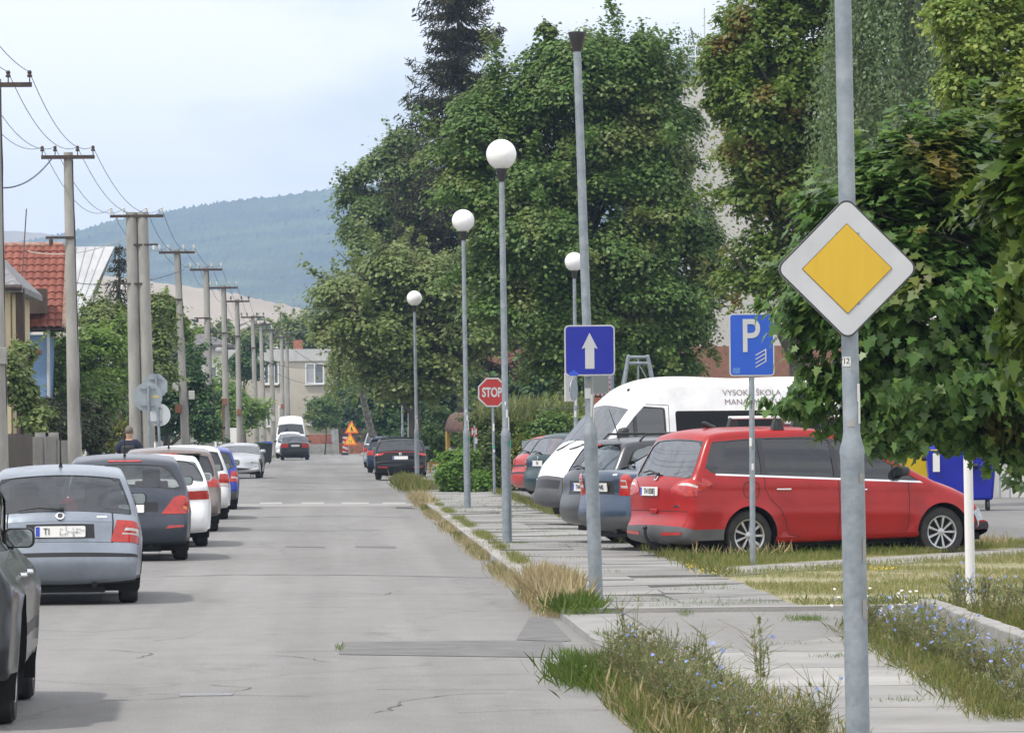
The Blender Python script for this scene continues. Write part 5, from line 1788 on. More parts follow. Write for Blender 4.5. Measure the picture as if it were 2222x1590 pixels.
# wheelie bins
def bin_(px, D, lid, label, h=1.0, body=(.02, .028, .024)):
    c = P(px, 1000, D); c.z = .09
    root = empty('wheelie_bin', c, .15, label, 'bin', 'wheelie bins on the left kerb')
    mb = MB()
    a, b_ = .24, .29
    mb.add([(-a, -a, .08), (a, -a, .08), (a, a, .08), (-a, a, .08), (-b_, -b_ - .06, h), (b_, -b_ - .06, h), (b_, b_ + .06, h), (-b_, b_ + .06, h)], [(3, 2, 1, 0), (0, 1, 5, 4), (1, 2, 6, 5), (2, 3, 7, 6), (3, 0, 4, 7)])
    mb.build('body', mat('bin_body' + str(len(MATS)), body, .5), root, bevel=.03)
    mb = MB(); mb.box((0, 0, h + .03), (.62, .76, .06)); mb.box((0, .05, h + .08), (.5, .55, .05)); mb.build('lid', lid, root, bevel=.02)
    for sx in (-.22, .22):
        mb = MB(); mb.lathe([(.1, -.02), (.1, .02)], 16, Matrix.Translation((sx, .3, .1)) @ Matrix.Rotation(PI / 2, 4, 'Y')); mb.build('wheel', RUBBER, root)
    mb = MB(); mb.tube([(-.2, .4, h - .03), (.2, .4, h - .03)], .02, 8); mb.build('handle', BLACK, root)
bin_(566, 222, mat('bin_green', (.03, .06, .025), .5), 'dark green wheelie bin with its lid shut, left of the blue-lidded bin')
bin_(577, 229, mat('bin_blue', (.02, .07, .42), .5), 'black wheelie bin with a bright blue lid on the left kerb')
# ------------------------------------------------------------------ car park furniture
BLUEB = mat('container_blue', (.005, .012, .28), .4, col2=(.007, .016, .33), scale=3)
def container(c, rz, m, label, w=1.32, h=1.2, d=1.0):
    root = empty('waste_container', c, rz, label, 'waste container')
    mb = MB()
    a, e = w / 2 * .88, w / 2
    mb.add([(-a, -d * .42, .2), (a, -d * .42, .2), (a, d * .42, .2), (-a, d * .42, .2), (-e, -d / 2, h), (e, -d / 2, h), (e, d / 2, h), (-e, d / 2, h)], [(3, 2, 1, 0), (0, 1, 5, 4), (1, 2, 6, 5), (2, 3, 7, 6), (3, 0, 4, 7)])
    mb.build('body', m, root, bevel=.05)
    mb = MB()
    n = 8
    vs = []
    for k in range(n + 1):
        t_ = k / n
        vs += [(-e - .02, -d / 2 + d * t_, h + .02 + .22 * math.sin(PI * t_) ** .7), (e + .02, -d / 2 + d * t_, h + .02 + .22 * math.sin(PI * t_) ** .7)]
    mb.add(vs, [(2 * k, 2 * k + 1, 2 * k + 3, 2 * k + 2) for k in range(n)] + [tuple(2 * k for k in range(n + 1)), tuple(2 * k + 1 for k in range(n, -1, -1))])
    mb.build('lid', m, root, smooth=.6)
    for sx in (-1, 1):
        mb = MB(); mb.tube([(sx * e * .98, 0, h - .15), (sx * (e + .08), 0, h - .15)], .05, 10); mb.build('lifting_pin', BLACK, root)
        for sy in (-1, 1):
            mb = MB(); mb.lathe([(.09, -.03), (.1, -.015), (.1, .015), (.09, .03)], 16, Matrix.Translation((sx * a * .85, sy * d * .33, .1)) @ Matrix.Rotation(PI / 2, 4, 'Y')); mb.build('castor', RUBBER, root)
    mb = MB(); mb.prism([(-.55, .75), (-.42, .75), (-.42, 1.1), (-.55, 1.1)], .01, Matrix.Translation((0, -d / 2 - .01, 0))); mb.build('paper_label', STICK, root)
    mb = MB(); mb.tube([(.05, -d / 2 - .03, .86), (.3, -d / 2 - .03, .86)], .05, 8); mb.build('lid_pedal', BLACK, root)
    mb = MB(); mb.tube([(.25, -d / 2 - .01, .72), (.62, -d / 2 - .02, 1.2)], .018, 6); mb.build('rib', BLUEB, root)
    return root
c = P(2086, 1100, 88); c.z = .12
container(c, -.1, BLUEB, 'bright blue wheeled waste container behind the bonnet of the red people carrier', 1.34, 1.15)
c = P(2005, 1090, 91); c.z = .12
container(c, -.1, mat('container_yellow', (.55, .38, .01), .4), 'yellow waste container peeping out left of the blue one', 1.2, 1.1)
c = P(1940, 1090, 94); c.z = .12
container(c, -.1, mat('container_green', (.20, .36, .06), .4), 'pale green waste container half hidden by the maple leaves', 1.2, 1.15)
c = P(1292, 1060, 101); c.z = .12
container(c, .3, mat('container_light_blue', (.10, .19, .62), .45), 'light blue container between the dark green estate and the minibus', 1.1, 1.2)
D = 103
mb = MB()
a, b = P(2150, 1085, D), P(2400, 1085, D)
mb.box(((a.x + b.x) / 2, D, .75), (b.x - a.x, .12, 1.3))
tag(mb.build('white_wall', PLASTER_W), 'low white wall at the right edge behind the blue container', 'wall')
c = P(2182, 1085, 101); c.z = .12
root = empty('meter_cabinet', c, 0, 'rounded grey cabinet on two thin legs before the white wall', 'cabinet')
mb = MB(); mb.prism([(-.15, .65), (.15, .65), (.15, 1.0), (.1, 1.1), (0, 1.14), (-.1, 1.1), (-.15, 1.0)], .15); mb.build('box', BOXG, root)
for x in (-.11, .11):
    mb = MB(); mb.tube([(x, .07, 0), (x, .07, .66)], .015, 8); mb.build('leg', GALV, root)
# traffic mirror
b = P(1312, 1080, 106); b.z = .12
root = empty('traffic_mirror', b, math.radians(18), 'square traffic mirror in a red and white frame behind the arrow sign', 'traffic mirror')
c = P(1297, 829, 106) - b
mb = MB(); mb.tube([(0, .06, -.05), (0, .06, c.z + .1)], .038, 12); mb.build('post', GALV, root)
Mx = Matrix.Translation((c.x, 0, c.z)) @ Matrix.Rotation(.06, 4, 'X')
plate(root, 'frame', rrect(.62, .62, .05), None, Mx, .05, SIGN_W)
mb = MB()
for k in range(6):
    q = -.27 + k * .108
    for (x, z) in ((q, .285), (q, -.285), (.285, q), (-.285, q)):
        mb.prism([(x - .02, z - .018), (x + .02, z - .018), (x + .02, z + .018), (x - .02, z + .018)], .003, Mx @ Matrix.Translation((0, -.003, 0)))
o = mb.build('red_marks', SIGN_R, root); o['kind'] = 'stuff'
face(root, 'mirror', rrect(.5, .5, .03), mat('convex_mirror', (.45, .5, .48), .08, metal=1.0), Mx, .004)
b = P(1331, 1080, 108); b.z = .12
mb = MB(); mb.tube([(b.x, 108, 0), (b.x - .02, 108, P(1331, 790, 108).z)], .06, 12)
tag(mb.build('steel_post', mat('post_blue_grey', (.20, .25, .32), .5, metal=.3)), 'thick blue grey steel post right of the traffic mirror', 'post')
c = P(1246, 845, 111.5)
root = empty('edge_on_sign', c, math.radians(68), 'round sign seen nearly edge-on on the globe lamp in the car park', 'road sign')
mb = MB(); mb.prism([(.27 * math.cos(a), .27 * math.sin(a)) for a in np.linspace(0, 2 * PI, 33)[:-1]], .02); mb.build('sign_plate', SIGN_GREY, root)
mb = MB(); mb.box((0, .05, 0), (.3, .07, .03)); mb.build('clamp', GALV, root)
c = P(1237, 840, 113)
root = empty('notice_board', c, math.radians(60), 'cream board seen edge-on beside the round sign', 'sign')
mb = MB(); mb.prism([(-.25, -.35), (.25, -.35), (.25, .35), (-.25, .35)], .03); mb.build('board', PLASTER_W, root)
mb = MB(); mb.prism([(-.05, -.1), (.05, -.1), (.05, .0), (-.05, .0)], .003, Matrix.Translation((0, -.003, 0))); mb.build('print', INK, root)
# steel frame behind the minibus
D = 112
b = P(1384, 1080, D); b.z = .12
root = empty('steel_trestle', b, 0, 'steel A-shaped frame with sloping legs rising above the white minibus', 'steel frame')
q = lambda px, py: P(px, py, D) - b
for (p0, p1) in (((1364, 772), (1322, 1000)), ((1405, 772), (1462, 1000))):
    a, e = q(*p0), q(*p1)
    mb = MB(); mb.tube([a, (e.x * 1.1, 0, -.05)], .05, 10); mb.build('leg', GALV, root)
    mb = MB(); mb.tube([a, (e.x * 1.1, 2.2, -.05)], .05, 10); mb.build('leg', GALV, root)
for py in (775, 788):
    mb = MB(); mb.tube([q(1362, py), q(1407, py)], .042, 10); mb.build('crossbar', GALV, root)
mb = MB(); mb.tube([q(1385, 778), q(1385, 1000)], .022, 8); mb.build('hanging_rod', GALV, root)
mb = MB(); mb.tube([q(1386, 790), q(1430, 870)], .015, 8); mb.build('brace', GALV, root)
mb = MB(); mb.tube([q(1420, 838), q(1560, 834)], .03, 8); mb.build('side_rail', GALV, root)
D = 122
a, b = P(1288, 1060, D), P(1312, 1060, D)
mb = MB(); mb.box(((a.x + b.x) / 2, D, P(1300, 862, D).z / 2), (b.x - a.x, .4, P(1300, 862, D).z))
tag(mb.build('brick_pillar', BRICKR), 'brown brick pillar below the traffic mirror', 'pillar')
# shelter, cabinet, railings among the bushes
D = 150
b = P(1020, 1030, D); b.z = .08
root = empty('rusty_shelter', b, .5, 'rusty arched shelter roof on a yellow post behind the globe lamp', 'shelter')
mb = MB()
vs = []
n = 12
for k in range(n + 1):
    a = PI * .95 * k / n
    for y in (-.5, .9): vs.append((-.38 * math.cos(a) + 0, y, 1.55 + .62 * math.sin(a)))
mb.add(vs, [(2 * k, 2 * k + 1, 2 * k + 3, 2 * k + 2) for k in range(n)])
o = mb.build('arched_roof', mat('rusty_sheet', (.09, .05, .04), .8, col2=(.14, .08, .065), scale=4), root, smooth=1.0)
o.modifiers.new('thickness', 'SOLIDIFY').thickness = .04
for x in (-.36, .36):
    mb = MB(); mb.box((x, -.45, .8), (.12, .1, 1.6)); mb.build('post', mat('post_yellow', (.32, .2, .04), .7), root)
    mb = MB(); mb.box((x, .8, .8), (.12, .1, 1.6)); mb.build('post', mat('post_yellow', (.32, .2, .04)), root)
b = P(992, 1020, 140); b.z = .08
root = empty('utility_cabinet', b, .15, 'grey concrete cabinet with a dark ring mark among the bushes', 'cabinet')
mb = MB(); mb.box((0, 0, .55), (.45, .3, 1.1)); mb.build('body', CONC, root, bevel=.02)
mb = MB(); mb.box((.05, 0, 1.12), (.5, .34, .05)); mb.build('lid', IRON, root)
mb = MB(); mb.tube([(-.12 + .05 * math.cos(a), -.155, .85 + .05 * math.sin(a)) for a in np.linspace(0, 2 * PI, 15)], .012, 5, caps=False); mb.build('ring_mark', INK, root)
YR = mat('railing_yellow', (.55, .30, .02), .5)
for (px, D, lab) in ((948, 176, 'low yellow railing under the trees, farther one'), (966, 166, 'low yellow railing under the trees, nearer one')):
    b = P(px, 1010, D); b.z = .08
    root = empty('yellow_railing', b, .5, lab, 'railing')
    mb = MB(); mb.tube([(-.35, 0, .38), (.35, 0, .38)], .035, 8); mb.build('rail', YR, root)
    for x in (-.3, .3):
        mb = MB(); mb.tube([(x, 0, 0), (x, 0, .38)], .04, 8); mb.build('leg', YR, root)
for px, D, lab, zt in ((1158, 125.5, 'rusty wire fence post standing in the hedge', 880), (1083, 126.5, 'rusty fence post right of the stop sign', 892)):
    b = P(px, 1000, D)
    mb = MB(); mb.tube([(b.x, D, 0), (b.x + .01, D, P(px, zt, D).z)], .05, 8)
    tag(mb.build('fence_post', RUST), lab, 'post')
cable(P(1010, 885, 128), P(1158, 886, 125.5), .05, 'thin fence wire left of the rusty post in the hedge', .012)
cable(P(1158, 884, 125.5), P(1290, 880, 122), .05, 'thin fence wire right of the rusty post in the hedge', .012)
b = P(1144, 1060, 118); b.z = .1
root = empty('info_panel', b, .2, 'small grey panel on a post behind the red hatchback', 'sign')
zc = P(1142, 964, 118).z - .1
mb = MB(); mb.tube([(0, .03, 0), (0, .03, zc)], .025, 8); mb.build('post', GALV, root)
mb = MB(); mb.prism([(-.12, zc - .1), (.14, zc - .1), (.14, zc + .1), (-.12, zc + .1)], .03); mb.build('panel', SIGN_GREY, root)
# low garden wall in the foreground
mb = MB()
pts = [(4.62, 20), (4.72, 30.6), (4.93, 38.5)]
for (a, b) in zip(pts[:-1], pts[1:]):
    n = int((b[1] - a[1]) / 1.0)
    for k in range(n):
        y0, y1 = a[1] + (b[1] - a[1]) * k / n, a[1] + (b[1] - a[1]) * (k + 1) / n - .012
        xx = a[0] + (b[0] - a[0]) * (k + .5) / n
        mb.box((xx + .07 + rng.normal() * .002, (y0 + y1) / 2, .165), (.14, y1 - y0, .33 + rng.normal() * .006))
tag(mb.build('low_wall', CONC, bevel=.012), 'low concrete edging wall round the flower bed in the right foreground', 'wall')
# ------------------------------------------------------------------ the man on the left pavement
def skin(name, pts, edges, rad, m, parent, sub=2, root=0):
    me = bpy.data.meshes.new(name)
    me.from_pydata(pts, edges, [])
    o = link(name, me, m, parent)
    o.modifiers.new('skin', 'SKIN')
    for i, r in enumerate(rad):
        me.skin_vertices[0].data[i].radius = r if isinstance(r, tuple) else (r, r)
        me.skin_vertices[0].data[i].use_root = (i == root)
    s_ = o.modifiers.new('sub', 'SUBSURF'); s_.levels = s_.render_levels = sub
    s2 = o.modifiers.get('skin'); s2.use_smooth_shade = True
    return o
b = P(281, 1040, 99); b.z = .09
man = empty('person', b, math.radians(-4), 'man in a navy T-shirt with a dark backpack walking away along the left pavement', 'person')
SKINM = mat('skin_tone', (.42, .24, .17), .6, col2=(.48, .29, .21), scale=9)
NAVY = mat('navy_shirt', (.012, .016, .035), .9, col2=(.02, .025, .05), scale=5)
k = 1.0
pts = [(0, 0, .95), (0, 0, 1.12), (0, .01, 1.30), (0, 0, 1.44), (0, .01, 1.52), (0, .03, 1.60), (0, .03, 1.70), (0, .03, 1.77),
       (-.12, 0, 1.43), (-.215, -.01, 1.38), (-.27, -.02, 1.14), (-.25, .06, .92), (-.245, .09, .85),
       (.12, 0, 1.43), (.215, -.01, 1.38), (.27, .02, 1.14), (.26, .12, .93), (.255, .15, .86),
       (-.1, 0, .88), (-.11, .12, .5), (-.11, -.02, .1), (-.11, .10, .04),
       (.1, 0, .88), (.11, -.05, .5), (.11, -.32, .14), (.11, -.24, .05)]
ed = [(0, 1), (1, 2), (2, 3), (3, 4), (4, 5), (5, 6), (6, 7), (3, 8), (8, 9), (9, 10), (10, 11), (11, 12), (3, 13), (13, 14), (14, 15), (15, 16), (16, 17), (0, 18), (18, 19), (19, 20), (20, 21), (0, 22), (22, 23), (23, 24), (24, 25)]
rad = [(.17, .12), (.165, .115), (.18, .12), (.12, .09), .058, (.078, .095), (.085, .1), (.05, .06), .09, .075, .05, .038, .03, .09, .075, .05, .038, .03, .1, .075, .045, .04, .1, .075, .045, .04]
skin('body', pts, ed, rad, SKINM, man)
sp_ = [(0, 0, .93), (0, 0, 1.12), (0, .01, 1.30), (0, 0, 1.45), (-.12, 0, 1.42), (-.22, -.01, 1.37), (-.262, -.015, 1.2), (.12, 0, 1.42), (.22, -.01, 1.37), (.262, .01, 1.2)]
skin('t_shirt', sp_, [(0, 1), (1, 2), (2, 3), (3, 4), (4, 5), (5, 6), (3, 7), (7, 8), (8, 9)], [(.2, .145), (.195, .14), (.215, .15), (.15, .125), .125, .108, .085, .125, .108, .085], NAVY, man)
tp = [(0, 0, .95), (-.1, 0, .88), (-.11, .11, .5), (-.11, -.01, .12), (.1, 0, .88), (.11, -.05, .5), (.11, -.3, .17)]
skin('trousers', tp, [(0, 1), (1, 2), (2, 3), (0, 4), (4, 5), (5, 6)], [(.18, .13), .115, .09, .07, .115, .09, .07], mat('trouser_grey', (.06, .06, .065), .9), man)
mb = MB(); mb.sphere((0, .02, 1.715), .103, 20, 14, (.86, 1.02, 1.02)); ho = mb.build('hair', mat('grey_hair', (.11, .09, .075), .9, col2=(.2, .17, .15), scale=30), man, smooth=3.2)
for sx in (-1, 1):
    mb = MB(); mb.sphere((sx * .088, .035, 1.67), .028, 10, 8, (.4, .8, 1.2)); mb.build('ear', SKINM, man, smooth=3.2)
    mb = MB(); mb.sphere((sx * .032, .125, 1.685), .012, 8, 6); mb.build('eye', INK, man, smooth=3.2)
    for f_ in range(4):
        mb = MB(); x = sx * (.25 + .004 * sx); yb = (.09 if sx < 0 else .15)
        mb.tube([(x, yb - .03 + .02 * f_, .845), (x - sx * .005, yb - .028 + .021 * f_, .80), (x - sx * .012, yb - .024 + .021 * f_, .765 + .006 * abs(f_ - 1.5))], [.011, .0095, .007], 7); mb.build('finger', SKINM, man, smooth=1.2)
    mb = MB(); mb.tube([(x, yb + .04, .86), (x - sx * .01, yb + .06, .82), (x - sx * .012, yb + .065, .79)], [.012, .011, .008], 7); mb.build('thumb', SKINM, man, smooth=1.2)
mb = MB(); mb.tube([(0, .118, 1.68), (0, .148, 1.645), (0, .125, 1.635)], [.012, .016, .01], 8); mb.build('nose', SKINM, man, smooth=1.2)
mb = MB(); mb.box((0, .118, 1.605), (.05, .012, .01)); mb.build('mouth', mat('lip_tone', (.3, .12, .1), .6), man)
mb = MB(); mb.box((0, -.21, 1.19), (.31, .16, .42)); bp_ = mb.build('backpack', mat('pack_black', (.014, .014, .016), .7), man, bevel=.06)
mb = MB(); mb.prism([(-.07, 1.10), (0, 1.07), (.07, 1.10), (.085, 1.05), (.03, 1.0), (0, .99), (-.03, 1.0), (-.085, 1.05)], .006, Matrix.Translation((0, -.297, 0))); mb.build('pack_print', STICK, bp_)
for sx in (-1, 1):
    mb = MB(); mb.tube([(sx * .1, -.13, 1.36), (sx * .13, -.05, 1.455), (sx * .14, .08, 1.4), (sx * .13, .14, 1.2)], .022, 6); mb.build('strap', BLACK, bp_)
    mb = MB(); mb.tube([(sx * .262, (.0 if sx < 0 else .02), 1.13), (sx * .264, (-.01 if sx < 0 else .015), 1.165)], .068, 14); mb.build('white_cuff', STICK, man)
    mb = MB(); mb.box((sx * .11, (.07 if sx < 0 else -.27), .04), (.1, .28, .09)); mb.build('shoe', BLACK, man, bevel=.03)
# ------------------------------------------------------------------ the cars of the photo
def seam(pts, w=.011):
    p = np.array(pts, float)
    t = np.gradient(p, axis=0)
    t /= np.linalg.norm(t, axis=1, keepdims=True)
    n = np.stack([-t[:, 1], t[:, 0]], 1) * w / 2
    return [tuple(a) for a in p + n] + [tuple(a) for a in (p - n)[::-1]]
def lampset(z0, z1, q0=.78, slant=.0, side=.28, lens=None):
    return z0, z1, q0, slant, side, lens
def hatch_lamps(s0, s1, q0, side, zz, lens=None, slant=.08):
    """strip polygons and side polygons of a tail lamp between outline marks s0..s1"""
    L = []
    S_ = []
    if lens:
        a, b2, q = lens
        L.append(('tail_light_lens', [(a, q), (b2, q + .05), (b2, 2.01), (a, 2.01)]))
        z0, z1 = zz
        S_.append(('tail_light_lens', [(-.2, z0 + (z1 - z0) * .35), (side * .6, z0 + (z1 - z0) * .35), (side * .6, z0 + (z1 - z0) * .6), (-.2, z0 + (z1 - z0) * .6)]))
    L.append(('tail_light', [(s0, q0 - slant), (s0 + .1 * (s1 - s0), q0 - slant), (s1, q0 + slant), (s1, 2.01), (s0, 2.01)]))
    S_.append(('tail_light', soften([(-.2, zz[0]), (side, zz[0] + .05), (side * .8, zz[1] - .03), (-.2, zz[1])], .05)))
    return L, S_
SHUT = lambda a, b, q: [('boot_line', [(a, q), (b, q), (b, q + .022), (a, q + .022)])]
def shut(s, q, w=.022):
    return ('boot_line', [(s, -q), (s, q), (s + w, q), (s + w, -q)], False)
GREYB = mat('grey_bumper', (.075, .078, .082), .55, col2=(.10, .10, .105), scale=3)

# -- red people carrier
def mpv_extra(root, b, on, pm):
    bar = mat('bar_metal', (.70, .71, .72), .45)
    for x in (1.55, 2.5):
        mb = MB()
        mb.box((x, 0, b.H + .12), (.06, 1.42, .042))
        o = mb.build('roof_bar', bar, root, bevel=.012)
        for sg in (1, -1):
            mb = MB()
            y = sg * .64
            mb.add([(x - .09, y - .05, b.H - .06), (x + .09, y - .05, b.H - .06), (x + .09, y + .05, b.H - .06), (x - .09, y + .05, b.H - .06),
                    (x - .04, y - .035, b.H + .125), (x + .05, y - .035, b.H + .125), (x + .05, y + .035, b.H + .125), (x - .04, y + .035, b.H + .125)],
                   [(3, 2, 1, 0), (4, 5, 6, 7), (0, 1, 5, 4), (1, 2, 6, 5), (2, 3, 7, 6), (3, 0, 4, 7)])
            mb.build('bar_foot', BLACK, o, bevel=.015)
    mb = MB()
    mb.tube([(.35, -.02, .24), (.12, -.02, .22), (-.02, -.02, .25), (-.07, -.02, .33), (-.075, -.02, .42)], [.03, .03, .028, .024, .02], 10)
    mb.sphere((-.075, -.02, .445), .032)
    mb.build('tow_hitch', BLACK, root)
    mb = MB()
    M_ = on(4.25, 0, .0)
    mb.prism(rrect(.2, .06, .02, 3), .03, M_ @ Matrix.Translation((0, -.028, 0)))
    mb.build('tailgate_handle', pm, root, bevel=.01)
    mb = MB()
    mb.prism(rrect(.12, .026, .01, 3), .01, on(4.4, -.75, .006))
    mb.build('model_badge', CHROME, root)
    mb = MB()
    mb.tube([(.95, 0, b.H - .03), (.80, 0, b.H + .05), (.78, 0, b.H + .06)], [.05, .03, .012], 8)
    mb.build('roof_aerial', BLACK, root)
    # ventilating strip of chrome under the windows comes with the seams; fuel flap outline
    mb = MB()
    ring = [(1.02 + x, z + .93) for x, z in rrect(.22, .2, .06, 4)]
    pts = [(x, -float(b.Hw(x, z)) - .002, z) for x, z in ring]
    mb.tube(pts + [pts[0]], .004, 4, caps=False)
    mb.build('fuel_flap', SEAM, root)

mpv_lamps = [('tail_light_lens', [(5.02, .80), (5.3, .88), (5.42, 1.2), (5.42, 2.01), (5.1, 2.01), (5.06, 1.0)]),
             ('tail_light', [(4.72, .66), (4.85, .60), (5.5, .80), (5.97, 1.12), (5.97, 2.01), (4.66, 2.01), (4.66, 1.0)]),
             ('reflector', [(1.78, .42), (2.15, .42), (2.15, 1.15), (1.78, 1.15)])] + SHUT(3.0, 4.66, 1.16)
mpv_side = [('tail_light_lens', [(-.2, 1.02), (.26, 1.03), (.32, 1.045), (.2, 1.085), (-.2, 1.095)]),
            ('tail_light', [(-.2, .915), (.33, .93), (.47, 1.02), (.24, 1.15), (-.2, 1.19)])]
dlo_mpv = [(.50, 1.155), (.36, 1.28), (.43, 1.50), (.55, 1.545), (1.2, 1.585), (1.9, 1.585), (2.45, 1.555), (2.62, 1.51), (3.62, 1.045), (3.58, 1.015)]
mpv_seams = [('chrome_strip', seam([(.52, 1.135), (1.2, 1.105), (2.3, 1.055), (3.56, 1.0)], .026)),
             ('panel_gap', seam([(1.22, 1.10), (1.22, .95), (1.30, .80), (1.45, .66), (1.52, .5), (1.56, .34), (1.8, .30), (3.2, .29), (3.30, .36)])),
             ('panel_gap', seam([(2.30, 1.05), (2.31, .7), (2.28, .3)])), ('panel_gap', seam([(3.34, 1.0), (3.35, .75), (3.33, .45), (3.30, .36)]))]
make_car('red_people_carrier', (4.15, 59.9, .03), math.radians(22), 'red people carrier with roof bars parked on the grass beside the parking sign', 'car', 'mpv', (.33, .007, .007), 0.0, .3,
         W=1.87, belt=(1.175, 1.0), tumble=.34, R=.335, creases=((.93, .016, .05), (.56, .012, .05)), pillars=(1.22, 2.28, 3.16), dlo=dlo_mpv, lamps=mpv_lamps, side_lamps=mpv_side, rw=(6.0, 6.93, .98, 1.02),
         zones=[('grey_bumper', .05, 2.85), ('front_bumper', 18.2, 19)], seams=mpv_seams, side_glass=GLASS_D, rear_glass=GLASS_S, plate='TN 058EJ', plate_s=4.78, plate_q=.16, badge_s=5.75,
         handles=[(1.5, .93), (2.62, .91)], extra=mpv_extra, spokes=9, grille=[shut(4.25, 1.16), shut(3.3, 1.16)], mirror_m=None,
         heads=[('headlight', [(14.9, .9), (15.6, .75), (15.9, 2.01), (14.3, 2.01)])], step=.055)

LEFT = math.radians(92.5)
def left_row(D, Xr, W, wheels): return (Xr - W / 2 + .04, D - wheels)

# -- silver blue hatchback
L1, S1 = hatch_lamps(3.95, 5.1, .80, .26, (.66, .98), lens=(4.35, 4.65, .92), slant=.04)
L1 = [('tail_light', [(4.42, .82), (4.52, .82), (4.52, 1.55), (4.42, 1.55)])] + L1
def silver_extra(root, b, on, pm):
    Mp = on(4.42, 0, .022)
    text('TI', .1, INK, root, (0, 0, 0), name='plate_text', M=Mp @ Matrix.Translation((-.14, -.004, -.002)) @ Matrix.Rotation(PI / 2, 4, 'X') @ Matrix.Diagonal((.8, 1, 1, 1)))
    mb = MB()
    r2 = np.random.default_rng(5)
    for k in range(16):
        x, z = -.07 + .3 * r2.uniform(), -.035 + .07 * r2.uniform()
        mb.box((0, 0, 0), (1, 1, 1))
        n8 = len(mb.v) - 8
        w_, h_ = (r2.uniform(.03, .07), .006) if k % 2 else (.006, r2.uniform(.02, .05))
        for q in range(8):
            p = mb.v[n8 + q]
            mb.v[n8 + q] = tuple(Mp @ Vector((x + p[0] * w_, -.004 + p[1] * .002, z + p[2] * h_)))
    mb.build('plate_smudge', mat('smudge_grey', (.33, .33, .36), .6), root)
    mb = MB()
    mb.box((.62, -.12, 1.0), (.2, .1, .13))
    mb.build('red_parcel', mat('parcel_red', (.5, .06, .05), .6), root)
    mb = MB()
    mb.prism(rrect(.11, .03, .006, 2), .004, on(5.35, -.62, .004))
    mb.build('model_badge', CHROME, root)
make_car('silver_blue_hatchback', mout=.04, loc=(*left_row(48.5, -2.0, 1.66, .74), 0), heading=LEFT, label='silver blue hatchback with tall roof aerial, second car of the left row', cat='car', kind='hatch', col=(.26, .295, .345), metal=.5, rough=.3,
         W=1.66, H=1.45, belt=(.99, .95), wheels=(.74, 3.2), L=4.0, lamps=L1 + SHUT(3.9, 6.0, .77), side_lamps=S1, rw=(5.9, 7.0, .98, 1.22), grille=[('boot_line', [(3.85, -.8), (3.85, .8), (3.9, .8), (3.9, -.8)], False), ('moulding', [(2.55, -2.01), (2.55, 2.01), (2.85, 2.01), (2.85, -2.01)], False), ('plate_recess', [(4.12, -.52), (4.12, .52), (4.78, .5), (4.78, -.5)], False), shut(4.9, .78, .015)],
         plate='', plate_s=4.42, badge_s=5.3, antenna=8.3, extra=silver_extra, front_glass=GLASS_C, rear_glass=GLASS_B, zones=[('rear_apron', 0.0, .3)])

# -- dark grey five-door
L2 = [('indicator', [(4.25, 1.25), (4.42, 1.2), (4.42, 1.6), (4.25, 1.6)]), ('tail_light', [(3.75, .66), (4.95, .88), (5.3, 1.05), (5.25, 1.5), (4.6, 2.01), (4.2, 2.01), (3.9, 1.3)]), ('reflector', [(2.15, .75), (2.45, .8), (2.5, 1.3), (2.3, 1.4)])]
S2 = [('tail_light', soften([(-.2, .74), (.2, .78), (.32, .88), (.2, .95), (-.2, .92)], .04))]
def kia_extra(root, b, on, pm):
    mb = MB()
    mb.prism(rrect(.46, .035, .012, 3), .02, on(7.12, 0, .004))
    mb.build('brake_light', RED_LENS, root)
make_car('dark_grey_hatchback', mout=.04, loc=(*left_row(64.3, -1.96, 1.79, .82), 0), heading=LEFT, label='dark blue grey hatchback with triangular red tail lamps behind the silver hatchback', cat='car', kind='hatch', col=(.055, .065, .085), metal=.4, rough=.28,
         W=1.79, H=1.48, L=4.2, belt=(1.02, .96), lamps=L2, side_lamps=S2, rw=(6.1, 6.85, .86, 1.0), rear_glass=GLASS_C, front_glass=GLASS_C, plate='', plate_s=4.2, plate_q=0, badge_s=5.35, antenna=8.2, extra=kia_extra,
         grille=[('plate_recess', [(4.0, -.6), (4.0, .6), (4.6, .6), (4.6, -.6)], False), ('boot_line', [(3.5, -.75), (3.5, .75), (3.54, .75), (3.54, -.75)], False)], zones=[('rear_apron', 0.0, .5)])

# -- white saloon
L3 = [('tail_light', [(4.15, .74), (4.55, .72), (4.6, 1.2), (4.6, 2.01), (4.18, 2.01)])]
S3 = [('tail_light', soften([(-.2, .76), (.2, .78), (.26, .84), (-.2, .86)], .02))]
make_car('white_saloon', mout=.04, loc=(*left_row(71.7, -1.88, 1.8, .98), 0), heading=LEFT, label='white saloon with slim red tail lamps parked behind the dark grey hatchback', cat='car', kind='sedan', col=(.78, .79, .80), metal=0.0, rough=.3,
         W=1.82, H=1.43, belt=(1.0, .93), lamps=L3, side_lamps=S3, rw=(6.1, 6.95, .95, 1.15), rear_glass=GLASS_B, wiper=False, plate='', plate_s=4.3, mirror_m=CHROME, R=.32)

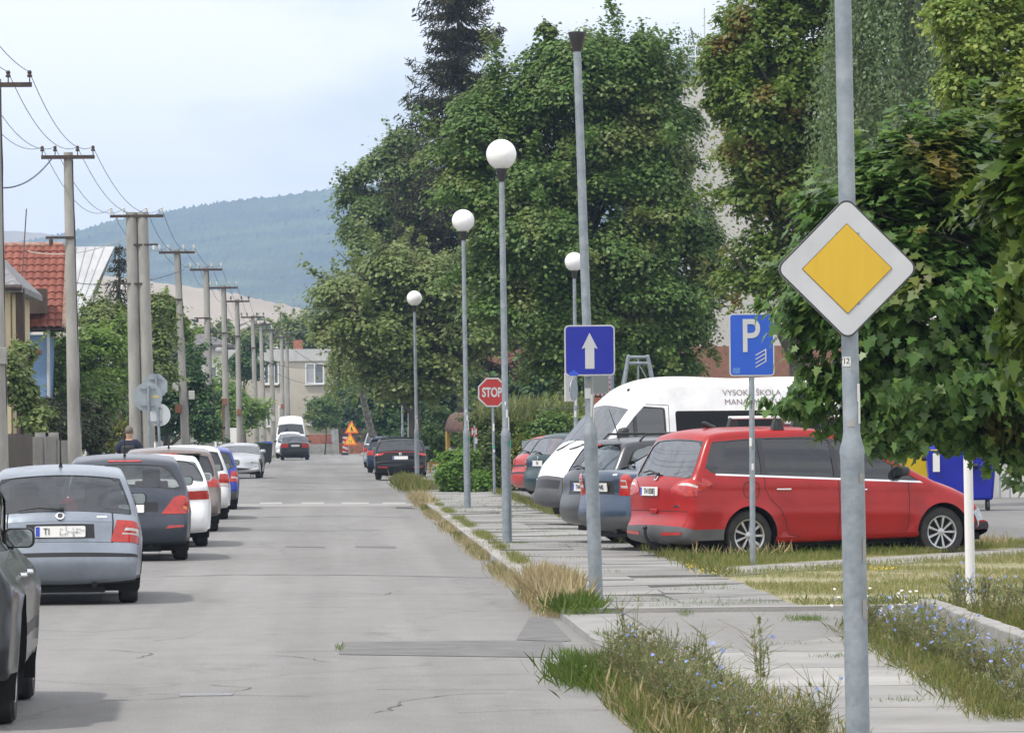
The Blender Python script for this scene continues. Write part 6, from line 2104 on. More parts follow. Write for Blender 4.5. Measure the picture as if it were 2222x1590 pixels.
# -- brown crossover
L4 = [('tail_light', [(4.4, .62), (5.3, .9), (5.5, 2.01), (4.5, 2.01)])]
S4 = [('tail_light', soften([(-.2, .86), (.42, .95), (.3, 1.03), (-.2, 1.02)], .03))]
def spoil(root, b, on, pm):
    mb = MB()
    mb.box((.47, 0, b.H - .11), (.26, 1.12, .035))
    mb.build('roof_spoiler', pm, root, bevel=.015)
    mb = MB()
    mb.box((.335, 0, b.H - .115), (.012, .3, .025))
    mb.build('brake_light', RED_LENS, root)
make_car('brown_crossover', mout=.04, loc=(*left_row(82.2, -1.965, 1.8, .85), 0), heading=LEFT, label='brown crossover with roof spoiler and wing shaped lamps beyond the white saloon', cat='car', kind='suv', col=(.22, .185, .17), metal=.5, rough=.28,
         W=1.80, H=1.50, belt=(1.05, 1.0), lamps=L4, side_lamps=S4, rear_glass=GLASS_D, plate='', plate_s=4.2, antenna=8.4, extra=spoil, R=.33)

# -- light estate
L5 = [('tail_light_lens', [(4.0, .9), (4.25, .9), (4.25, 2.01), (4.0, 2.01)]), ('tail_light', [(3.95, .86), (5.0, .92), (5.2, 2.01), (3.95, 2.01)])]
S5 = [('tail_light', [(-.2, .64), (.16, .66), (.16, .94), (-.2, .96)])]
make_car('white_estate', mout=.04, loc=(*left_row(93.3, -2.03, 1.76, .95), 0), heading=LEFT, label='pearl white estate car with silver roof rails beyond the brown crossover', cat='car', kind='estate', col=(.62, .63, .63), metal=.2, rough=.3,
         W=1.76, H=1.5, lamps=L5, side_lamps=S5, rear_glass=GLASS_D, plate='', rails=ALLOY)
# -- blue hatch
make_car('blue_hatchback', mout=.04, loc=(*left_row(104.6, -2.08, 1.68, .78), 0), heading=LEFT, label='small bright blue hatchback with upright red and white lamps', cat='car', kind='hatch', col=(.02, .045, .30), metal=.2, rough=.28,
         W=1.68, H=1.43, L=4.0, wheels=(.75, 3.2), lamps=[('tail_light_lens', [(4.3, .95), (4.5, .95), (4.5, 2.01), (4.3, 2.01)]), ('tail_light', [(3.9, .86), (5.3, .95), (5.3, 2.01), (3.9, 2.01)])],
         side_lamps=[('tail_light', [(-.2, .62), (.16, .64), (.2, .95), (-.2, .98)])], rear_glass=GLASS_D, plate='', zones=[('grey_bumper', 0.0, 1.9)])
# -- near dark grey car, cut by the frame
make_car('dark_grey_car', (-2.82, 27.7, .0), math.radians(91.2), 'dark grey car cut off by the left edge, nearest of all the cars', 'car', 'suv', (.035, .037, .041), .55, .26, mout=.10, creases=((1.06, -.13, .26), (.72, .012, .10)),
         W=1.84, H=1.60, R=.37, belt=(1.03, .99), wheels=(.92, 3.50), lamps=[], side_lamps=[], seams=[('moulding', [(1.35, .50), (3.1, .50), (3.1, .58), (1.35, .58)]), ('panel_gap', seam([(2.25, 1.0), (2.26, .7), (2.2, .36)])), ('panel_gap', seam([(1.3, .98), (1.4, .75), (1.45, .4)]))],
         handles=[(1.75, .89), (2.75, .88)], rear_glass=GLASS_D, step=.05, spokes=5, mirror_m=None)
# -- silver coupe facing the camera
HC = [('headlight', [(14.35, .95), (14.5, .72), (15.35, .78), (15.1, 2.01), (14.3, 2.01)])]
GC = [('grille', [(16.55, -.62), (16.55, .62), (17.2, .66), (17.2, -.66)], False)]
make_car('silver_sports_coupe', (-3.35, 170.5 + 3.45, 0), math.radians(-91), 'low silver sports coupe facing the camera in front of the bins', 'car', 'coupe', (.50, .51, .53), .6, .28,
         W=1.8, belt=(.93, .87), tumble=.5, heads=HC, grille=GC, R=.33, lamps=[], side_lamps=[('headlight', [(3.75, .60), (4.5, .56), (4.5, .72), (3.85, .73)])], mirror_m=paint('paint_coupe_mirror', (.5, .51, .53), .6), wiper=False, frontplate=None)
# -- far left: black saloon, white hatchback, white van
LB = [('tail_light', [(4.1, .55), (4.9, .55), (4.9, 2.01), (4.1, 2.01)])]
make_car('black_saloon', (-2.0, 267.0, .02), math.radians(91), 'black saloon seen from behind at the far end of the left kerb', 'car', 'sedan', (.012, .012, .014), .2, .3,
         W=1.70, H=1.42, lamps=LB, side_lamps=[], rear_glass=GLASS_B, plate='', plate_s=4.45, wiper=False, step=.09)
make_car('white_hatchback', (-2.45, 284 + 3.4, .02), math.radians(-90), 'white hatchback squeezed between the black saloon and the white van', 'car', 'hatch', (.72, .73, .74), 0, .3,
         W=1.75, H=1.62, lamps=LB, heads=[('headlight', [(14.3, .75), (15.4, .7), (15.4, 2.01), (14.3, 2.01)])], grille=[('grille', [(16.2, -.6), (16.2, .6), (16.9, .6), (16.9, -.6)], False)], step=.09)
make_car('white_delivery_van', (-2.55, 303 + 5.6, .02), math.radians(-90), 'white high-roof van facing the camera at the far end of the street', 'van', 'van', (.76, .77, .78), 0, .35,
         W=2.0, H=2.62, L=5.6, belt=(1.28, 1.2), tumble=.12, R=.33, heads=[('headlight', [(14.6, .72), (15.5, .66), (15.5, 2.01), (14.6, 2.01)])], grille=[('grille', [(15.9, -.7), (15.9, .7), (17.1, .7), (17.1, -.7)], False)],
         dlo=[(3.5, 1.36), (3.5, 2.0), (4.05, 2.02), (4.75, 1.5), (4.72, 1.38)], pillars=(), wiper=False, step=.1, front_glass=GLASS_D, shelf=False, headrests=True)
# -- right side of the road
LH = [('tail_light', [(4.85, .80), (5.3, .72), (5.4, .9), (5.35, 2.01), (4.8, 2.01), (4.75, 1.1)]), ('reflector', [(1.9, .6), (2.2, .6), (2.2, 1.1), (1.9, 1.1)])]
def civic_extra(root, b, on, pm):
    mb = MB()
    mb.tube([on(5.45, q, .015).translation for q in np.linspace(-.8, .8, 13)], .014, 6)
    mb.build('light_bar', RED_LENS, root)
    mb = MB()
    mb.tube([on(3.3, q, .01).translation for q in np.linspace(-1.25, 1.25, 13)], .03, 6)
    mb.build('bumper_crease', pm, root)
RIGHT_H = math.radians(89)
make_car('black_hatchback', (2.42, 158.2, .03), RIGHT_H, 'glossy black hatchback with red light bar parked half on the right pavement', 'car', 'hatch', (.010, .011, .013), .2, .2,
         W=1.80, H=1.46, R=.325, belt=(1.05, .95), lamps=LH, side_lamps=[('tail_light', [(-.2, .84), (.42, .97), (.3, 1.02), (-.2, .99)])], rear_glass=GLASS_B, plate='', plate_s=4.35, badge_s=4.9, extra=civic_extra, wiper=False,
         rw=(6.1, 6.97, .95, 1.1))
make_car('navy_hatchback', (2.35, 184.2, .03), RIGHT_H, 'dark navy hatchback parked in front of the glossy black hatchback', 'car', 'hatch', (.015, .03, .07), .3, .25,
         W=1.76, H=1.46, lamps=[('tail_light', [(4.2, .8), (5.2, .8), (5.2, 2.01), (4.2, 2.01)])], side_lamps=[('tail_light', [(-.2, .7), (.2, .72), (.2, .9), (-.2, .92)])], rear_glass=GLASS_D, plate='', step=.08)
make_car('silver_people_carrier', (2.42, 208.3, .03), RIGHT_H, 'silver green people carrier half hidden by the navy hatchback', 'car', 'mpv', (.33, .38, .38), .5, .3,
         W=1.82, H=1.70, belt=(1.1, 1.0), tumble=.34, lamps=[('tail_light', [(4.4, .9), (5.9, .95), (5.9, 2.01), (4.4, 2.01)])], step=.09, pillars=(1.2, 2.3), R=.32)
make_car('white_estate_far', (3.2, 226.0, .03), RIGHT_H, 'white estate whose pale roof shows above the black hatchback', 'car', 'estate', (.7, .71, .72), 0, .3,
         W=1.8, H=1.58, lamps=[('tail_light', [(4.4, .9), (5.9, .95), (5.9, 2.01), (4.4, 2.01)])], step=.09).name = 'white_estate'
# -- car park behind the pavement
ANG = math.radians(22)
LO = [('tail_light_lens', [(4.32, .82), (4.42, .80), (4.42, 1.0), (4.6, 1.0), (4.6, .82), (4.68, .84), (4.68, 1.1), (4.32, 1.1)]), ('tail_light', [(4.0, .72), (4.9, .84), (5.12, .96), (5.1, 1.2), (5.0, 2.01), (4.0, 2.01)])]
SO = [('tail_light', [(-.2, .70), (.2, .72), (.34, .90), (.2, .97), (-.2, .99)])]
def octavia_extra(root, b, on, pm):
    mb = MB()
    mb.prism(rrect(.12, .03, .006, 2), .004, on(4.95, -.62, .004))
    mb.build('model_badge', CHROME, root)
make_car('slate_blue_liftback', (3.66, 63.3, .14), ANG, 'slate blue liftback with red tail lamp showing just left of the red people carrier', 'car', 'sedan', (.06, .085, .13), .5, .28,
         W=1.77, H=1.48, belt=(1.02, .95), lamps=LO, side_lamps=SO, rw=(5.9, 7.1, .98, 1.2), rear_glass=GLASS_S, plate='TN 440', plate_s=4.35, extra=octavia_extra, zones=[('grey_bumper', 0.0, 1.9)], R=.32, grille=[('plate_recess', [(4.02, -.55), (4.02, .55), (4.6, .55), (4.6, -.55)], False)])
make_car('grey_estate', (3.60, 67.3, .14), ANG, 'dark grey estate car partly hidden by the one-way sign pole', 'car', 'estate', (.08, .083, .09), .5, .3,
         W=1.78, H=1.50, belt=(1.0, .95), lamps=[('tail_light', [(3.9, 1.22), (4.9, 1.25), (4.9, 2.01), (3.9, 2.01)])], side_lamps=[('tail_light', [(-.2, .62), (.16, .64), (.16, .92), (-.2, .94)])], rear_glass=GLASS_B, plate='TN449CZ', plate_s=4.35,
         badge_s=4.95, zones=[], R=.32, rails=BLACK, antenna=8.3, grille=[('plate_recess', [(3.75, -.6), (3.75, .6), (4.7, .6), (4.7, -.6)], False)], extra=spoil)
make_car('dark_green_estate', (4.30, 97.0, .22), ANG, 'dark green estate car whose tail overlaps a red hatchback', 'car', 'estate', (.012, .045, .05), .3, .28,
         W=1.75, H=1.47, lamps=[('tail_light_lens', [(4.25, .9), (4.4, .9), (4.4, 2.01), (4.25, 2.01)]), ('tail_light_lens', [(4.6, .9), (4.72, .9), (4.72, 2.01), (4.6, 2.01)]), ('tail_light', [(3.95, .86), (5.1, .9), (5.1, 2.01), (3.95, 2.01)])], side_lamps=S5, rear_glass=GLASS_S, plate='TN', plate_s=4.55, badge_s=5.0,
         zones=[('grey_bumper', 0.0, .8)])
make_car('red_hatchback', (4.28, 103.5, .22), ANG, 'small red hatchback showing only its tail left of the dark green estate', 'car', 'hatch', (.45, .03, .03), .1, .3,
         W=1.68, H=1.43, L=4.0, wheels=(.75, 3.2), lamps=[('tail_light', [(4.35, .84), (5.1, .84), (5.1, 2.01), (4.35, 2.01)]), ('moulding', [(4.15, 0), (4.35, 0), (4.35, 2.01), (4.15, 2.01)])], side_lamps=[('tail_light', [(-.2, .72), (.2, .74), (.2, .94), (-.2, .96)])], rear_glass=GLASS_S,
         zones=[('moulding', 2.75, 3.1)])
def van_extra(root, b, on, pm):
    ink = mat('livery_ink', (.27, .22, .23), .5)
    for s_, x, z in (('VYSOKA ŠKOLA', 2.0, 2.235), ('MANAŽMENTU', 2.0, 2.075), ):
        zz = z
        y = float(b.Hw(x, zz)) + .006
        text(s_, .142, ink, root, (0, 0, 0), name='lettering', M=Matrix.Translation((x, y, zz)) @ Matrix.Rotation(PI, 4, 'Z') @ Matrix.Rotation(PI / 2 - .13, 4, 'X') @ Matrix.Diagonal((1.12, 1, 1, 1)))
    y = float(b.Hw(.85, 2.17)) + .006
    text('CITY U', .22, ink, root, (0, 0, 0), name='lettering', M=Matrix.Translation((.82, y, 2.17)) @ Matrix.Rotation(PI, 4, 'Z') @ Matrix.Rotation(PI / 2 - .13, 4, 'X'))
    mb = MB()
    mb.box((1.22, float(b.Hw(1.2, 2.14)) + .005, 2.14), (.012, .006, .34))
    mb.build('livery_rule', ink, root)
    # round maroon sticker with a white crown in the side window
    maroon = mat('sticker_maroon', (.16, .012, .03), .5)
    cx, cz = 1.28, 1.72
    y = float(b.Hw(cx, cz)) + .004
    M_ = Matrix.Translation((cx, y, cz)) @ Matrix.Rotation(PI, 4, 'Z')
    for r_, d_, m_ in ((.21, .002, PLATE_W), (.19, .006, maroon)):
        mb = MB()
        mb.prism([(r_ * math.cos(a), r_ * math.sin(a)) for a in np.linspace(0, 2 * PI, 33)[:-1]], d_, M_ @ Matrix.Translation((0, -d_, 0)))
        so = mb.build('window_sticker', m_, root)
    mb = MB()
    for dx in (-.06, 0, .06):
        mb.prism([(dx - .022, .05), (dx + .022, .05), (dx + .03, .11), (dx, .085), (dx - .03, .11)], .004, M_ @ Matrix.Translation((0, -.010, 0)))
    mb.prism([(-.13, -.03), (.13, -.03), (.13, .02), (-.13, .02)], .004, M_ @ Matrix.Translation((0, -.010, 0)))
    mb.build('sticker_print', PLATE_W, root)
    for k in range(2):
        mb = MB()
        pts = [on(13.05, q, .03).translation for q in ((-.5, .1) if k else (.15, .75))]
        mb.tube([pts[0], (Vector(pts[0]) + Vector(pts[1])) / 2 + Vector((-.12, 0, .1)), Vector(pts[1]) + Vector((-.2, 0, .16))], .014, 6)
        mb.build('wiper_arm', BLACK, root)
    mb = MB()
    mb.sphere((4.1, .25, b.H - .2), .03)
    mb.build('washer_jet', BLACK, root)
    # mirrors are big and black on a van
    mb = MB()
    mb.add(*_mirror_shell(4.62, 1.15, 1.46, .22, .38, .16))
    mb.build('side_mirror', BLACK, root, smooth=1.0)
van_dlo = [(3.74, 1.42), (3.74, 1.97), (4.16, 1.985), (4.36, 1.88), (4.84, 1.48), (4.80, 1.40)]
van_rear = [('side_window#7', soften([(.25, 1.32), (3.52, 1.32), (3.52, 1.93), (.25, 1.93)], .06))]
make_car('white_minibus', (8.9, 81.6, .12), math.radians(202), 'white high-roof minibus with grey bumper and lettering above its dark side window', 'van', 'van', (.80, .80, .80), 0, .34,
         W=2.02, belt=(1.30, 1.2), tumble=.12, R=.34, dlo=van_dlo, pillars=(4.30,), side_lamps=[('headlight', [(4.98, .93), (5.25, .94), (5.12, 1.12), (4.96, 1.15)])] + van_rear, side_glass=GLASS,
         heads=[('headlight', [(14.25, 1.0), (14.4, .8), (15.2, .72), (15.2, 2.01), (14.25, 2.01)])],
         grille=[('grille', [(15.6, -.6), (15.6, .6), (16.3, .6), (16.3, -.6)], False), ('air_intake', [(16.55, .72), (16.9, .72), (16.9, 1.25), (16.55, 1.25)], True), ('air_intake', [(17.5, .8), (17.8, .8), (17.8, 1.35), (17.5, 1.35)], True)] + [('chrome_strip', [(a, -.62), (a, .62), (a + .06, .62), (a + .06, -.62)], False) for a in (15.65, 15.82, 15.99, 16.16)][0:0],
         zones=[('grey_bumper', 15.35, 19.0)], wiper=False, mirrors=False, extra=van_extra, frontplate='', shelf=False, front_glass=GLASS_S, seams=[('panel_gap', seam([(3.64, 2.03), (3.66, 1.3), (3.66, .4)])), ('panel_gap', seam([(3.64, 2.03), (4.16, 2.05), (4.44, 1.9), (4.93, 1.45)]))], wsc=(11.1, 11.97), steer=.1)
# dark glass for the passenger windows of the minibus
for o_ in [o for o in bpy.data.objects if o.parent and o.parent.name == 'white_minibus' and o.name.startswith('side_window')]:
    if max(v.co.x for v in o_.data.vertices) < 3.65:
        o_.data.materials[0] = glass_mat('minibus_glass', (.02, .02, .024), .015, .15)
# ------------------------------------------------------------------ trees
GA = ((.060, .122, .024), (.095, .178, .036), (.15, .24, .062))
GB = ((.10, .15, .038), (.15, .21, .058), (.22, .28, .09))
GD = ((0.031, 0.077, 0.024), (0.050, 0.112, 0.031), (0.077, 0.151, 0.043))
LM_MAPLE = leaf_mat('maple_leaf_mid', GA, .3, patch=.5, patch_col=(.17, .215, .06), pscale=.7)
LM_LIND = leaf_mat('linden_leaf', GB, .3, patch=.45, patch_col=(.22, .255, .10), pscale=.6)
LM_DARK = leaf_mat('dark_leaf', GD, .25)
LM_BROWN = leaf_mat('maple_turning', ((0.079, 0.149, 0.027), (0.122, 0.201, 0.035), (0.193, 0.245, 0.049)), .35, patch=.2, patch_col=(.21, .15, .035), pscale=.75)
LM_BIRCH = leaf_mat('birch_leaf', ((0.088, 0.149, 0.061), (0.131, 0.201, 0.088), (0.193, 0.263, 0.122)), .35, patch=.5, patch_col=(.13, .17, .085), pscale=1.3)
LM_PALE = leaf_mat('pale_leaf', ((0.122, 0.210, 0.035), (0.210, 0.297, 0.061), (0.350, 0.403, 0.105)), .4)
LM_NEAR = leaf_mat('near_maple_leaf', ((0.060, 0.131, 0.031), (0.091, 0.184, 0.045), (0.158, 0.245, 0.062)), .4, rough=.36, patch=.08, patch_col=(.17, .14, .03), pscale=.8, spec=.45)
LM_YG = leaf_mat('hazel_leaf', ((0.105, 0.193, 0.031), (0.158, 0.263, 0.049), (0.227, 0.333, 0.070)), .35)
LM_HEDGE = leaf_mat('hedge_leaf', ((0.037, 0.053, 0.018), (0.056, 0.075, 0.022), (0.112, 0.106, 0.037)), .2)
LM_THUJA = leaf_mat('thuja_leaf', ((.09, .12, .012), (.13, .155, .018), (.17, .18, .03)), .25)
NEEDLE = leaf_mat('spruce_needle', ((.022, .03, .014), (.036, .042, .018), (.065, .055, .026)), .1, rough=.7)

# big maple in the middle
D = 132
bl = [blob(1290, 250, D, 190, 200), blob(1180, 330, D, 165, 170), blob(1398, 305, D, 125, 185), blob(1065, 350, D, 120, 155), blob(1265, 185, D, 110, 85), blob(1190, 150, D, 50, 70), blob(1186, 85, D, 18, 42), blob(1290, 105, D, 30, 40), blob(1390, 190, D, 75, 80), blob(1420, 120, D, 25, 35),
      blob(1280, 480, D, 230, 150), blob(1442, 520, D, 114, 145), blob(1120, 500, D, 130, 150), blob(1360, 660, D, 190, 120), blob(1480, 690, D, 90, 90), blob(1190, 650, D, 160, 110), blob(1290, 770, D, 150, 70), blob(1440, 800, D, 90, 45), blob(1508, 580, D, 66, 95)]
tree('maple_tree', P(1295, 1000, D).xy.to_3d() + Vector((0, 0, .05)), P(1270, 160, D), bl, LM_MAPLE, 'big dark green maple in the middle behind the globe lamps', group='trees right of the street', leaf=.14, r=.3, rb=.85, cover=1.6)
# spreading maple lower left with leaning boughs
D = 172
bl = [blob(880, 590, D, 120, 75), blob(770, 640, D, 85, 65), blob(960, 640, D, 120, 80), blob(830, 720, D, 130, 80), blob(735, 700, D, 55, 60), blob(940, 770, D, 110, 70), blob(1040, 690, D, 100, 90), blob(805, 785, D, 60, 55), blob(1060, 570, D, 80, 70), blob(890, 840, D, 90, 40)]
tree('maple_tree', P(905, 990, D).xy.to_3d() + Vector((0, 0, .05)), P(900, 560, D), bl, LM_LIND, 'broad paler green tree reaching over the far end of the street', group='trees right of the street', leaf=.18, r=.28, rb=.95, cover=1.25, flat=.5)
# pale tree at the left of the spruce
D = 222
bl = [blob(830, 400, D, 75, 95), blob(790, 480, D, 60, 110), blob(870, 330, D, 50, 55), blob(840, 540, D, 90, 100), blob(920, 420, D, 70, 110), blob(770, 400, D, 28, 50)]
tree('ash_tree', P(850, 990, D).xy.to_3d() + Vector((0, 0, .05)), P(850, 350, D), bl, leaf_mat('ash_leaf', ((.085, .15, .042), (.13, .20, .062), (.19, .25, .09)), .35), 'greyish green tree left of the dark spruce', group='trees right of the street', leaf=.19, r=.25, rb=.95, cover=1.2)
# hanging birch by the far house
def weeping(name, base, topz, cx, cy, rx, ry, zlo, zhi, n, lm, label, leaf, group, strand=(1.2, 3.0), step=.075):
    root = empty(name, base, 0, label, 'tree', group)
    a = rng.uniform(0, 2 * PI, n)
    q = np.sqrt(rng.uniform(.05, 1, n))
    z0 = rng.uniform(zlo, zhi, n)
    prof = np.clip(1.15 - ((z0 - zlo) / (zhi - zlo)) ** 2 * .75, .25, 1)
    X = cx - base.x + rx * q * np.cos(a) * prof
    Y = cy - base.y + ry * q * np.sin(a) * prof
    L = rng.uniform(*strand, n)
    PP, NN, AX = [], [], []
    for i in range(n):
        k = int(L[i] / step)
        t = np.arange(k) * step
        sw = rng.normal() * .06
        jit = rng.normal(size=(k, 3)) * .05
        out = np.array([math.cos(a[i]), math.sin(a[i]), 0])
        c = np.stack([X[i] + out[0] * .35 * (1 - np.exp(-t)) + sw * t, Y[i] + out[1] * .35 * (1 - np.exp(-t)), z0[i] - t + .2 * np.exp(-t * 3)], 1) + jit
        PP.append(c)
        NN.append(out * .8 + rng.normal(size=(k, 3)) * .6 + np.array([0, 0, .2]))
        AX.append(np.tile([0, 0, -1.0], (k, 1)) + rng.normal(size=(k, 3)) * .5)
    PP, NN, AX = map(np.concatenate, (PP, NN, AX))
    PP[:, 2] -= base.z
    scatter('crown', PP, NN, leaf * rng.uniform(.7, 1.3, len(PP)), lm, root, LEAF_Q, AX)
    limbs((0, 0, -.05), (cx - base.x, cy - base.y, topz - base.z), [(rng.uniform(-.6, .6) * rx, rng.uniform(-.6, .6) * ry, rng.uniform(zlo, zhi) - base.z, .5, .5, .5) for _ in range(9)], .2, root, m=mat('birch_bark', (.35, .34, .32), .8, col2=(.12, .11, .1), scale=5))
    return root
D = 186
b = P(835, 1000, D + 4); b.z = .05
weeping('birch_tree', b, P(800, 660, D).z, P(775, 1000, D).x, D, 1.0, 1.3, P(775, 780, D).z, P(775, 690, D).z, 380, LM_LIND, 'hanging light green birch beside the far house', .12, 'trees right of the street', (.6, 2.0), .055)
# weeping birch at the upper right
D = 92
b = P(1960, 1000, D); b.z = .05
weeping('birch_tree', b, P(1960, -250, D).z, b.x, D, 1.55, 1.7, P(1960, 330, D).z, P(1960, -260, D).z, 900, LM_BIRCH, 'weeping birch behind the diamond sign with long hanging strands', .085, 'trees right of the street', (1.2, 3.4), .048)
# maple with turning leaves
D = 102
bl = [blob(1700, 90, D, 120, 130), blob(1620, 80, D, 70, 90), blob(1760, 220, D, 120, 150), blob(1660, 230, D, 110, 110), blob(1575, 140, D, 70, 60), blob(1560, 230, D, 40, 30), blob(1590, 180, D, 80, 45), blob(1720, -60, D, 130, 120), blob(1650, 400, D, 78, 110), blob(1750, 420, D, 130, 140), blob(1648, 560, D, 82, 90), blob(1760, 600, D, 130, 110), blob(1620, 330, D, 60, 60), blob(1800, 90, D, 90, 150), blob(1860, 300, D, 90, 160)]
tree('maple_tree', P(1720, 1000, D).xy.to_3d() + Vector((0, 0, .05)), P(1715, -40, D), bl, LM_BROWN, 'tall maple with brownish turning leaves above the parking sign', group='trees right of the street', leaf=.125, r=.28, rb=.6, cover=1.25, lo=.45)
# linden in seed at the top right corner
D = 62
bl = [blob(2130, 60, D, 110, 110), blob(2200, 150, D, 110, 120), blob(2090, 170, D, 70, 80), blob(2120, 260, D, 70, 80), blob(2230, 20, D, 90, 120), blob(2075, 20, D, 55, 70), blob(2200, 300, D, 80, 70)]
tree('linden_tree', P(2330, 1000, D).xy.to_3d() + Vector((0, 0, .05)), P(2230, -60, D), bl, LM_PALE, 'light yellow green linden in the top right corner', group='trees right of the street', leaf=.08, r=.12, rb=.26, cover=1.3, flat=.8)
# near maple over the red car
D = 39
bl = [blob(1860, 520, D, 130, 130), blob(1778, 640, D, 78, 115), blob(1930, 420, D, 110, 120), blob(2050, 480, D, 170, 180), blob(1832, 780, D, 115, 125), blob(1990, 700, D, 200, 200), blob(2140, 620, D, 180, 230), blob(2020, 860, D, 170, 90), blob(2170, 860, D, 170, 110), blob(1760, 860, D, 60, 60), blob(2080, 330, D, 80, 90), blob(2240, 420, D, 130, 200), blob(1965, 320, D, 60, 55), blob(1768, 735, D, 45, 75), blob(1880, 900, D, 60, 50)]
def big_leaf_tree(name, base, top, bl, lm, label, leaf, rb, cover, group):
    root = empty(name, base, 0, label, 'tree', group)
    rel = [(b[0] - base.x, b[1] - base.y, b[2] - base.z, *b[3:6]) for b in bl]
    p, n = clumps(rel, 1.0, rb, cover, .6, .5, leaf, .5)
    c = np.mean([b[:3] for b in rel], axis=0)
    out = p - c
    out /= np.linalg.norm(out, axis=1, keepdims=True)
    # leaves hang: tip outward and down, face up and out
    nrm = out * .7 + np.array([0, 0, .65]) + rng.normal(size=p.shape) * .3
    ax = out * .5 + np.array([0, 0, -.8]) + rng.normal(size=p.shape) * .4
    scatter('crown', p, nrm, leaf * rng.uniform(.6, 1.2, len(p)), lm, root, LEAF_M, ax)
    limbs((0, 0, -.05), Vector(top) - base, rel, .055, root)
    return root
bl += [blob(2130, 930, D, 90, 50), blob(2230, 940, D, 90, 60), blob(1960, 920, D, 110, 50)]
b = P(2480, 1000, D); b.z = .15
big_leaf_tree('maple_tree', b, P(2300, 300, D), bl, LM_NEAR, 'leafy young maple in the right foreground hanging over the red people carrier', 0.108, .34, 1.7, 'trees right of the street')
D = 27.5
bl = [blob(2235, 420, D, 95, 130), blob(2250, 260, D, 90, 90), blob(2240, 620, D, 85, 110), blob(2265, 760, D, 75, 80), blob(2320, 450, D, 150, 250)]
b = P(2480, 1000, D); b.z = .15
big_leaf_tree('maple_tree', b, P(2420, 200, D), bl, leaf_mat('near_maple_leaf_bright', ((.05, .10, .014), (.075, .13, .02), (.11, .16, .03)), .4, rough=.4), 'bright green maple branch at the right edge, nearest of the trees', .13, .32, 1.4, 'trees right of the street')
# spruces
def spruce(base, top_z, r_base, label, n_whorl, dens, drop=.25, zlow=1.0, group=None, col=NEEDLE):
    root = empty('spruce_tree', base, 0, label, 'tree', group)
    H = top_z - base.z
    PP, NN, AX = [], [], []
    mb = MB()
    mb.tube([(0, 0, -.05), (0, 0, H * .5), (0, 0, H)], [.24, .13, .015], 10)
    for k in range(n_whorl):
        z = zlow + (H - zlow) * (k + rng.uniform(0, .8)) / n_whorl
        t = (H - z) / H
        for j in range(7):
            a = rng.uniform(0, 2 * PI)
            L = (.25 + r_base * t ** .85) * rng.uniform(.6, 1.12)
            d = np.array([math.cos(a), math.sin(a), 0])
            m_ = max(3, int(L / .16))
            s_ = np.linspace(.12, 1, m_)
            zz = z - drop * L * np.sin(s_ * PI * .62) * 1.1 + .22 * L * s_ ** 3
            c = d[None] * (L * s_)[:, None]
            c[:, 2] = zz
            mb.tube([tuple(c[0]), tuple(c[m_ // 2]), tuple(c[-1])], [.03, .02, .006], 5, caps=False)
            for i in range(m_):
                q = int(dens * (1.15 - .4 * s_[i]))
                side = np.array([-d[1], d[0], 0])
                off = rng.normal(size=q) * (.16 + .2 * L * .25 * (1 - s_[i] * .75))
                hang = np.abs(rng.normal(size=q)) * .28
                p_ = c[i][None] + side[None] * off[:, None] + d[None] * rng.normal(size=(q, 1)) * .08
                p_[:, 2] -= hang * .9
                PP.append(p_)
                AX.append(d[None] * .6 + side[None] * np.sign(off)[:, None] * .6 + np.array([0, 0, -.75]) + rng.normal(size=(q, 3)) * .35)
                NN.append(np.array([0, 0, 1.0]) + rng.normal(size=(q, 3)) * .7)
    PP, NN, AX = map(np.concatenate, (PP, NN, AX))
    scatter('crown', PP, NN, rng.uniform(.16, .34, len(PP)), col, root, LEAF_N, AX)
    mb.build('trunk', BARK(), root)
    return root
D = 196
b = P(1003, 1000, D); b.z = .05
spruce(b, P(985, -260, D).z, 5.2, 'dark spruce towering left of the big maple', 42, 18, zlow=5, group='trees right of the street')
D = 205
b = P(262, 1000, D); b.z = 0
spruce(b, P(262, 528, D).z, 1.7, 'small dark spruce behind the double pole', 22, 6, group='garden trees on the left')
# dark park trees behind
dk = [(862, 860, 238, 62, 90), (900, 830, 232, 110, 120), (1010, 820, 228, 110, 130), (1130, 820, 222, 120, 140), (1250, 830, 186, 120, 110), (1360, 850, 182, 90, 90), (1080, 740, 230, 120, 120), (960, 720, 236, 110, 110)]
for i, (px, py, D, rx, ry) in enumerate(dk):
    bl = [blob(px, py, D, rx, ry), blob(px - rx * .5, py + 30, D, rx * .6, ry * .7), blob(px + rx * .5, py + 20, D, rx * .6, ry * .8), blob(px, py - ry * .5, D, rx * .7, ry * .6)]
    tree('park_tree', P(px, 1000, D).xy.to_3d() + Vector((0, 0, .05)), P(px, py - ry, D), bl, LM_DARK, 'dark tree deep in the park behind the big trees', group='dark trees in the park', leaf=.32, r=.2, rb=1.4, cover=1.3)
